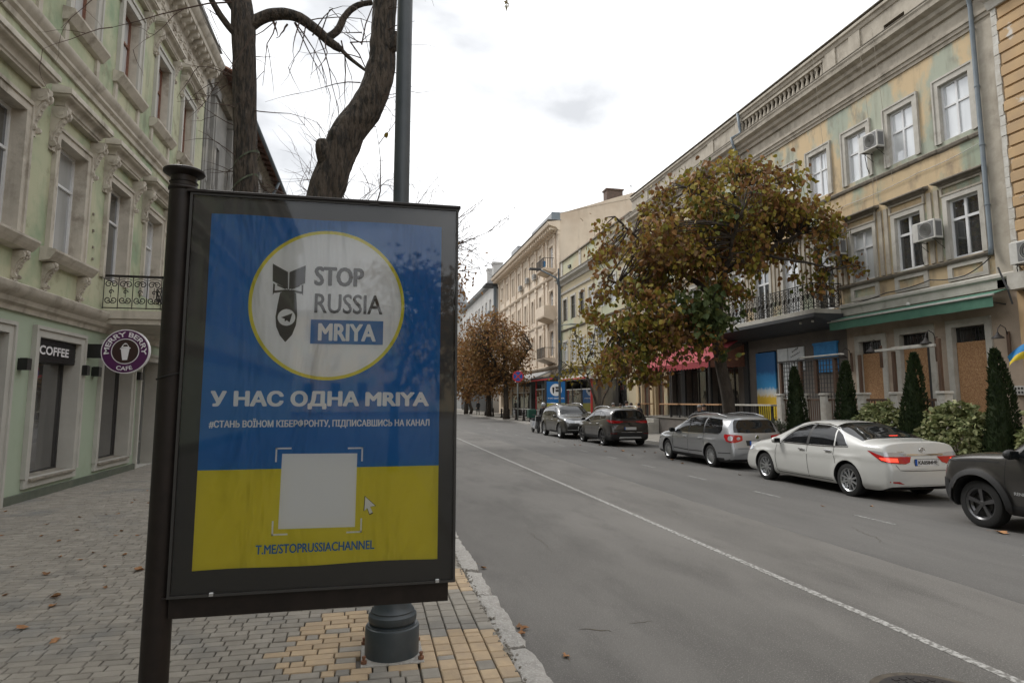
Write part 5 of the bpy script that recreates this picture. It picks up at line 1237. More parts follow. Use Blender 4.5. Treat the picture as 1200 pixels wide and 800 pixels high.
# ------------------------------------------------------------------ street furniture on the far pavement
ns = root('no_stopping_sign', 'round blue no stopping sign with red rim and cross on a grey post', 'sign', (12.95, 56.5, .13))
mb = MB(); mb.tube([(12.95, 56.5, .13), (12.95, 56.5, 4.6)], .06, 10); mb.build('post', M['grey_frame'], ns, smooth=True)
Ts = Matrix.Translation((12.95, 56.4, 4.05)) @ Matrix.Rotation(PI/2, 4, 'X')
MB().lathe([(.52, 0), (.52, .02)], 32, T=Ts).build('disc', M['traffic_red'], ns); MB().lathe([(.42, .021), (.42, .026)], 32, T=Ts).build('face', M['traffic_blue'], ns)
mb = MB()
for a in (PI/4, -PI/4): mb.box(-.42, .42, -.05, .05, .027, .031 + (a > 0)*.002, T=Ts @ Matrix.Rotation(a, 4, 'Z'))
mb.build('cross', M['traffic_red'], ns)
for i, (x, y) in enumerate(((13.35, 70.5), (13.2, 65), (13.2, 61.5), (13.2, 58.2), (13.2, 55.2), (13.2, 52.8))):
    b = root('bollard', ('farthest', 'second farthest', 'third farthest', 'third nearest', 'second nearest', 'nearest')[i] + ' of the six black bollards along the right kerb', 'bollard', (x, y, .13), 'bollards along the right kerb')
    MB().lathe([(.15, .13), (.15, .25), (.10, .30), (.09, .75), (.12, .80), (.12, .86), (.07, .90)], 14, T=Matrix.Translation((x, y, 0))).build('shaft', M['black_metal'], b, ang=35)
    MB().lathe([(.05, .90), (.11, .96), (.11, 1.02), (.04, 1.08)], 12, T=Matrix.Translation((x, y, 0))).build('knob', M['black_metal'], b, smooth=True)
sp = root('street_lamp', 'tall slim grey street lamp with an arm over the road before the cream building', 'street lamp', (12.85, 43.0, .13))
MB().lathe([(.14, .13), (.14, .9), (.09, 1.0), (.085, 6), (.06, 11.2)], 16, T=Matrix.Translation((12.85, 43, 0))).build('pole', M['pole_paint'], sp, ang=30)
MB().tube([(12.85, 43, 9.9), (12.7, 43, 10.5), (12.2, 43, 10.75), (11.4, 43, 11.1)], .06, 8).build('arm', M['blue_grey_pipe'], sp, smooth=True)
MB().bbox(10.7, 11.5, 42.85, 43.15, 11.02, 11.16, b=.03).build('lantern', M['dark_frame'], sp)
MB().tube([(12.85, 43, 7.0), (13.2, 43, 7.2), (14.0, 43, 7.25)], .035, 6).build('arm', M['blue_grey_pipe'], sp, smooth=True)
MB().bbox(13.6, 14.3, 42.9, 43.1, 7.2, 7.3, b=.02).build('lantern', M['grey_frame'], sp)
op = root('old_lamp_post', 'dark cast lamp post with a footed base between the distant trees', 'street lamp', (13.3, 74, .13))
MB().lathe([(.32, .13), (.32, .5), (.2, .7), (.14, 1.6), (.10, 4.6), (.14, 4.7)], 14, T=Matrix.Translation((13.3, 74, 0))).build('post', M['black_metal'], op, ang=35)
MB().lathe([(.1, 4.7), (.3, 5.1), (.34, 5.5), (.1, 5.9)], 12, T=Matrix.Translation((13.3, 74, 0))).build('lantern', M['canvas_white'], op, ang=35)
# second poster case
p2_ = root('poster_case', 'distant poster case with the same blue poster and white disc beside the verandas', 'billboard', (14.0, 47.6, .13))
def cs_(a, b): return (13.15 + a, 47.5, 1.0 + b)
MB().box(13.05, 14.75, 47.52, 47.7, .95, 3.45).build('case', M['frame_dark'], p2_)
MB().box(14.3, 14.5, 47.55, 47.7, .13, .95).build('post', M['frame_dark'], p2_)
q = MB(); q.box(13.17, 14.63, 47.505, 47.519, 1.06, 3.34); ps2 = q.build('poster', M['ink_blue'], p2_)
MB().box(13.17, 14.63, 47.500, 47.504, 1.06, 1.7).build('yellow_field', M['ink_ring'], ps2)
Tq = Matrix.Translation((13.9, 47.503, 2.7)) @ Matrix.Rotation(PI/2, 4, 'X')
MB().lathe([(.47, 0), (.47, .004)], 32, T=Tq).build('white_disc', M['ink_white'], ps2)
lettering('lettering', 'STOP\nRUSSIA', 13.85, 14.25, 2.55, 2.95, lambda a, b: (a, 47.49, b), M['ink_dark'], ps2, .05)
lettering('lettering', 'У НАС ОДНА MRIYA', 13.25, 14.55, 2.0, 2.12, lambda a, b: (a, 47.49, b), M['ink_white'], ps2, .05)
MB().add([(13.6, 47.49, 2.9), (13.78, 47.49, 2.9), (13.74, 47.49, 2.5), (13.69, 47.49, 2.4), (13.64, 47.49, 2.5)], [(0, 1, 2, 3, 4)]).build('emblem', M['ink_dark'], ps2)
# counters with wooden tops along the terrace edge
for i, (a, b, lab) in enumerate(((22.4, 25.6, 'white topped counter rail in front of the painted shutter'), (26.2, 29.9, 'pale wooden bar counter behind the tree trunk'), (30.2, 32.3, 'wooden bar counter just right of the white steps'), (34.1, 35.6, 'wooden bar counter left of the white steps'))):
    t = root('bar_counter', lab, 'counter', (15.5, (a + b)/2, 1.02), 'bar counters on the terrace')
    MB().bbox(15.25, 15.75, a, b, 1.68 + .0, 1.74, b=.01).build('counter_top', M['pale_trim' if i == 0 else 'osb_board'], t)
    k = a + .15
    while k < b: MB().box(15.4, 15.46, k - .03, k + .03, 1.02, 1.68).build('leg', M['dark_frame'], t); k += 1.0
    m = MB(); k = a + .1
    while k < b: m.box(15.42, 15.44, k - .01, k + .01, 1.05, 1.68); k += .14
    m.build('railing', M['dark_frame'], t)
# buildings and sky behind the camera continue the street (seen mirrored in the glass)

LB = root('left_row_house', 'plain house row continuing the left side beyond the grey building', 'building', (-6.3, 90, .12))
FQ = Fac(-6.3, 1); hq = [(y, y + 1.2, z, z + 2.2, .25) for y in [52 + 3.2*k for k in range(46)] for z in (1, 5.4, 9.4)]
mb = MB(); FQ.wall(mb, 50.05, 200, .12, 13.5, hq, .25); mb.box(-18, -6.31, 50.02, 50.04, .1, 13.5); mb.build('wall', M['yellow_wall'], LB)
mb = MB(); mb.box(-18, -5.8, 50.02, 200, 13.5, 14.1); mb.build('roof', M['roof_tin'], LB)
wm = MB(); FQ.box(wm, 0, 1.2, 0, 2.2, -.24, -.2); wme = wm.mesh('window', M['pane_dark'], off=Vector((-6.3, 0, 0)))
for h in hq: inst('window', wme, (-6.3, h[0], h[2]), LB)
EB = root('rear_block', 'building closing the street behind the photographer', 'building', (0, -95, .12))
mb = MB(); mb.box(-20, 30, -110, -95, .12, 15); mb.build('wall', M['ochre_wall'], EB); MB().box(-21, 31, -111, -94.5, 15, 15.6).build('roof', M['roof_tin'], EB)
for k in range(12):
    for j in range(3): MB().box(-18 + k*4, -16.6 + k*4, -95, -94.9, 2 + j*4.4, 4.6 + j*4.4).build('window', M['pane_dark'], EB)
# ------------------------------------------------------------------ trees
def limb(mb, a, b, r0, r1, rnd, wob=.12, n=7, sides=8):
    a, b = Vector(a), Vector(b); L_ = (b - a).length; pts = []; rs = []
    for i in range(n + 1):
        t = i/n; p = a.lerp(b, t)
        if 0 < i < n: p += Vector((rnd.gauss(0, 1), rnd.gauss(0, 1), rnd.gauss(0, .6)))*L_*wob*.16
        pts.append(p); rs.append(r0 + (r1 - r0)*t)
    mb.tube(pts, rs, sides); return pts
def leaf_shape(kind):
    if kind == 'heart': return [(0, 0, 0), (.34, .12, .05), (.40, .40, .07), (.22, .74, .03), (0, 1.0, -.08), (-.22, .74, .03), (-.40, .40, .07), (-.34, .12, .05)], [(0, 1, 2, 3, 4), (0, 4, 5, 6, 7)]
    if kind == 'oval': return [(0, 0, 0), (.25, .35, .04), (0, 1, -.04), (-.25, .35, .04)], [(0, 1, 2), (0, 2, 3)]
    if kind == 'scale': return [(0, 0, 0), (.20, .5, .0), (0, 1.1, .02), (-.20, .5, .0)], [(0, 1, 2, 3)]
def add_leaf(mb, sh, p, size, rnd, droop=.6, out=None):
    # hangs from p, tip mostly down and outwards
    az = rnd.random()*2*PI; d = Vector((math.cos(az), math.sin(az), 0))*(1 - droop) + Vector((0, 0, -droop))
    d += Vector((rnd.gauss(0, .35), rnd.gauss(0, .35), rnd.gauss(0, .3)))
    if out is not None: d += out*.4
    d.normalize(); s_ = d.cross(Vector((rnd.gauss(0, 1), rnd.gauss(0, 1), rnd.gauss(0, 1)))); s_.normalize(); n_ = d.cross(s_)
    vs, fs = sh; b = len(mb.v)
    for x, y, z in vs: q = p + s_*(x*size) + d*(y*size) + n_*(z*size); mb.v.append((q.x, q.y, q.z))
    for f in fs: mb.f.append(tuple(b + i for i in f)); mb.m.append(0)
def crown_tree(name, label, base, forks, blobs, leafm, seed, nclump, per, lsize, spread, kind='heart', trunk_pts=None, r0=.25, barkm='bark', pods=0, group=None, twigr=.02, droop=.6, gap=-.06):
    rnd = random.Random(seed); t = root(name, label, 'tree', base, group)
    tm = MB(); tp = [Vector(p) for p in trunk_pts]; rr = [r0*(1.15 if i == 0 else 1 - .45*i/len(tp)) for i in range(len(tp))]
    tm.tube(tp, rr, 14); tro = tm.build('trunk', M[barkm], t, smooth=True)
    lm = MB(); nodes = []
    for f in forks:
        a = Vector(f[0]); 
        for k in range(1, len(f) - 1):
            r_a = f[-1]*(1 - .28*(k - 1)); nodes += limb(lm, f[k - 1], f[k], r_a, r_a*.68, rnd)
    clumps = []
    tries = 0
    while len(clumps) < nclump and tries < nclump*30:
        tries += 1
        c, rad_ = rnd.choices(blobs, weights=[b[1][0]*b[1][1]*b[1][2] for b in blobs])[0]
        v = Vector((rnd.gauss(0, 1), rnd.gauss(0, 1), rnd.gauss(0, 1))).normalized()*(rnd.random()**.38)
        p = Vector(c) + Vector((v.x*rad_[0], v.y*rad_[1], v.z*rad_[2]))
        if mnoise.noise(p*.75 + Vector((seed, 0, 0))) < gap - .1 or mnoise.noise(p*1.6 + Vector((seed, 5, 0))) < gap - .12: continue
        clumps.append(p)
    lf = MB(); sh = leaf_shape(kind); pd = MB()
    for p in clumps:
        q = min(nodes, key=lambda n_: (n_ - p).length_squared)
        mid = q.lerp(p, .5) + Vector((rnd.gauss(0, .1), rnd.gauss(0, .1), rnd.gauss(0, .1) + .12))
        lm.tube([q, mid, p], [twigr*1.6, twigr, twigr*.5], 4, caps=False)
        m_ = max(3, int(per*rnd.uniform(.4, 1.5)))
        for k in range(m_):
            o_ = Vector((rnd.gauss(0, spread), rnd.gauss(0, spread), rnd.gauss(0, spread*.75)))
            add_leaf(lf, sh, p + o_, lsize*rnd.uniform(.55, 1.15), rnd, droop)
        if pods and rnd.random() < pods:
            for k in range(rnd.randint(4, 9)):
                a = p + Vector((rnd.gauss(0, .22), rnd.gauss(0, .22), rnd.gauss(0, .1))); L_ = rnd.uniform(.25, .5)
                pd.tube([a, a + Vector((rnd.gauss(0, .03), rnd.gauss(0, .03), -L_))], [.010, .006], 3, caps=False)
    lm.build('limb', M[barkm], t, smooth=True)
    c = lf.build('crown', M[leafm], t); c['kind'] = 'stuff'
    if pods: pd.build('seed_pods', M['seed_pod'], t)['kind'] = 'stuff'
    return t
# big catalpa in front of the ochre building
bx, by = 12.75, 21.2
tp = [(bx, by, .1), (bx + .02, by, .9), (bx - .05, by, 2.0), (bx - .28, by, 3.2), (bx - .42, by, 4.3), (bx - .32, by, 5.3), (bx - .12, by, 6.3), (bx - .05, by, 7.2)]
forks = [
 ((bx - .35, by, 4.9), (bx - 1.5, by - .3, 4.5), (bx - 2.6, by, 4.9), (bx - 4.2, by + .4, 4.3), .15),
 ((bx - 2.6, by, 4.9), (bx - 3.6, by + .3, 5.8), (bx - 4.6, by, 6.2), .07),
 ((bx - .30, by, 5.6), (bx - 1.4, by + .8, 6.8), (bx - 2.8, by + 1.2, 8.0), (bx - 3.9, by + 1.0, 8.8), .13),
 ((bx - .1, by, 6.6), (bx + 1.2, by - .4, 7.3), (bx + 2.8, by - .6, 8.1), (bx + 4.6, by - .4, 8.8), .13),
 ((bx - .05, by, 7.1), (bx + .4, by + .3, 8.8), (bx + .8, by + .2, 10.4), .12),
 ((bx - .2, by, 6.0), (bx + .8, by + 1.6, 7.2), (bx + 2.2, by + 2.8, 8.3), .11),
 ((bx - .2, by, 6.0), (bx - .6, by - 1.5, 7.2), (bx - .8, by - 2.6, 8.2), .10),
 ((bx - .1, by, 6.8), (bx - .9, by - .2, 8.6), (bx - 1.4, by, 9.8), .09),
 ((bx + 1.2, by - .4, 7.3), (bx + 2.6, by - 1.4, 6.8), (bx + 3.6, by - 1.6, 6.6), .06)]
blobs = [((bx + .3, by, 8.9), (3.4, 2.9, 1.9)), ((bx - 2.4, by + .4, 7.6), (2.5, 2.5, 1.7)), ((bx + 2.7, by - .3, 8.7), (1.9, 2.0, 1.2)), ((bx - 3.3, by, 5.5), (1.9, 2.1, 1.9)), ((bx - 2.7, by - .2, 3.9), (2.3, 1.9, 1.2)), ((bx - 3.9, by, 3.3), (1.2, 1.4, .8)),
         ((bx - .2, by + .2, 6.6), (2.4, 2.4, 1.3)), ((bx + 3.6, by - .8, 7.2), (1.3, 1.5, 1.3)), ((bx - 4.6, by + .2, 7.4), (.9, 1.2, .7)), ((bx + .6, by, 10.6), (1.3, 1.3, .7))]
CT = crown_tree('catalpa_tree', 'large leafy tree with brown, yellow and green heart shaped leaves before the ochre building', (bx, by, .13), forks, blobs, 'catalpa_leaf', 11, 720, 26, .205, .25, 'heart', tp, .25, 'bark_catalpa', pods=.5, droop=.62, gap=.07)
# darker green bunch low on the left side of the trunk
rg = random.Random(4); lf = MB(); sh = leaf_shape('heart')
for k in range(46):
    c = Vector((bx - 1.55 + rg.gauss(0, .5), by - 1.2 + rg.gauss(0, .5), 5.0 + rg.gauss(0, .5)))
    for j in range(12): add_leaf(lf, sh, c + Vector((rg.gauss(0, .2), rg.gauss(0, .2), rg.gauss(0, .15))), .27*rg.uniform(.6, 1.1), rg, .6)
lf.build('green_leaves', M['green_leaf'], CT)['kind'] = 'stuff'

# thin sparse tree left of the catalpa
sx, sy = 13.3, 36.3
crown_tree('sparse_tree', 'small thin tree with a few yellow leaves behind the brown cars', (sx, sy, .13),
 [((sx, sy, 1.2), (sx - .7, sy, 3.2), (sx - 1.2, sy, 4.6), (sx - 1.5, sy, 6.0), .08), ((sx - .7, sy, 3.2), (sx - 2.0, sy, 4.0), (sx - 2.5, sy, 4.3), .04), ((sx, sy, 1.4), (sx + .9, sy, 3.4), (sx + 1.3, sy, 5.0), .06), ((sx - .9, sy, 3.8), (sx - .3, sy, 5.4), (sx - .2, sy, 6.4), .04), ((sx + .9, sy, 3.4), (sx + 1.9, sy, 4.2), .04)],
 [((sx - 1.2, sy, 4.6), (1.6, 1.3, 1.6)), ((sx - 1.9, sy, 3.3), (1.1, 1.1, .5)), ((sx + 1.0, sy, 4.2), (1.4, 1.2, 1.3))], 'golden_leaf', 21, 95, 7, .20, .22, 'heart', [(sx, sy, .1), (sx, sy, .8), (sx - .1, sy, 1.5), (sx - .7, sy, 3.2)], .10, 'bark', droop=.6)
# row of street trees farther along the right kerb
for i, (x, y, s, lm_, lab) in enumerate(((12.7, 60.5, 1.0, 'brown_leaf', 'nearest of the far trees, with a broad brown crown by the no stopping sign'), (12.3, 84, 1.0, 'brown_leaf', 'far tree with forked dark trunk left of the broad brown tree'), (12.2, 100, .95, 'golden_leaf', 'farther tree with yellowish crown beyond the forked trunk'), (12.0, 122, .9, 'brown_leaf', 'farthest brown tree seen down the right kerb'), (12.9, 70.5, .8, 'brown_leaf', 'smaller brown tree just behind the nearest of the far trees'))):
    rt = random.Random(i + 30)
    fk = []
    for k in range(6):
        a = k*PI/3 + rt.random(); fk.append(((x, y, 3.2*s), (x + 1.4*math.cos(a)*s, y + 1.4*math.sin(a)*s, 5.2*s), (x + 2.9*math.cos(a)*s, y + 2.9*math.sin(a)*s, 7.0*s), .13))
    n_ = 420 if i == 0 else 230
    crown_tree('street_tree', lab, (x, y, .13), fk, [((x - 1.3, y, 7.0*s), (3.7*s, 3.8*s, 2.7*s)), ((x - 3.0, y, 5.0*s), (2.2, 2.0, 2.2)), ((x + .9, y, 5.0*s), (1.9, 2.2, 2.0)), ((x - .8, y, 3.9*s), (2.6, 1.6, 1.5)), ((x - 1.5, y, 9.0*s), (2.2, 2.2, 1.4))], lm_, 40 + i, n_, 22 if i == 0 else 18, .34 if i == 0 else .42, .42, 'oval', [(x, y, .1), (x + .03, y, 1.6), (x - .02, y, 3.2*s), (x, y, 4.6*s)], .27, group='street trees along the far kerb', droop=.5, twigr=.03)
MBt = MB(); limb(MBt, (12.9, 84, .1), (12.6, 84, 4.5), .22, .13, random.Random(2)); MBt.build('trunk', M['bark'], [o for o in bpy.data.objects if o.name.startswith('street_tree.001')][0], smooth=True)

# conical cypresses in a row and the ivy shrubs between
def cypress(x, y, h, seed, lab):
    r_ = random.Random(seed); t = root('cypress', lab, 'shrub', (x, y, .13), 'clipped cypresses along the right kerb')
    MB().tube([(x, y, .13), (x, y, h*.9)], [.05, .01], 6).build('trunk', M['bark'], t)
    mb = MB(); sh = leaf_shape('scale')
    mb2 = MB()
    for k in range(5200):
        u = r_.random(); z = .25 + (h - .25)*(u**1.25)
        tt = (z - .25)/(h - .25); R = .40*(1 - tt)**.62*(1.02 if tt > .12 else .75 + tt*2.2) + .02
        a = r_.random()*2*PI; R *= 1 + (.16 + .05*(seed % 3))*mnoise.noise(Vector((math.cos(a)*2.2, math.sin(a)*2.2, z*2.6 + seed))) - .06
        rr = R*(1 - .28*r_.random()**2)
        p = Vector((x + rr*math.cos(a) + .05*math.sin(z*1.3 + seed*2), y + rr*math.sin(a) + .04*math.cos(z*1.7 + seed), z)); d = Vector((math.cos(a)*.45, math.sin(a)*.45, 1)) + Vector((r_.gauss(0, .25), r_.gauss(0, .25), r_.gauss(0, .2))); d.normalize()
        s_ = d.cross(Vector((r_.gauss(0, 1), r_.gauss(0, 1), r_.gauss(0, 1)))).normalized(); n_ = d.cross(s_); b = len(mb.v); sz = r_.uniform(.05, .105)
        for vx, vy, vz in sh[0]: q = p + s_*(vx*sz) + d*(vy*sz) + n_*(vz*sz); mb.v.append(tuple(q))
        mb.f.append((b, b + 1, b + 2, b + 3)); mb.m.append(0)
    mb.build('foliage', M['cypress_leaf'], t)['kind'] = 'stuff'
    core = MB().lathe([(.05, .2), (.27, .35), (.29, .8), (.22, h*.5), (.12, h*.78), (.02, h*.95)], 12, T=Matrix.Translation((x, y, 0))); core.build('inner_branches', M['cypress_leaf'], t, smooth=True)
for i, (y, h, lab) in enumerate(((18.25, 2.95, 'leftmost cypress, beside the blue and yellow shutter'), (15.95, 2.98, 'second cypress from the left, between the lattice and the shop doors'), (13.65, 3.06, 'third cypress from the left, in front of the middle boarded door'), (11.42, 2.98, 'rightmost cypress, left of the blue and yellow flag'))):
    cypress(13.35, y, h, i + 3, lab)
def ivy(x, y, rx, ry, h, seed, lab, leafm='ivy_leaf', n=2500, sz=.125, cat='shrub', name='ivy_shrub'):
    r_ = random.Random(seed); t = root(name, lab, cat, (x, y, .13), 'low shrubs along the right kerb'); mb = MB(); sh = leaf_shape('heart')
    for k in range(n):
        a = r_.random()*2*PI; e = math.asin(r_.uniform(-.5, 1)); v = Vector((math.cos(a)*math.cos(e), math.sin(a)*math.cos(e), math.sin(e)))
        rr = (1 + .28*mnoise.noise(v*2.4 + Vector((seed, 0, 0))))*(1 - .22*r_.random()**2)
        p = Vector((x + v.x*rx*rr, y + v.y*ry*rr, .13 + h*.45 + v.z*h*.55*rr)); p.z = max(p.z, .16)
        add_leaf(mb, sh, p, sz*r_.uniform(.6, 1.25), r_, .35, out=v)
    mb.build('foliage', M[leafm], t)['kind'] = 'stuff'
    st = MB()
    for k in range(9):
        a = k*.7; st.tube([(x, y, .13), (x + rx*.4*math.cos(a), y + ry*.4*math.sin(a), h*.4), (x + rx*.7*math.cos(a), y + ry*.75*math.sin(a), h*.75)], [.02, .014, .006], 4)
    st.build('stems', M['twig'], t)
ivy(13.45, 14.85, .55, .88, 1.62, 5, 'variegated ivy bush between the second and third cypress')
ivy(13.4, 12.5, .6, .95, 1.66, 6, 'widest variegated ivy bush, left of the rightmost cypress', n=3000)
ivy(13.35, 10.1, .6, .85, 1.6, 7, 'variegated ivy bush at the right edge behind the dark off-road car')
ivy(13.5, 19.6, .42, .48, 1.12, 8, 'round grey green bush beside the silver estate car', 'shrub_leaf', 1500, .06, name='round_shrub')
ivy(13.6, 17.2, .4, .5, .98, 9, 'low grey green bush between the two left cypresses', 'shrub_leaf', 1200, .06, name='round_shrub')
for i, y in enumerate((19.6, 17.2)):
    pt = root('planter', ('dark tub under the round grey green bush', 'dark tub under the low grey green bush')[i], 'planter', (13.5 + .1*i, y, .13), 'planters by the kerb')
    MB().lathe([(.26, .13), (.33, .55), (.35, .56), (.35, .60), (.3, .6)], 20, T=Matrix.Translation((13.5 + .1*i, y, 0))).build('tub', M['dark_frame'], pt, ang=30)
    MB().lathe([(.31, .585), (.31, .590)], 16, T=Matrix.Translation((13.5 + .1*i, y, 0))).build('soil', M['soil'], pt)
bs = MB(); r_ = random.Random(8)
for k in range(26):
    a = Vector((14.4 + r_.gauss(0, .15), 12.9 + r_.gauss(0, .4), 1.0)); limb(bs, a, a + Vector((r_.gauss(0, .3), r_.gauss(0, .4), r_.uniform(.5, .95))), .008, .003, r_, .5, 4, 3)
tag(bs.build('bare_shrub', M['twig']), 'reddish bare twigs rising behind the widest ivy bush', 'shrub')

# ------------------------------------------------------------------ bare trees on the left pavement
def twigs(mb, p, d, L_, r, depth, rnd, hang=0., nb=3):
    pts = [p]; v = d.normalized(); n = 5
    for i in range(n):
        v = (v + Vector((rnd.gauss(0, .16), rnd.gauss(0, .16), rnd.gauss(0, .14) - hang))).normalized(); pts.append(pts[-1] + v*(L_/n))
    mb.tube(pts, [r*(1 - .75*i/n) for i in range(n + 1)], 4 if r < .012 else 6, caps=False)
    if depth > 0:
        for k in range(nb):
            q = pts[rnd.randint(1, n)]; nd = (v + Vector((rnd.gauss(0, .7), rnd.gauss(0, .7), rnd.gauss(0, .5)))).normalized()
            twigs(mb, q, nd, L_*rnd.uniform(.45, .75), r*.55, depth - 1, rnd, hang, nb)
rt = random.Random(17)
def trunk_mesh(pts, rs, seed, n=18, amp=.09):
    if n >= 18: n = 44
    # furrowed trunk: densified path with noisy radius
    P = []; R = []
    for i in range(len(pts) - 1):
        a0 = Vector(pts[max(i - 1, 0)]); a = Vector(pts[i]); b = Vector(pts[i + 1]); b1 = Vector(pts[min(i + 2, len(pts) - 1)])
        for k in range(14):
            t = k/14; q = .5*((2*a) + (b - a0)*t + (2*a0 - 5*a + 4*b - b1)*t*t + (-a0 + 3*a - 3*b + b1)*t**3); P.append(q); R.append(rs[i] + (rs[i + 1] - rs[i])*t)
    P.append(Vector(pts[-1])); R.append(rs[-1]); mb = MB(); mb.tube(P, R, n)
    for i in range(len(P)):
        for k in range(n):
            v = Vector(mb.v[i*n + k]); c = P[i]; d = v - c; a = 2*PI*k/n
            f = 1 + amp*mnoise.noise(Vector((math.cos(a)*2.4 + seed, math.sin(a)*2.4, i*.16))) + amp*.7*mnoise.noise(Vector((math.cos(a)*6, math.sin(a)*6 + seed, i*.3))) + (.05*(.35 - abs(mnoise.noise(Vector((math.cos(a)*9, math.sin(a)*9 + seed, i*.22 + a))))) if n > 30 else 0)
            mb.v[i*n + k] = tuple(c + d*f)
    return mb
TA = root('bare_tree', 'upright bare tree with a strap round its trunk, left of the leaning one', 'tree', (-1.75, 9.5, .15))
trunk_mesh([(-1.72, 9.5, .1), (-1.74, 9.5, 2.2), (-1.82, 9.5, 4.8), (-1.90, 9.5, 6.3), (-1.96, 9.5, 7.3), (-2.1, 9.55, 8.3)], [.22, .18, .165, .155, .165, .13], 1).build('trunk', M['bark'], TA, smooth=True)
lm = MB()
bmesh_parts = [([(-1.94, 9.5, 7.35), (-1.6, 9.48, 7.58), (-1.25, 9.45, 7.60), (-.95, 9.42, 7.42), (-.72, 9.4, 7.22), (-.56, 9.4, 7.12)], [.10, .088, .082, .075, .07, .05]),
               ([(-.80, 9.4, 7.24), (-.62, 9.4, 7.42), (-.52, 9.4, 7.66), (-.35, 9.38, 7.84), (-.12, 9.36, 7.92)], [.06, .058, .05, .045, .04]),
               ([(-.62, 9.4, 7.20), (-.45, 9.4, 7.02), (-.15, 9.35, 6.78)], [.035, .03, .02]),
               ([(-2.0, 9.5, 7.6), (-2.3, 9.55, 8.0), (-2.9, 9.6, 8.4)], [.13, .12, .08]), ([(-1.95, 9.5, 7.1), (-2.25, 9.3, 7.4), (-2.6, 9.1, 8.0)], [.05, .045, .03])]
for p_, r_l in bmesh_parts: trunk_mesh(p_, r_l, 4, 12).build('limb', M['bark'], TA, smooth=True)
tw = MB()
for k in range(15):
    x = rt.uniform(-1.6, -.2); z = 7.5 if x < -1 else 7.3
    twigs(tw, Vector((x, 9.4, z - abs(x + .9)*.1)), Vector((rt.gauss(0, .35), rt.gauss(0, .3), -.6 if k % 3 else .5)), rt.uniform(.6, 1.7), .011, 1, rt, hang=.12, nb=2)
for k in range(13):
    z = rt.uniform(4.6, 7.4); twigs(tw, Vector((-1.85, 9.45, z)), Vector((rt.choice((-1, -1, 1))*.8, rt.gauss(0, .3), rt.uniform(-.1, .8))), rt.uniform(.4, 1.0), .010, 1, rt, hang=.05, nb=2)
for k in range(5): twigs(tw, Vector((-2.1, 9.3, 7.6)), Vector((-1, -.4, rt.uniform(-.5, .8))), rt.uniform(1.0, 2.2), .014, 2, rt, hang=.06, nb=2)
twigs(tw, Vector((-1.55, 9.5, 7.5)), Vector((.3, 0, -.5)), .25, .02, 0, rt); twigs(tw, Vector((-1.35, 9.5, 7.48)), Vector((-.3, 0, -.8)), .35, .016, 0, rt)
o = tw.build('twigs', M['twig'], TA); o['kind'] = 'stuff'
for z0 in (4.95, 5.3):
    mb = MB()
    pts = [(-1.83 + .175*math.cos(t), 9.5 + .175*math.sin(t), z0 + .14*math.cos(t + .3)) for t in [i*2*PI/20 for i in range(21)]]
    for i in range(20):
        a, b = pts[i], pts[i + 1]; mb.quad(a, b, (b[0], b[1], b[2] + .03), (a[0], a[1], a[2] + .03))
    mb.build('strap', M['shrub_leaf'], TA, smooth=True)
TB = root('leaning_tree', 'thick furrowed trunk leaning right behind the top of the billboard', 'tree', (-1.0, 8.0, .15))
trunk_mesh([(-1.15, 8.0, .1), (-1.0, 8.0, 2.0), (-.80, 8.0, 3.6), (-.62, 8.0, 4.4), (-.40, 8.0, 5.15), (-.14, 8.0, 5.60), (.02, 8.0, 6.1), (.04, 8.0, 6.6), (.06, 8.0, 7.2), (.10, 8.0, 8.2)], [.29, .24, .215, .205, .205, .195, .18, .15, .148, .13], 9, 22, .10).build('trunk', M['bark'], TB, smooth=True)
for pp, rr_ in (([(-.55, 7.95, 4.75), (-.64, 7.88, 4.95), (-.66, 7.85, 5.08)], [.12, .10, .05]), ([(-.44, 7.9, 4.95), (-.50, 7.85, 5.15), (-.50, 7.85, 5.24)], [.09, .07, .03]), ([(.05, 7.95, 6.35), (.18, 7.9, 6.45), (.20, 7.9, 6.6)], [.09, .09, .05]), ([(.05, 8, 7.1), (-.1, 8, 7.4), (-.4, 8.05, 7.9)], [.08, .06, .04])):
    trunk_mesh(pp, rr_, 3, 10).build('limb', M['bark'], TB, smooth=True)
tw = MB()
for k in range(16):
    z = rt.uniform(5.2, 7.6); x = -.1 if z > 5.8 else -.35; sg = rt.choice((-1, 1, 1)); twigs(tw, Vector((x + sg*.12, 7.9, z)), Vector((sg*.8, -.1, rt.uniform(-.5, .5))), rt.uniform(.3, .8), .009, 1, rt, hang=.03, nb=1)
tw.build('twigs', M['twig'], TB)['kind'] = 'stuff'
lfm = MB(); add_leaf(lfm, leaf_shape('heart'), Vector((.1, 7.9, 5.25)), .09, rt, .7); lfm.build('last_leaf', M['golden_leaf'], TB)
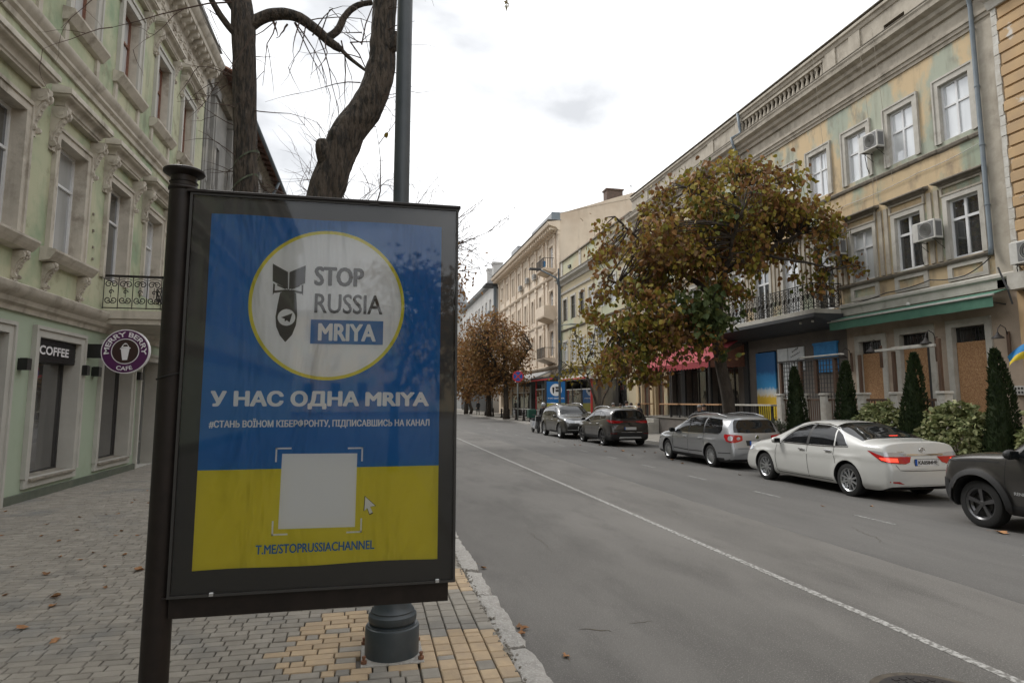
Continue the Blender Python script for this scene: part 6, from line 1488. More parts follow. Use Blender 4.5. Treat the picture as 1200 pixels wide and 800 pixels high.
# thin bare trees farther down the left kerb, seen above and beside the case
for i, (x, y, h, lab) in enumerate(((-.6, 18, 7.9, 'slender bare tree with upright twigs between the leaning trunk and the pole'), (-.3, 30, 11.8, 'tall bare tree whose branch tips show just right of the billboard'))):
    rt2 = random.Random(50 + i); t = root('bare_tree', lab, 'tree', (x, y, .15), 'bare trees on the left pavement')
    MB().tube([(x, y, .1), (x + .05, y, h*.3), (x, y, h*.5)], [.16, .13, .09], 10).build('trunk', M['bark'], t, smooth=True)
    tw = MB()
    for k in range(15 if i == 0 else 20): twigs(tw, Vector((x, y, h*rt2.uniform(.36, .5))), Vector((rt2.gauss(0, .40 if i == 0 else .5), rt2.gauss(0, .35), 1)), h*(.34 if i == 0 else .46), .028 if i == 0 else .06, 3, rt2, hang=-.02, nb=3)
    tw.build('twigs', M['twig'], t)['kind'] = 'stuff'
    if i == 1:
        lf = MB()
        for k in range(420): add_leaf(lf, leaf_shape('oval'), Vector((x + 3.9 + rt2.gauss(0, .55), y + rt2.gauss(0, .6), 7.2 + rt2.gauss(0, 1.0))), .22, rt2, .6)
        lf.build('last_leaves', M['brown_leaf'], t)['kind'] = 'stuff'; lb = MB(); limb(lb, (x, y, 5.4), (x + 3.6, y, 8.4), .09, .03, rt2); limb(lb, (x + 2.2, y, 7.2), (x + 4.4, y, 10.4), .05, .015, rt2); limb(lb, (x + 2.0, y, 7.1), (x + 4.3, y, 7.0), .04, .015, rt2)
        for k in range(26): q_ = Vector((x + rt2.uniform(3.0, 4.5), y, rt2.uniform(7.6, 10.4))); twigs(lb, q_, Vector((1, 0, rt2.uniform(-.4, 1.2))), rt2.uniform(.8, 1.8), .022, 1, rt2, nb=3)
        lb.build('limb', M['twig'], t)
# catkin like pod hanging in from above
hp = MB(); r_ = random.Random(2)
for k in range(60): add_leaf(hp, leaf_shape('oval'), Vector((1.72 + r_.gauss(0, .012), 8.2, 7.35 + r_.random()*.9)), .05, r_, .8)
hp.tube([(1.72, 8.2, 7.3), (1.72, 8.2, 9.5)], .006, 4)
tag(hp.build('hanging_pod', M['golden_leaf']), 'thin brown seed strand hanging into the sky from above the frame', 'seed strand')
# tree and parked street behind the camera, mirrored in the glass of the case
crown_tree('street_tree', 'brown leafed tree behind the photographer, mirrored in the poster glass', (.6, -10, .15), [((.6, -10, 2), (1.6, -10, 3.2), (2.6, -10, 4), .09), ((.6, -10, 2.2), (1, -10, 3.5), (1.3, -10, 4.8), .09)],
 [((1.7, -10, 3.8), (1.5, 1.5, 1.5)), ((1.0, -10, 4.9), (1.2, 1.2, .9))], 'brown_leaf', 77, 130, 20, .22, .28, 'oval', [(.6, -10, .1), (.6, -10, 1.2), (.6, -10, 2.4)], .14, group='street trees', droop=.5)
# ------------------------------------------------------------------ vehicles
def interp(P, t):
    # monotone piecewise cubic through (t, v)
    if t <= P[0][0]: return P[0][1]
    if t >= P[-1][0]: return P[-1][1]
    for i in range(len(P) - 1):
        if P[i][0] <= t <= P[i + 1][0]: break
    x0, y0 = P[i]; x1, y1 = P[i + 1]; h = x1 - x0; d = (y1 - y0)/h
    def slope(j):
        if j <= 0: return (P[1][1] - P[0][1])/(P[1][0] - P[0][0])
        if j >= len(P) - 1: return (P[-1][1] - P[-2][1])/(P[-1][0] - P[-2][0])
        a = (P[j][1] - P[j - 1][1])/(P[j][0] - P[j - 1][0]); b = (P[j + 1][1] - P[j][1])/(P[j + 1][0] - P[j][0])
        return 0 if a*b <= 0 else 2*a*b/(a + b)
    m0, m1 = slope(i), slope(i + 1); s = (t - x0)/h
    return y0*(1 + 2*s)*(1 - s)**2 + m0*h*s*(1 - s)**2 + y1*s*s*(3 - 2*s) + m1*h*s*s*(s - 1)
class Car:
    # local frame: y forwards with 0 at the rear bumper, x to the right, z up from the road
    def __init__(s, name, label, S, group='cars parked along the right kerb'):
        s.S = S; s.root = root(name, label, 'car', (0, 0, 0), group)
        s.body()
    def body(s):
        S = s.S; L_, W_ = S['L'], S['W']; top, belt = S['top'], S['belt']; yr, yf, Ra, zc = S['yr'], S['yf'], S['Ra'], S['R']
        ys = []
        y = 0
        base = [L_*i/90 for i in range(91)] + [.004, .012, .025, .045, .07, .10, .14, L_ - .004, L_ - .012, L_ - .025, L_ - .045, L_ - .07, L_ - .10, L_ - .14]
        for ya in (yr, yf):
            for k in range(-16, 17): base.append(ya + Ra*math.sin(k/16*PI/2))
            base += [ya - Ra - .002, ya + Ra + .002]
        ys = sorted(set(round(b, 4) for b in base if 0 <= b <= L_))
        nl, nu = 13, 16
        low = S.get('low', [(0, .90), (.07, .96), (.2, .985), (.5, 1.0), (.75, .992), (.9, .975), (1, .955)])
        mb = MB(); rows = []
        def P(y):
            R1, a1 = S.get('rnd', (.95, .13)); w = W_/2
            for d, rr, aa in ((y, R1, a1*.8), (L_ - y, R1*1.15, a1)):
                if d < rr: w -= W_/2*aa*(1 - d/rr)**2
                if d < .12: w -= .075*(1 - math.sqrt(max(0, 1 - (1 - d/.12)**2)))
            return w
        s.P = P; sill = S['sill']
        for y in ys:
            w = P(y); zt = interp(top, y); zb = interp(belt, y)
            d = min(y, L_ - y)
            z0 = sill + (.10*(1 - d/.5)**2 if d < .5 else 0)
            arch = False
            for ya in (yr, yf):
                if abs(y - ya) < Ra: z0 = max(z0, zc + math.sqrt(Ra*Ra - (y - ya)**2)); arch = True
            zb = min(zb, zt - .025); z0 = min(z0, zb - .03); B = w*low[-1][1]
            row = [(0, y, z0), (w*.5, y, z0), (w*.80, y, z0)]
            zz0 = sill
            for i in range(nl + 1):
                t = i/nl; z = z0 + (zb - z0)*t; ta = (z - zz0)/max(.05, (zb - zz0))
                fl = 0
                for ya in (yr, yf):   # flared wheel arches
                    q = math.hypot(y - ya, z - zc)
                    fl += S.get('flare', .018)*math.exp(-((q - Ra - .01)/.07)**2)
                cre = S.get('crease')
                cz = .012*math.exp(-((z - interp(cre, y))/.035)**2) if cre else 0
                row.append((w*interp(low, max(0, min(1, ta))) + fl + cz, y, z))
            h = zt - zb; k = min(1, h/.42); pw = 2.5 + 1.6*k; tum = S.get('tumble', .20)*k
            for i in range(1, nu + 1):
                a = i/nu*PI/2; cx = math.cos(a)**(2/pw); cz = math.sin(a)**(2/pw)
                row.append((B*cx*(1 - tum*cz**1.2) if i < nu else 0, y, zb + h*cz))
            rows.append(row)
        n = len(rows[0]); dark = S.get('dark_low', 0)
        # soft rearward / forward lean of the ends
        def warp(v):
            x, y, z = v
            y2 = y
            if y < .30: y2 += (interp(S['rearx'], z))*(1 - y/.30) + .055*(x/(W_/2))**2*(1 - y/.3)
            if y > L_ - .30: q = 1 - (L_ - y)/.30; y2 -= interp(S['frontx'], z)*q + .13*(x/(W_/2))**2*q
            return (x, y2, z)
        for sg in (1, -1):
            b = len(mb.v)
            for r in rows: mb.v += [(lambda t: (t[0]*sg, t[1], t[2]))(warp(v)) for v in r]
            for j in range(len(rows) - 1):
                for i in range(n - 1):
                    a = b + j*n + i; f = (a, a + 1, a + n + 1, a + n) if sg > 0 else (a, a + n, a + n + 1, a + 1)
                    mb.f.append(f); zc_ = (rows[j][i][2] + rows[j][i + 1][2])/2; mb.m.append(1 if i < 3 or (zc_ < dark and i < 16) else 0)
            for j in (0, len(rows) - 1):
                f = [b + j*n + i for i in range(n)]; mb.f.append(tuple(f if (sg > 0) == (j > 0) else f[::-1])); mb.m.append(0)
        me = mb.mesh('body', [M[S['paint']], M['black_plastic']], smooth=True)
        bm = bmesh.new(); bm.from_mesh(me); bmesh.ops.remove_doubles(bm, verts=bm.verts, dist=.0004); bmesh.ops.recalc_face_normals(bm, faces=bm.faces); bm.to_mesh(me); 
        s.bvh = BVHTree.FromBMesh(bm); bm.free(); me.set_sharp_from_angle(angle=rad(42))
        s.bodyo = bpy.data.objects.new('body', me); COL.objects.link(s.bodyo); s.bodyo.parent = s.root
        # inner wheel housings and floor
        mb = MB(); mb.box(-W_*.42, W_*.42, .25, L_ - .25, sill + .01, sill + .16); mb.build('underbody', M['black_plastic'], s.root)
    def patch(s, name, view, poly, material, parent=None, off=.004, step=.05, label=None, mirror=False, thick=0):
        o_ = None
        for mir in ((1, -1) if mirror else (1,)):
            # close, dense polygon boundary
            bp = []
            for i, p in enumerate(poly):
                q = poly[(i + 1) % len(poly)]; m = max(1, int(math.dist(p, q)/step))
                for k in range(m): bp.append((p[0] + (q[0] - p[0])*k/m, p[1] + (q[1] - p[1])*k/m))
            nb_ = len(bp); a0, a1 = min(p[0] for p in bp), max(p[0] for p in bp); b0, b1 = min(p[1] for p in bp), max(p[1] for p in bp)
            def inside(x, y):
                c = False
                for i in range(nb_):
                    (x0, y0), (x1, y1) = bp[i], bp[(i + 1) % nb_]
                    if (y0 > y) != (y1 > y) and x < (x1 - x0)*(y - y0)/(y1 - y0) + x0: c = not c
                return c
            pts = list(bp); u = a0 + step/2
            while u < a1:
                v = b0 + step/2
                while v < b1:
                    if inside(u, v) and min((u - p[0])**2 + (v - p[1])**2 for p in bp) > (step*.4)**2: pts.append((u, v))
                    v += step
                u += step
            r = delaunay_2d_cdt([Vector(p) for p in pts], [(i, (i + 1) % nb_) for i in range(nb_)], [], 1, 1e-6)
            V = []
            for p in r[0]:
                a, b = p
                if view == 'side': org, d = Vector((3*mir, a, b)), Vector((-mir, 0, 0))
                elif view == 'rear': org, d = Vector((a*mir, -3, b)), Vector((0, 1, 0))
                elif view == 'front': org, d = Vector((a*mir, 9, b)), Vector((0, -1, 0))
                elif view == 'diag': q_ = .70710678; d = Vector((-q_*mir, q_, 0)); org = Vector((q_*a*mir, q_*a, b)) - d*3 + Vector((0, 0, 0))
                elif view == 'fdiag': q_ = .70710678; L0 = s.S['L']; d = Vector((-q_*mir, -q_, 0)); org = Vector((q_*a*mir, L0 - q_*a, b)) - d*3
                else: org, d = Vector((a*mir, b, 4)), Vector((0, 0, -1))
                h = s.bvh.ray_cast(org, d)
                if h[0] is None: V.append(None); continue
                nn = h[1] if h[1].dot(d) < 0 else -h[1]
                V.append(h[0] + nn*.3*off - d*off*.7)
            mb = MB(); idx = {}
            for f in r[2]:
                if any(V[i] is None for i in f): continue
                g = []
                for i in f:
                    if i not in idx: idx[i] = len(mb.v); mb.v.append(tuple(V[i]))
                    g.append(idx[i])
                mb.f.append(tuple(g)); mb.m.append(0)
            if not mb.f: continue
            o_ = mb.build(name, M[material] if isinstance(material, str) else material, parent or s.root, smooth=True)
            if label: o_['label'] = label
        return o_
    def side_line(s, pts, w=.012, name='door_seam', mat_='seam_dark', off=.0025, mirror=True, parent=None):
        poly = []
        L1, L2 = [], []
        for i, p in enumerate(pts):
            a = Vector(pts[max(i - 1, 0)]); b = Vector(pts[min(i + 1, len(pts) - 1)]); d = (b - a).normalized(); n_ = Vector((-d.y, d.x))*w/2
            L1.append((p[0] + n_.x, p[1] + n_.y)); L2.append((p[0] - n_.x, p[1] - n_.y))
        s.patch(name, 'side', L1 + L2[::-1], mat_, off=off, step=.06, mirror=mirror, parent=parent)
    def wheels(s, rim='rim_silver', spokes=10, rimr=None, twin=False):
        S = s.S; R = S['R']; rimr = rimr or R*.66; wd = S.get('tw', .215)
        x0 = S['W']/2 - wd/2 - .015
        tyre = MB().lathe([(rimr*.98, -wd*.42), (rimr*1.04, -wd*.5), (R*.90, -wd*.5), (R*.975, -wd*.44), (R, -wd*.30), (R, wd*.30), (R*.975, wd*.44), (R*.90, wd*.5), (rimr*1.04, wd*.5), (rimr*.98, wd*.42)], 44, caps=False)
        for k in range(44):  # shallow tread blocks
            a = 2*PI*k/44; Tm = Matrix.Rotation(a, 4, 'Z'); tyre.box(R - .003, R + .003, -.012, .012, -wd*.28, wd*.28, T=Tm)
        tme = tyre.mesh('tyre', M['tyre_rubber'], ang=35)
        rm = MB(); rm.lathe([(rimr*.80, wd*.1), (rimr*.97, wd*.36), (rimr*1.03, wd*.47), (rimr*.99, wd*.48), (rimr*.90, wd*.38), (rimr*.86, -wd*.2)], 40, caps=False)
        for k in range(spokes):
            Tm = Matrix.Rotation(2*PI*k/spokes, 4, 'Z')
            offs = ((-.07, .0), (.07, 0)) if twin else ((0, 0),)
            for of, _ in offs:
                T2 = Tm @ Matrix.Rotation(of, 4, 'Z')
                w0, w1_ = (rimr*.085, rimr*.075) if spokes > 7 or twin else (rimr*.16, rimr*.20)
                rm.add([T2 @ Vector(v) for v in ((rimr*.14, -w0, wd*.30), (rimr*.14, w0, wd*.30), (rimr*.93, w1_, wd*.41), (rimr*.93, -w1_, wd*.41), (rimr*.14, -w0, wd*.18), (rimr*.14, w0, wd*.18), (rimr*.93, w1_, wd*.22), (rimr*.93, -w1_, wd*.22))],
                       [(0, 1, 2, 3), (0, 4, 5, 1), (1, 5, 6, 2), (2, 6, 7, 3), (3, 7, 4, 0)])
        rm.lathe([(rimr*.2, wd*.2), (rimr*.2, wd*.31), (rimr*.13, wd*.34), (rimr*.12, wd*.345), (.01, wd*.35)], 20)
        rme = rm.mesh('rim', M[rim], ang=30)
        dk = MB().lathe([(rimr*.9, -.02), (rimr*.9, .0), (rimr*.6, .005), (rimr*.58, .02), (.02, .02)], 28).mesh('wheel', M['dark_frame'], ang=40)
        for sx in (-1, 1):
            for y in (S['yr'], S['yf']):
                w = inst('wheel', dk, (0, 0, 0), s.root, rot=(0, sx*PI/2, 0)); w.location = (sx*x0, y, R)
                for nm, me in (('tyre', tme), ('rim', rme)): c = inst(nm, me, (0, 0, 0)); c.parent = w
    def mirror_(s, y, z, w=.10, mat_=None):
        for sx in (-1, 1):
            x = s.P(y)*.93; mb = MB()
            mb.lathe([(.02, -.10), (.06, -.085), (.085, -.03), (.085, .03), (.06, .085), (.02, .10)], 14, T=Matrix.Translation((sx*(x + .13), y, z + .05)) @ Matrix.Rotation(PI/2, 4, 'Y') @ Matrix.Scale(.85, 4, (1, 0, 0)) @ Matrix.Scale(.75, 4, (0, 1, 0)))
            mb.tube([(sx*(x - .03), y, z - .02), (sx*(x + .09), y, z + .02)], .022, 6); o = mb.build('mirror', M[mat_ or s.S['paint']], s.root, smooth=True)
            MB().box(sx*(x + .13) - .075, sx*(x + .13) + .075, y - .068, y - .062, z, z + .10).build('mirror_glass', M['car_glass'], o)
    def handles(s, ys, z, mat_='chrome'):
        for sx in (-1, 1):
            for y, zz in ((a, z if not isinstance(z, (list, tuple)) else z[i]) for i, a in enumerate(ys)):
                h = s.bvh.ray_cast(Vector((3*sx, y, zz)), Vector((-sx, 0, 0)))
                if h[0] is None: continue
                x = h[0].x; mb = MB(); mb.bbox(x - .005 if sx > 0 else x - .035, x + .035 if sx > 0 else x + .005, y - .095, y + .095, zz - .014, zz + .014, b=.008); mb.build('door_handle', M[mat_], s.root)
    def plate(s, y_, z, front=False, text=None):
        h = s.bvh.ray_cast(Vector((0, 9 if front else -3, z)), Vector((0, -1 if front else 1, 0))); y = h[0].y + (.012 if front else -.012); f = 1 if front else -1
        p = MB().box(-.26, .26, y - .008, y + .008, z - .056, z + .056).build('number_plate', M['plate_white'], s.root)
        MB().box(-.268, .268, y - .006, y + .006, z - .064, z + .064).build('plate_holder', M['black_plastic'], p)
        xb = (-.26, -.215)
        MB().box(*xb, y + f*.0085 - .001, y + f*.0085 + .001, z - .056, z + .056).build('plate_band', M['plate_blue'], p)
        if text: lettering('lettering', text, -.195, .24, z - .036, z + .036, lambda a, b: (a, y - .0105, b), M['ink_dark'], p, .06)
    def place(s, x, y, rz=0):
        s.root.location = (x, y, 0); s.root.rotation_euler = (0, 0, rz)

# --- pearl white saloon
S = dict(L=4.85, W=1.83, R=.325, Ra=.385, yr=1.04, yf=3.815, sill=.20, paint='pearl_white', tumble=.25,
    top=[(0, .62), (.02, .80), (.06, 1.00), (.12, 1.105), (.35, 1.125), (.62, 1.15), (1.0, 1.27), (1.45, 1.405), (1.85, 1.458), (2.25, 1.47), (2.75, 1.435), (3.10, 1.34), (3.55, 1.14), (3.80, 1.035), (4.2, .96), (4.55, .86), (4.74, .74), (4.82, .62), (4.85, .5)],
    belt=[(0, .60), (.06, .88), (.14, .97), (.6, .985), (1.5, .955), (2.6, .915), (3.4, .885), (3.8, .87), (4.3, .80), (4.65, .68), (4.85, .46)],
    rearx=[(.2, .06), (.35, .01), (.55, .0), (.72, .03), (.95, .10), (1.1, .12), (1.5, .1)], frontx=[(.2, .10), (.4, .0), (.6, .02), (.8, .1)], crease=[(0, .80), (2, .78), (4.85, .66)])
c = Car('white_saloon', 'pearl white saloon with lit red tail lamps parked at the right kerb', S)
c.patch('side_window', 'side', [(3.20, .955), (3.02, 1.10), (2.72, 1.29), (2.42, 1.372), (2.30, 1.378), (2.30, .955)], 'car_glass', mirror=True)
c.patch('side_window', 'side', [(2.22, .958), (2.22, 1.38), (1.85, 1.372), (1.55, 1.315), (1.47, 1.12), (1.44, .97)], 'car_glass', mirror=True)
c.patch('side_window', 'side', [(1.40, .975), (1.43, 1.12), (1.50, 1.29), (1.30, 1.20), (1.08, 1.05), (1.06, .995)], 'car_glass', mirror=True)
c.side_line([(3.26, .94), (2.6, .938), (1.9, .942), (1.5, .952), (1.02, .978)], .018, 'window_trim', 'chrome', .006)
c.side_line([(1.02, .985), (1.25, 1.19), (1.52, 1.335), (1.9, 1.395), (2.4, 1.398), (2.72, 1.315), (3.05, 1.115), (3.24, .955)], .014, 'window_trim', 'chrome', .006)
c.patch('rear_window', 'top', [(-.62, 1.62), (.62, 1.62), (.70, 1.2), (.76, .74), (.40, .67), (-.40, .67), (-.76, .74), (-.70, 1.2)], 'car_glass')
c.patch('windscreen', 'top', [(-.60, 2.84), (.60, 2.84), (.72, 3.4), (.66, 3.62), (0, 3.72), (-.66, 3.62), (-.72, 3.4)], 'car_glass')
for pts in ([(3.34, .92), (3.38, .6), (3.33, .30), (3.27, .27)], [(2.26, .93), (2.25, .6), (2.22, .27)], [(1.42, .96), (1.42, .8), (1.36, .62), (1.30, .42), (1.33, .27)], [(3.3, .265), (2.2, .262), (1.4, .265)]): c.side_line(pts, .012)
c.side_line([(3.4, .34), (2.4, .31), (1.5, .33)], .02, 'sill_crease', 'pearl_white', .008)
c.patch('fuel_flap', 'side', [(.95, .77), (.95, .92), (.80, .93), (.79, .78)], 'pearl_white', off=.004, mirror=False)
c.handles([2.42, 1.58], [.84, .865])
c.patch('tail_lamp', 'diag', [(.31, .845), (.34, .905), (.55, .925), (.66, .925), (.88, .945), (.96, .945), (.80, .87), (.60, .835)], 'lamp_clear', mirror=True, off=.008, step=.035)
c.patch('tail_lamp', 'diag', [(.27, .845), (.29, .745), (.36, .715), (.62, .735), (.76, .775), (.88, .86), (.985, .945), (.94, .938), (.80, .885), (.68, .85), (.50, .845)], 'lamp_red', mirror=True, off=.011, step=.035)
c.patch('lit_lamp', 'diag', [(.47, .745), (.62, .755), (.74, .79), (.78, .825), (.48, .815)], 'lamp_red_lit', mirror=True, off=.016, step=.03)
c.patch('pillar_trim', 'side', [(2.305, .95), (2.305, 1.385), (2.215, 1.388), (2.215, .95)], 'black_plastic', mirror=True, off=.0035)
c.patch('boot_trim', 'rear', [(-.46, .865), (-.44, .892), (.44, .892), (.46, .865)], 'chrome', off=.012)
c.patch('boot_seam', 'rear', [(-.60, .60), (-.45, .585), (.45, .585), (.60, .60), (.60, .608), (.45, .595), (-.45, .595), (-.60, .608)], 'seam_dark', off=.004)
for sg in (1, -1): c.patch('boot_seam', 'rear', [(sg*.595, .60), (sg*.66, .705), (sg*.668, .70), (sg*.605, .60)], 'seam_dark', off=.004)
c.patch('bumper_reflector', 'rear', [(.52, .345), (.80, .38), (.80, .40), (.62, .395)], 'lamp_red', mirror=True, off=.006)
c.patch('bumper_lip', 'rear', [(-.72, .255), (.72, .255), (.66, .31), (.3, .325), (-.3, .325), (-.66, .31)], 'black_plastic', off=.006)
c.patch('third_lamp', 'top', [(-.10, .775), (.10, .775), (.10, .80), (-.10, .80)], 'lamp_red_lit', off=.007)
c.plate(0, .74, text='КА0584НЕ')
e_ = MB()
h = c.bvh.ray_cast(Vector((0, -3, .955)), Vector((0, 1, 0)))[0].y - .012
for rx, rz_, dz in ((.062, .042, 0), (.020, .040, .002), (.042, .018, .018)): e_.tube([(rx*math.cos(t*PI/12), h, .958 + dz + rz_*math.sin(t*PI/12)) for t in range(25)], .006, 5, caps=False)
e_.build('badge', M['chrome'], c.root, smooth=True)
for xs_ in ((-.55, -.40), (.40, .52)): lettering('badge_lettering', 'CAMRY' if xs_[0] < 0 else 'HYBRID', xs_[0], xs_[1], .922, .942, lambda a, b: (a, c.bvh.ray_cast(Vector((a, -3, b)), Vector((0, 1, 0)))[0].y - .006 if c.bvh.ray_cast(Vector((a, -3, b)), Vector((0, 1, 0)))[0] else 0, b), M['chrome'], c.root, .03) if xs_[0] < 0 else None
c.patch('headlamp', 'side', [(4.25, .72), (4.62, .64), (4.78, .60), (4.72, .70), (4.4, .80)], 'lamp_head', mirror=True, off=.006)
c.patch('headlamp', 'front', [(.42, .62), (.86, .70), (.86, .78), (.5, .74)], 'lamp_head', mirror=True, off=.008)
c.patch('grille', 'front', [(-.42, .60), (.42, .60), (.36, .70), (-.36, .70)], 'black_plastic', off=.006); c.plate(0, .42, front=True)
for x in (-.12, -.04, .18): c.patch('parking_sensor', 'rear', [(x*4 + .012, .52), (x*4, .532), (x*4 - .012, .52), (x*4, .508)], 'silver_plastic', off=.004)
MB().tube([(.5, .12, .24), (.5, -.02, .24)], .03, 10).build('exhaust', M['chrome'], c.root, smooth=True)
c.mirror_(3.24, .93); c.wheels('rim_silver', 10, .225); c.place(10.28, 11.33 - 1.04)

# --- silver estate
S = dict(L=4.77, W=1.82, R=.315, Ra=.375, yr=1.05, yf=3.76, sill=.19, paint='silver_paint', tumble=.22, dark_low=.285,
    top=[(0, .60), (.02, .80), (.06, 1.0), (.14, 1.20), (.28, 1.40), (.42, 1.455), (.9, 1.49), (1.6, 1.51), (2.3, 1.50), (2.75, 1.44), (3.2, 1.27), (3.6, 1.06), (3.85, .98), (4.2, .92), (4.5, .83), (4.68, .72), (4.77, .5)],
    belt=[(0, .56), (.05, .85), (.12, .93), (.6, .95), (1.5, .935), (2.6, .905), (3.4, .88), (3.85, .86), (4.3, .80), (4.6, .68), (4.77, .46)],
    rearx=[(.2, .06), (.4, .0), (.6, .02), (.95, .06), (1.15, .13), (1.5, .16)], frontx=[(.2, .08), (.4, .0), (.6, .02), (.8, .1)], crease=[(0, .80), (4.77, .72)])
c = Car('silver_estate', 'silver estate car with roof rails parked between the white saloon and the brown hatchback', S)
c.patch('side_window', 'side', [(3.24, .93), (2.98, 1.15), (2.62, 1.35), (2.40, 1.39), (2.40, .935)], 'car_glass', mirror=True)
c.patch('side_window', 'side', [(2.32, .935), (2.32, 1.40), (1.55, 1.40), (1.46, .945)], 'car_glass', mirror=True)
c.patch('side_window', 'side', [(1.38, .95), (1.47, 1.395), (.72, 1.365), (.56, 1.25), (.50, 1.08), (.56, .985), (.70, .965)], 'car_glass', mirror=True)
c.side_line([(3.3, .915), (2.4, .915), (1.4, .928), (.6, .955)], .016, 'window_trim', 'chrome', .006)
c.patch('rear_window', 'rear', [(-.66, 1.02), (-.30, 1.0), (.30, 1.0), (.66, 1.02), (.60, 1.30), (.54, 1.36), (-.54, 1.36), (-.60, 1.30)], 'car_glass', off=.006)
c.patch('windscreen', 'top', [(-.60, 2.80), (.60, 2.80), (.70, 3.3), (.64, 3.58), (0, 3.66), (-.64, 3.58), (-.70, 3.3)], 'car_glass')
for pts in ([(3.36, .90), (3.38, .6), (3.30, .27)], [(2.36, .92), (2.36, .27)], [(1.42, .93), (1.42, .72), (1.32, .5), (1.36, .27)]): c.side_line(pts, .012)
c.side_line([(3.30, .42), (2.36, .40)], .025, 'rub_strip', 'black_plastic', .006); c.side_line([(2.32, .40), (1.48, .42)], .025, 'rub_strip', 'black_plastic', .006); c.side_line([(.62, .44), (.1, .46)], .02, 'rub_strip', 'black_plastic', .006)
c.handles([2.56, 1.60], .81, 'silver_plastic')
c.patch('tail_lamp', 'diag', [(.37, .80), (.38, .93), (.62, .965), (.84, .965), (.86, .90), (.78, .78), (.62, .735), (.52, .745)], 'lamp_red', mirror=True, off=.008, step=.035)
for (cx, r) in ((.655, .068), (.465, .042)): c.patch('lamp_ring', 'diag', [(cx + r*math.cos(t*PI/8), .855 + r*math.sin(t*PI/8)) for t in range(16)], 'lamp_clear', mirror=True, off=.013, step=.03)
for pa in ((2.405, 2.315), (1.465, 1.375)): c.patch('pillar_trim', 'side', [(pa[0], .93), (pa[0], 1.395), (pa[1], 1.395), (pa[1], .93)], 'black_plastic', mirror=True, off=.0035)
c.patch('tailgate_seam', 'rear', [(-.62, .58), (.62, .58), (.62, .59), (-.62, .59)], 'seam_dark', off=.004)
c.patch('plate_recess', 'rear', [(-.34, .66), (.34, .66), (.36, .80), (-.36, .80)], 'black_plastic', off=.004); c.plate(0, .73)
c.patch('bumper_lower', 'rear', [(-.80, .20), (.80, .20), (.82, .30), (-.82, .30)], 'black_plastic', off=.005)
c.patch('wiper', 'rear', [(-.02, 1.02), (.02, 1.02), (-.42, 1.10), (-.42, 1.085)], 'seam_dark', off=.012)
MB().lathe([(.055, 0), (.055, .008), (.045, .012)], 20, T=Matrix.Translation((0, c.bvh.ray_cast(Vector((0, -3, .885)), Vector((0, 1, 0)))[0].y, .885)) @ Matrix.Rotation(PI/2, 4, 'X')).build('badge', M['chrome'], c.root)
for sx in (-1, 1):
    pts = [(sx*.60, 2.85, 1.37), (sx*.60, 2.55, 1.475), (sx*.60, 1.8, 1.535), (sx*.60, 1.1, 1.52), (sx*.59, .62, 1.44)]
    MB().tube(pts, .018, 8).build('roof_rail', M['silver_plastic'], c.root, smooth=True)
c.patch('headlamp', 'side', [(4.2, .70), (4.58, .62), (4.68, .64), (4.4, .78)], 'lamp_head', mirror=True, off=.006); c.plate(0, .42, front=True)
c.mirror_(3.26, .92, mat_='black_plastic'); c.wheels('rim_silver', 14, .215); c.place(10.50, 17.08 - 1.05)

# --- brown crossover seen from behind
S = dict(L=4.48, W=1.85, R=.345, Ra=.405, yr=.93, yf=3.60, sill=.24, paint='brown_paint', tumble=.23, dark_low=.42, flare=.03,
    top=[(0, .72), (.02, .92), (.06, 1.10), (.16, 1.32), (.30, 1.50), (.44, 1.565), (.9, 1.61), (1.6, 1.64), (2.2, 1.62), (2.65, 1.54), (3.1, 1.34), (3.42, 1.15), (3.65, 1.08), (4.0, 1.02), (4.25, .94), (4.40, .80), (4.48, .6)],
    belt=[(0, .66), (.05, .95), (.12, 1.06), (.6, 1.09), (1.5, 1.03), (2.6, .99), (3.4, .96), (3.85, .92), (4.2, .84), (4.48, .54)],
    rearx=[(.25, .06), (.5, .0), (.7, .02), (1.0, .07), (1.2, .14), (1.6, .2)], frontx=[(.2, .10), (.5, .0), (.7, .02), (.9, .1)], crease=[(0, .84), (4.4, .80)])
c = Car('brown_crossover', 'dark brown crossover seen from behind, next ahead of the silver estate', S)
c.patch('side_window', 'side', [(3.10, 1.01), (2.86, 1.22), (2.5, 1.42), (2.22, 1.48), (2.22, 1.03)], 'car_glass', mirror=True)
c.patch('side_window', 'side', [(2.14, 1.03), (2.14, 1.49), (1.45, 1.47), (1.28, 1.08)], 'car_glass', mirror=True)
c.patch('side_window', 'side', [(1.20, 1.10), (1.34, 1.44), (.92, 1.37), (.66, 1.22), (.70, 1.15)], 'car_glass', mirror=True)
c.side_line([(3.2, .985), (2.2, 1.0), (1.3, 1.05), (.66, 1.13)], .016, 'window_trim', 'chrome', .006)
c.patch('rear_window', 'rear', [(-.60, 1.16), (0, 1.13), (.60, 1.16), (.66, 1.25), (.54, 1.48), (-.54, 1.48), (-.66, 1.25)], 'car_glass', off=.006)
c.patch('windscreen', 'top', [(-.60, 2.72), (.60, 2.72), (.70, 3.1), (.62, 3.34), (-.62, 3.34), (-.70, 3.1)], 'car_glass')
for pts in ([(3.2, .97), (3.2, .6), (3.12, .32)], [(2.18, 1.0), (2.18, .32)], [(1.3, 1.0), (1.28, .72), (1.14, .6)]): c.side_line(pts, .012)
c.handles([2.38, 1.45], [.90, .92], 'chrome')
c.patch('tail_lamp', 'diag', [(.28, 1.00), (.40, .965), (.62, .96), (.78, 1.0), (.96, 1.075), (.90, 1.095), (.60, 1.07), (.28, 1.045)], 'lamp_red', mirror=True, off=.010, step=.035)
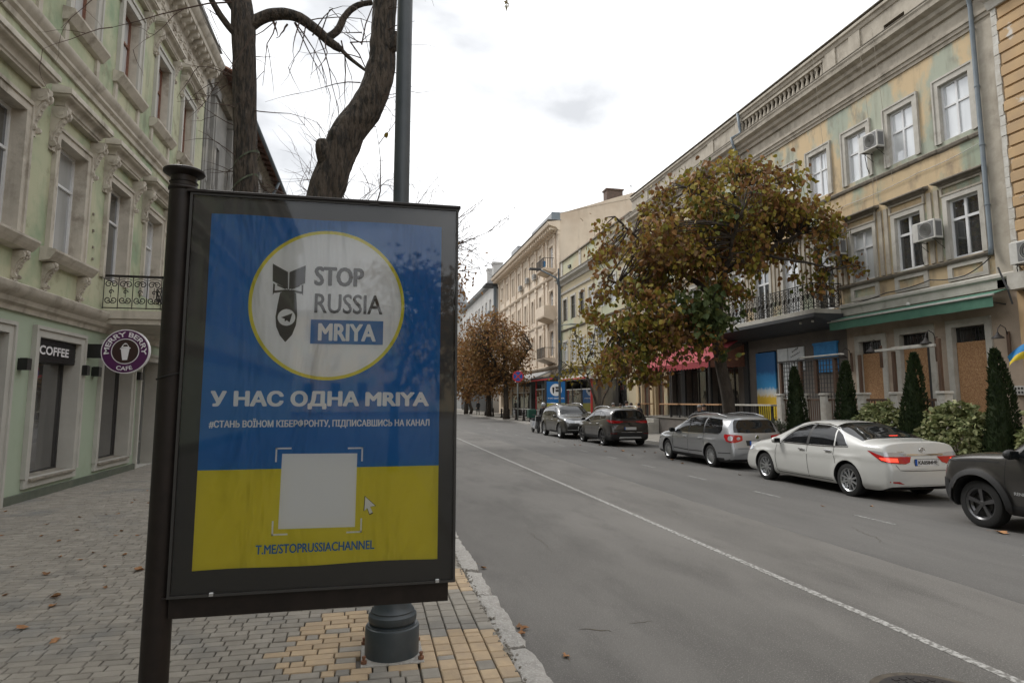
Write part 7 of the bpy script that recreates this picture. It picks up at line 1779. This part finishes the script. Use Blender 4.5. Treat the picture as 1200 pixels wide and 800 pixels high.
c.patch('pillar_trim', 'side', [(2.23, 1.02), (2.23, 1.485), (2.13, 1.49), (2.13, 1.02)], 'black_plastic', mirror=True, off=.0035)
c.patch('light_bar', 'rear', [(-.40, 1.012), (.40, 1.012), (.40, 1.036), (-.40, 1.036)], 'lamp_red_dark', off=.008)
c.patch('bumper_lower', 'rear', [(-.86, .28), (.86, .28), (.88, .56), (.70, .60), (-.70, .60), (-.88, .56)], 'black_plastic', off=.006)
c.patch('bumper_trim', 'rear', [(-.50, .34), (.50, .34), (.46, .41), (-.46, .41)], 'silver_plastic', off=.012)
c.patch('bumper_reflector', 'rear', [(.58, .52), (.84, .53), (.84, .57), (.58, .56)], 'lamp_red_dark', mirror=True, off=.012)
c.patch('bumper_strip', 'rear', [(-.52, .585), (.52, .585), (.52, .60), (-.52, .60)], 'chrome', off=.010)
c.plate(0, .75); MB().lathe([(.06, 0), (.06, .01)], 20, T=Matrix.Translation((0, c.bvh.ray_cast(Vector((0, -3, .94)), Vector((0, 1, 0)))[0].y, .94)) @ Matrix.Rotation(PI/2, 4, 'X') @ Matrix.Scale(.6, 4, (0, 1, 0))).build('badge', M['chrome'], c.root)
for sx in (-1, 1): MB().tube([(sx*.62, 2.65, 1.52), (sx*.62, 2.35, 1.605), (sx*.62, 1.6, 1.66), (sx*.62, 1.0, 1.64), (sx*.61, .66, 1.58)], .018, 8).build('roof_rail', M['silver_plastic'], c.root, smooth=True)
MB().add([(-.02, .95, 1.60), (.02, .95, 1.60), (0, .82, 1.70), (0, .80, 1.60)], [(0, 1, 2), (0, 2, 3), (1, 3, 2)]).build('fin_aerial', M['silver_plastic'], c.root)
c.mirror_(3.14, 1.02); c.wheels('rim_dark', 5, .245, twin=True); c.place(10.55, 26.05 - .93)

# --- graphite off-roader facing the camera
S = dict(L=4.80, W=1.94, R=.37, Ra=.435, yr=.95, yf=3.85, sill=.27, paint='graphite_paint', tumble=.20, dark_low=.36, flare=.025,
    top=[(0, .8), (.05, 1.10), (.16, 1.42), (.34, 1.62), (.9, 1.69), (1.6, 1.72), (2.3, 1.71), (2.8, 1.63), (3.2, 1.44), (3.55, 1.20), (3.8, 1.14), (4.2, 1.09), (4.55, 1.0), (4.72, .86), (4.80, .66)],
    belt=[(0, .7), (.1, 1.04), (.6, 1.08), (1.6, 1.06), (2.8, 1.03), (3.5, 1.0), (4.2, .95), (4.6, .84), (4.8, .60)],
    rearx=[(.25, .05), (.6, 0), (1.1, .08), (1.7, .2)], frontx=[(.2, .12), (.5, .0), (.75, .02), (1.0, .12)], crease=[(0, .9), (4.8, .86)])
c = Car('graphite_off_roader', 'dark grey off-roader facing the camera beyond the brown crossover', S)
c.patch('side_window', 'side', [(3.26, 1.07), (3.0, 1.30), (2.66, 1.50), (2.42, 1.56), (2.42, 1.08)], 'car_glass', mirror=True)
c.patch('side_window', 'side', [(2.34, 1.08), (2.34, 1.57), (1.45, 1.57), (1.40, 1.09)], 'car_glass', mirror=True)
c.patch('side_window', 'side', [(1.32, 1.10), (1.37, 1.56), (.75, 1.50), (.55, 1.15)], 'car_glass', mirror=True)
c.patch('windscreen', 'top', [(-.64, 2.86), (.64, 2.86), (.76, 3.25), (.68, 3.50), (0, 3.56), (-.68, 3.50), (-.76, 3.25)], 'car_glass')
c.patch('headlamp', 'fdiag', [(.36, .80), (.40, .90), (.60, .95), (.86, .985), (.92, .96), (.74, .86), (.56, .79)], 'lamp_head', mirror=True, off=.010, step=.035)
c.patch('grille', 'front', [(-.42, .80), (.42, .80), (.44, .92), (-.44, .92)], 'chrome', off=.008)
for z in (.82, .86, .90): c.patch('grille_slat', 'front', [(-.42, z), (.42, z), (.42, z + .014), (-.42, z + .014)], 'black_plastic', off=.014)
MB().lathe([(.065, 0), (.065, .012)], 20, T=Matrix.Translation((0, c.bvh.ray_cast(Vector((0, 9, .86)), Vector((0, -1, 0)))[0].y + .02, .86)) @ Matrix.Rotation(-PI/2, 4, 'X')).build('badge', M['chrome'], c.root)
c.patch('air_intake', 'front', [(-.80, .42), (.80, .42), (.72, .68), (.44, .74), (-.44, .74), (-.72, .68)], 'black_plastic', off=.008)
c.patch('intake_trim', 'front', [(-.78, .44), (.78, .44), (.78, .465), (-.78, .465)], 'silver_plastic', off=.014)
c.plate(0, .56, front=True)
for pts in ([(3.4, 1.04), (3.42, .6), (3.34, .35)], [(2.38, 1.05), (2.38, .35)], [(1.4, 1.05), (1.38, .8), (1.24, .6)]): c.side_line(pts, .01)
c.handles([2.6, 1.6], .93, 'chrome')
for sx in (-1, 1): MB().tube([(sx*.66, 2.75, 1.62), (sx*.66, 2.4, 1.72), (sx*.66, 1.6, 1.76), (sx*.66, .9, 1.73), (sx*.65, .6, 1.66)], .022, 8).build('roof_rail', M['chrome'], c.root, smooth=True)
c.mirror_(3.3, 1.05); c.wheels('rim_silver', 5, .25, twin=True); c.place(10.28, 31.35 + 3.85, PI)

# --- dark off-road car cut by the right edge
S = dict(L=4.24, W=1.81, R=.35, Ra=.425, yr=.88, yf=3.45, sill=.26, paint='jeep_paint', tumble=.13, dark_low=.36, flare=.035, rnd=(.6, .09),
    top=[(0, .8), (.04, 1.2), (.10, 1.55), (.2, 1.63), (.8, 1.67), (1.6, 1.69), (2.2, 1.68), (2.5, 1.60), (2.8, 1.40), (3.0, 1.22), (3.1, 1.155), (3.5, 1.12), (3.95, 1.06), (4.10, 1.0), (4.20, .88), (4.24, .7)],
    belt=[(0, .7), (.06, 1.0), (.6, 1.04), (1.6, 1.03), (2.8, 1.02), (3.1, 1.03), (3.6, 1.0), (4.05, .93), (4.24, .62)],
    rearx=[(.25, .05), (.6, 0), (1.1, .03), (1.7, .08)], frontx=[(.2, .12), (.5, .02), (.7, .0), (1.1, .04)])
c = Car('dark_off_road_car', 'dark grey boxy off-road car with black wheel arches cut off by the right edge', S)
c.patch('side_window', 'side', [(2.86, 1.09), (2.62, 1.36), (2.42, 1.54), (1.96, 1.56), (1.96, 1.09)], 'car_glass', mirror=True)
c.patch('side_window', 'side', [(1.86, 1.09), (1.86, 1.56), (1.02, 1.54), (1.02, 1.10)], 'car_glass', mirror=True)
c.patch('windscreen', 'top', [(-.66, 2.46), (.66, 2.46), (.74, 2.8), (.70, 3.0), (-.70, 3.0), (-.74, 2.8)], 'car_glass')
def arcp(ya, r0, r1, a0=-12, a1=192, n=22):
    A = [rad(a0 + (a1 - a0)*i/n) for i in range(n + 1)]
    return [(ya + r1*math.cos(a), S['R'] + r1*math.sin(a)*.97) for a in A] + [(ya + r0*math.cos(a), S['R'] + r0*math.sin(a)*.97) for a in A[::-1]]
for ya in (S['yf'], S['yr']): c.patch('wheel_arch_trim', 'side', arcp(ya, .447, .53), 'black_plastic', mirror=True, off=.04)
c.patch('sill_cladding', 'side', [(2.98, .26), (2.96, .40), (1.40, .40), (1.36, .26)], 'black_plastic', mirror=True, off=.016)
for pts in ([(3.0, 1.05), (3.02, .7), (2.94, .42)], [(1.90, 1.06), (1.90, .42)]): c.side_line(pts, .011)
c.patch('side_indicator', 'side', [(4.10, .80), (4.10, .93), (4.20, .93), (4.20, .80)], 'lamp_orange', mirror=True, off=.012)
c.patch('headlamp', 'front', [(.62 + .13*math.cos(t*PI/10), .86 + .11*math.sin(t*PI/10)) for t in range(20)], 'lamp_head', mirror=True, off=.01)
c.patch('front_bumper', 'side', [(3.90, .30), (4.22, .34), (4.22, .70), (3.98, .66), (3.90, .50)], 'black_plastic', mirror=True, off=.014)
for k in range(7): c.patch('grille_slot', 'front', [(-.42 + k*.13, .78), (-.36 + k*.13, .78), (-.36 + k*.13, .94), (-.42 + k*.13, .94)], 'black_plastic', off=.008)
lb = c.side_line([(2.86, .60), (2.50, .60)], .001) if False else None
me_l = lambda a, b: ((lambda h: (h[0].x - .006, a, b) if h[0] is not None else (-.9, a, b))(c.bvh.ray_cast(Vector((-3, a, b)), Vector((1, 0, 0)))))
lettering('badge_lettering', 'RENEGADE', 2.88, 2.54, .555, .60, me_l, M['silver_plastic'], c.root, .05)
c.side_line([(3.1, 1.0), (3.6, .985), (3.95, .95)], .02, 'bonnet_seam', 'seam_dark', .004)
c.handles([2.05, 1.1], [.92, .92], 'jeep_paint'); c.mirror_(2.84, 1.08, mat_='black_plastic'); c.wheels('rim_dark', 5, .235, twin=True); c.place(9.93, 8.17 - 3.45)

# --- delivery scooter with green box
sc = root('delivery_scooter', 'parked scooter with a green delivery box beside the graphite off-roader', 'scooter', (9.62, 37.2, 0))
ox, oy = 9.62, 37.2
for y in (oy - .62, oy + .62):
    MB().lathe([(.15, -.05), (.20, -.055), (.235, -.03), (.235, .03), (.20, .055), (.15, .05)], 22, T=Matrix.Translation((ox, y, .235)) @ Matrix.Rotation(PI/2, 4, 'Y')).build('wheel', M['tyre_rubber'], sc, smooth=True)
mb = MB(); mb.prism([(-.62, .38), (-.2, .30), (.25, .24), (.38, .30), (.56, .62), (.62, .98), (.50, 1.0), (.40, .62), (.2, .36), (-.1, .42), (-.2, .72), (-.75, .74), (-.82, .6)], lambda p, q, t: (ox + t, oy + p*-1, q), -.15, .15); mb.build('body', M['helmet_grey'], sc)
mb = MB(); mb.bbox(ox - .14, ox + .14, oy + .12, oy + .78, .74, .84, b=.04); mb.build('seat', M['cloth_black'], sc)
mb = MB(); mb.tube([(ox - .34, oy - .50, 1.06), (ox - .1, oy - .56, 1.04), (ox + .1, oy - .56, 1.04), (ox + .34, oy - .50, 1.06)], .02, 6); mb.tube([(ox, oy - .56, 1.02), (ox, oy - .66, .5), (ox, oy - .62, .24)], .03, 6); mb.build('handlebar', M['dark_frame'], sc)
MB().bbox(ox - .25, ox + .25, oy + .75, oy + 1.2, .86, 1.36, b=.02).build('delivery_box', M['box_green'], sc)
mb = MB(); mb.box(ox - .16, ox + .16, oy - .72, oy - .66, .7, .98); mb.build('leg_shield', M['black_plastic'], sc)

# ------------------------------------------------------------------ people
def person(name, label, loc, J, rz, top_m, leg_m, hair_m, helmet=None, h=1.75, group=None, lift=0):
    # one skinned surface grown over a posed skeleton; J: joint -> position in units of body height
    t = root(name, label, 'person', loc, group)
    V = []; E_ = []; R = []; idx = {}
    def j(n, p, r, par=None):
        idx[n] = len(V); V.append(Vector(p)*h); R.append(r*h)
        if par: E_.append((idx[par], idx[n]))
    for n, p, r, par in J: j(n, p, r, par)
    # five bent fingers on each hand
    for sd in ('l', 'r'):
        if 'hand_' + sd in idx:
            w = V[idx['hand_' + sd]]/h; e = V[idx['elbow_' + sd]]/h; d = (w - e).normalized(); s_ = d.cross(Vector((0, 1, 0))); s_ = s_.normalized() if s_.length > .1 else Vector((1, 0, 0))
            for k in range(5):
                o = (k - 2)*.0065; a = w + d*.028 + s_*o; ln = (.022, .034, .038, .036, .028)[k]
                if k == 0: j('f0' + sd, w + d*.010 + s_*-.019, .0055, 'hand_' + sd); j('g0' + sd, w + d*.03 + s_*-.026, .005, 'f0' + sd)
                else: j('f%d%s' % (k, sd), a, .0052, 'hand_' + sd); j('g%d%s' % (k, sd), a + d*ln*.7 + Vector((0, .006, -.006)), .0045, 'f%d%s' % (k, sd))
    me = bpy.data.meshes.new('body'); me.from_pydata(V, E_, []); ob = bpy.data.objects.new('body', me); COL.objects.link(ob)
    sk = ob.modifiers.new('s', 'SKIN'); sk.use_smooth_shade = True
    for i, d in enumerate(me.skin_vertices[0].data): d.radius = (R[i], R[i]); d.use_root = (i == 0)
    ob.modifiers.new('u', 'SUBSURF').levels = 1
    m2 = bpy.data.meshes.new_from_object(ob.evaluated_get(bpy.context.evaluated_depsgraph_get())); bpy.data.objects.remove(ob)
    m2.name = 'body'
    for q in ('skin', top_m, leg_m): m2.materials.append(M[q])
    nk = V[idx['neck']].z; pv = V[0].z; hands = [V[idx[k]] for k in ('hand_l', 'hand_r') if k in idx]
    for p in m2.polygons:
        c_ = p.center
        p.material_index = 0 if (c_.z > nk + .0 and (c_ - V[idx['head']]).length < .2*h) or any((c_ - q).length < .06*h for q in hands) else (2 if (c_ - V[0]).z < .02*h and not any((c_ - V[idx[k]]).length < .09*h for k in idx if k.startswith('elbow')) else 1)
        p.use_smooth = True
    b = bpy.data.objects.new('body', m2); COL.objects.link(b); b.parent = t
    hd = V[idx['head']]
    T = Matrix.Translation(hd + Vector((0, -.004*h, .018*h)))
    if helmet: MB().lathe([(.10, -.10), (.135, -.02), (.13, .06), (.09, .12), (.02, .145)], 18, T=T).build('helmet', M[helmet], None, smooth=True).parent = t
    else:
        hm = MB().lathe([(.052*h, -.012*h), (.056*h, .01*h), (.050*h, .035*h), (.03*h, .055*h), (.005*h, .062*h)], 16, T=T); ho = hm.build('hair', M[hair_m], None, smooth=True); ho.parent = t
    fc = MB()
    for sx in (-1, 1): fc.lathe([(.004*h, -.002*h), (.006*h, 0), (.002*h, .003*h)], 8, T=Matrix.Translation(hd + Vector((sx*.018*h, .050*h, .004*h))) @ Matrix.Rotation(-PI/2, 4, 'X'))
    eo = fc.build('eyes', M['hair_dark'], None); eo.parent = t
    no = MB().add([hd + Vector(q)*h for q in ((-.008, .048, -.018), (.008, .048, -.018), (0, .066, -.016), (0, .050, .006))], [(0, 1, 2), (0, 2, 3), (1, 3, 2)]).build('nose', M['skin'], None); no.parent = t
    mo = MB(); mo.box(hd.x - .012*h, hd.x + .012*h, hd.y + .046*h, hd.y + .051*h, hd.z - .030*h, hd.z - .026*h); q = mo.build('mouth', M['cloth_brown'], None); q.parent = t
    ea = MB()
    for sx in (-1, 1): ea.lathe([(.004*h, 0), (.012*h, .004*h), (.006*h, .008*h)], 8, T=Matrix.Translation(hd + Vector((sx*.048*h, .002*h, -.004*h))) @ Matrix.Rotation(PI/2, 4, 'Y'))
    q = ea.build('ears', M['skin'], None); q.parent = t
    t.rotation_euler = (0, 0, rz); return t
def standing(walk=0.0, arm=.12):
    w = walk
    return [('pelvis', (0, 0, .52), .078, None), ('belly', (0, 0, .60), .074, 'pelvis'), ('chest', (0, .005, .72), .088, 'belly'), ('neck0', (0, 0, .80), .050, 'chest'), ('neck', (0, .005, .845), .032, 'neck0'), ('head', (0, .012, .915), .055, 'neck'), ('crown', (0, .008, .965), .040, 'head'),
            ('sh_l', (-.10, 0, .79), .044, 'neck0'), ('elbow_l', (-.135, -.02 - w*.3, .63), .030, 'sh_l'), ('hand_l', (-.14, .05 - w*.4, .49), .017, 'elbow_l'),
            ('sh_r', (.10, 0, .79), .044, 'neck0'), ('elbow_r', (.135, -.02 + w*.3, .63), .030, 'sh_r'), ('hand_r', (.14, .05 + w*.5, .49), .017, 'elbow_r'),
            ('hip_l', (-.052, 0, .48), .058, 'pelvis'), ('knee_l', (-.056, .02 + w*.5, .28), .038, 'hip_l'), ('ankle_l', (-.058, w*.9 - .01, .045), .024, 'knee_l'), ('toe_l', (-.062, w*.9 + .09, .018), .020, 'ankle_l'),
            ('hip_r', (.052, 0, .48), .058, 'pelvis'), ('knee_r', (.056, .02 - w*.2, .28), .038, 'hip_r'), ('ankle_r', (.058, -w*.9 - .01, .045), .024, 'knee_r'), ('toe_r', (.062, -w*.9 + .09, .018), .020, 'ankle_r')]
def sitting():
    return [('pelvis', (0, 0, .29), .080, None), ('belly', (0, .01, .37), .076, 'pelvis'), ('chest', (0, .03, .49), .086, 'belly'), ('neck0', (0, .04, .57), .050, 'chest'), ('neck', (0, .055, .615), .032, 'neck0'), ('head', (0, .075, .685), .055, 'neck'), ('crown', (0, .072, .735), .040, 'head'),
            ('sh_l', (-.10, .035, .56), .044, 'neck0'), ('elbow_l', (-.15, .08, .42), .030, 'sh_l'), ('hand_l', (-.07, .20, .44), .017, 'elbow_l'), ('sh_r', (.10, .035, .56), .044, 'neck0'), ('elbow_r', (.15, .08, .42), .030, 'sh_r'), ('hand_r', (.06, .21, .45), .017, 'elbow_r'),
            ('hip_l', (-.055, .03, .27), .060, 'pelvis'), ('knee_l', (-.07, .26, .28), .040, 'hip_l'), ('ankle_l', (-.07, .27, .045), .024, 'knee_l'), ('toe_l', (-.07, .35, .018), .020, 'ankle_l'),
            ('hip_r', (.055, .03, .27), .060, 'pelvis'), ('knee_r', (.07, .26, .28), .040, 'hip_r'), ('ankle_r', (.07, .27, .045), .024, 'knee_r'), ('toe_r', (.07, .35, .018), .020, 'ankle_r')]
person('person', 'person with grey hair in black coat seated at the bar counter behind the silver estate', (14.15, 25.95, .38), sitting(), rad(150), 'cloth_black', 'cloth_black', 'hair_grey')
person('person', 'person in dark cap and jacket seated behind the grey haired one', (14.75, 26.8, .40), sitting(), rad(190), 'cloth_navy', 'cloth_black', 'hair_dark')
person('person', 'person in dark helmet clothes standing by the green box scooter', (10.05, 37.0, 0), standing(.05), rad(150), 'cloth_black', 'cloth_black', 'hair_dark', helmet='helmet_grey')
for i, (x, y, m_, lab, rz_) in enumerate(((12.95, 33.2, 'cloth_brown', 'person in reddish top, leftmost of the group behind the brown crossover', 200), (13.3, 33.0, 'cloth_black', 'person in black seen between the reddish top and the navy coat', 120), (13.62, 32.9, 'cloth_navy', 'tallest person in navy coat behind the brown crossover', 160), (13.95, 33.1, 'cloth_black', 'person in black just right of the navy coat', 200), (14.3, 32.8, 'cloth_black', 'rightmost person in dark jacket behind the brown crossover', 100))):
    person('person', lab, (x, y, .13), standing(.02), rad(rz_), m_, 'cloth_black', 'hair_grey' if i == 0 else 'hair_dark', group='people behind the brown crossover', h=(1.66, 1.62, 1.76, 1.66, 1.64)[i])
person('person', 'person in dark clothes walking on the far pavement by the forked trunk', (12.9, 78, .13), standing(.10), rad(10), 'cloth_black', 'cloth_black', 'hair_dark')
person('person', 'farther person in black walking beside the other far pedestrian', (12.4, 84.5, .13), standing(.10), rad(190), 'cloth_black', 'cloth_black', 'hair_dark')

for i, (x, y, zz) in enumerate(((14.15, 25.95, .38), (14.75, 26.8, .40))):
    st_ = root('bar_stool', ('dark bar stool under the grey haired person', 'dark bar stool under the person in the dark cap')[i], 'stool', (x, y, .13), 'bar stools by the counter')
    MB().lathe([(.17, zz + .32), (.18, zz + .35), (.17, zz + .38)], 16, T=Matrix.Translation((x, y, 0))).build('seat', M['wood_post'], st_)
    for a in range(4): MB().tube([(x + .12*math.cos(a*PI/2), y + .12*math.sin(a*PI/2), zz + .32), (x + .2*math.cos(a*PI/2), y + .2*math.sin(a*PI/2), .13)], .014, 5).build('leg', M['dark_frame'], st_)
# ------------------------------------------------------------------ fallen leaves
def dry_leaf(seed):
    r_ = random.Random(seed); mb = MB(); n = 11; pts = []
    for i in range(n):
        a = 2*PI*i/n; r = (.5 if i % 2 else .36)*(1 + r_.uniform(-.2, .2))*(1.25 if i == 0 else 1); pts.append((r*math.cos(a), r*.62*math.sin(a), .05 + .13*abs(math.sin(a*1.0 + seed)) + r_.uniform(0, .1)))
    mb.add([(0, 0, .02)] + pts, [(0, 1 + i, 1 + (i + 1) % n) for i in range(n)]); mb.tube([(.5, 0, .06), (.8, .05, .03)], .012, 3); return mb.mesh('fallen_leaf', M['fallen_leaf'])
lms = [dry_leaf(k) for k in range(5)]; r_ = random.Random(12); kk = 0
def leaf_at(x, y, z, size, lab, grp):
    global kk
    o = inst('fallen_leaf', lms[kk % 5], (x, y, z), rot=(r_.uniform(-.2, .2), r_.uniform(-.2, .2), r_.random()*6.3), scale=(size, size, size*r_.uniform(.6, 1.2))); tag(o, lab, 'leaf', grp); kk += 1
for i, (x, y) in enumerate([(-4.64, 9.81), (-4.12, 9.66), (-4.44, 10.54), (-5.59, 11.87), (-4.23, 11.07), (-3.94, 11.25), (-3.78, 11.27), (-3.19, 9.49), (-2.92, 9.44), (-3.76, 9.28), (-3.83, 9.97), (-3.23, 9.8), (-3.08, 8.5), (-3.08, 8.16), (-2.7, 7.79), (-2.69, 8.32), (-3.15, 7.56), (-3.65, 7.99), (-2.39, 6.93), (-3.18, 6.87), (-2.7, 6.69), (-2.61, 6.43), (-2.58, 5.87), (-2.21, 5.52), (-4.01, 12.71), (-3.67, 12.29), (-2.3, 7.54), (-3.36, 8.36), (-4.2, 13.97), (-3.96, 12.41)]):
    leaf_at(x, y, .152, (.15 if i in (26,) else .11 if i in (16, 20, 21, 22, 23) else .07), {26: "largest crumpled leaf on the pavers, right beside the billboard post", 23: "long pale brown leaf nearest the camera on the left pavement", 22: "second nearest brown leaf on the left pavement, farther left", 20: "brown leaf just above a long pale one on the left pavement", 21: "long pale leaf just below a darker one on the left pavement", 19: "brown leaf at the left edge of the picture on the pavers"}.get(i, "small brown leaf in the scatter across the middle of the left pavement"), "fallen leaves on the left pavement")
for i, (x, y) in enumerate([(9.3, 22.97), (9.98, 22.49), (8.57, 22.8), (9.52, 26.04), (10.77, 30.75), (10.02, 29.42), (8.57, 26.54), (8.72, 26.22), (8.95, 21.19), (10.14, 21.92), (9.45, 19.17), (10.17, 25.48), (8.28, 28.6), (8.56, 28.87), (9.23, 18.08), (9.26, 15.05), (1.23, 7.63), (1.27, 5.5), (1.3, 5.44), (1.25, 5.33), (1.3, 7.43), (1.47, 4.82), (8.0, 10.34), (8.86, 10.15), (8.9, 7.75)]):
    leaf_at(x, y, .006, (.22 if i in (0, 10, 24) else .13 if y > 14 else .09), {0: "big dry leaf by the front wheel of the silver estate", 24: "dry leaf under the front of the dark off-road car", 16: "brown leaf in the gutter right beside the case", 20: "brown leaf in the gutter just below the topmost gutter leaf", 21: "small leaf lying alone on the road right of the left kerb", 22: "dry leaf on the asphalt before the white saloon", 23: "dry leaf on the asphalt below the rear wheel of the white saloon"}.get(i, "dry brown leaf in the gutter by the left kerb" if x < 2 else "dry brown leaf on the road among those by the estate and the brown crossover"), "fallen leaves on the road")
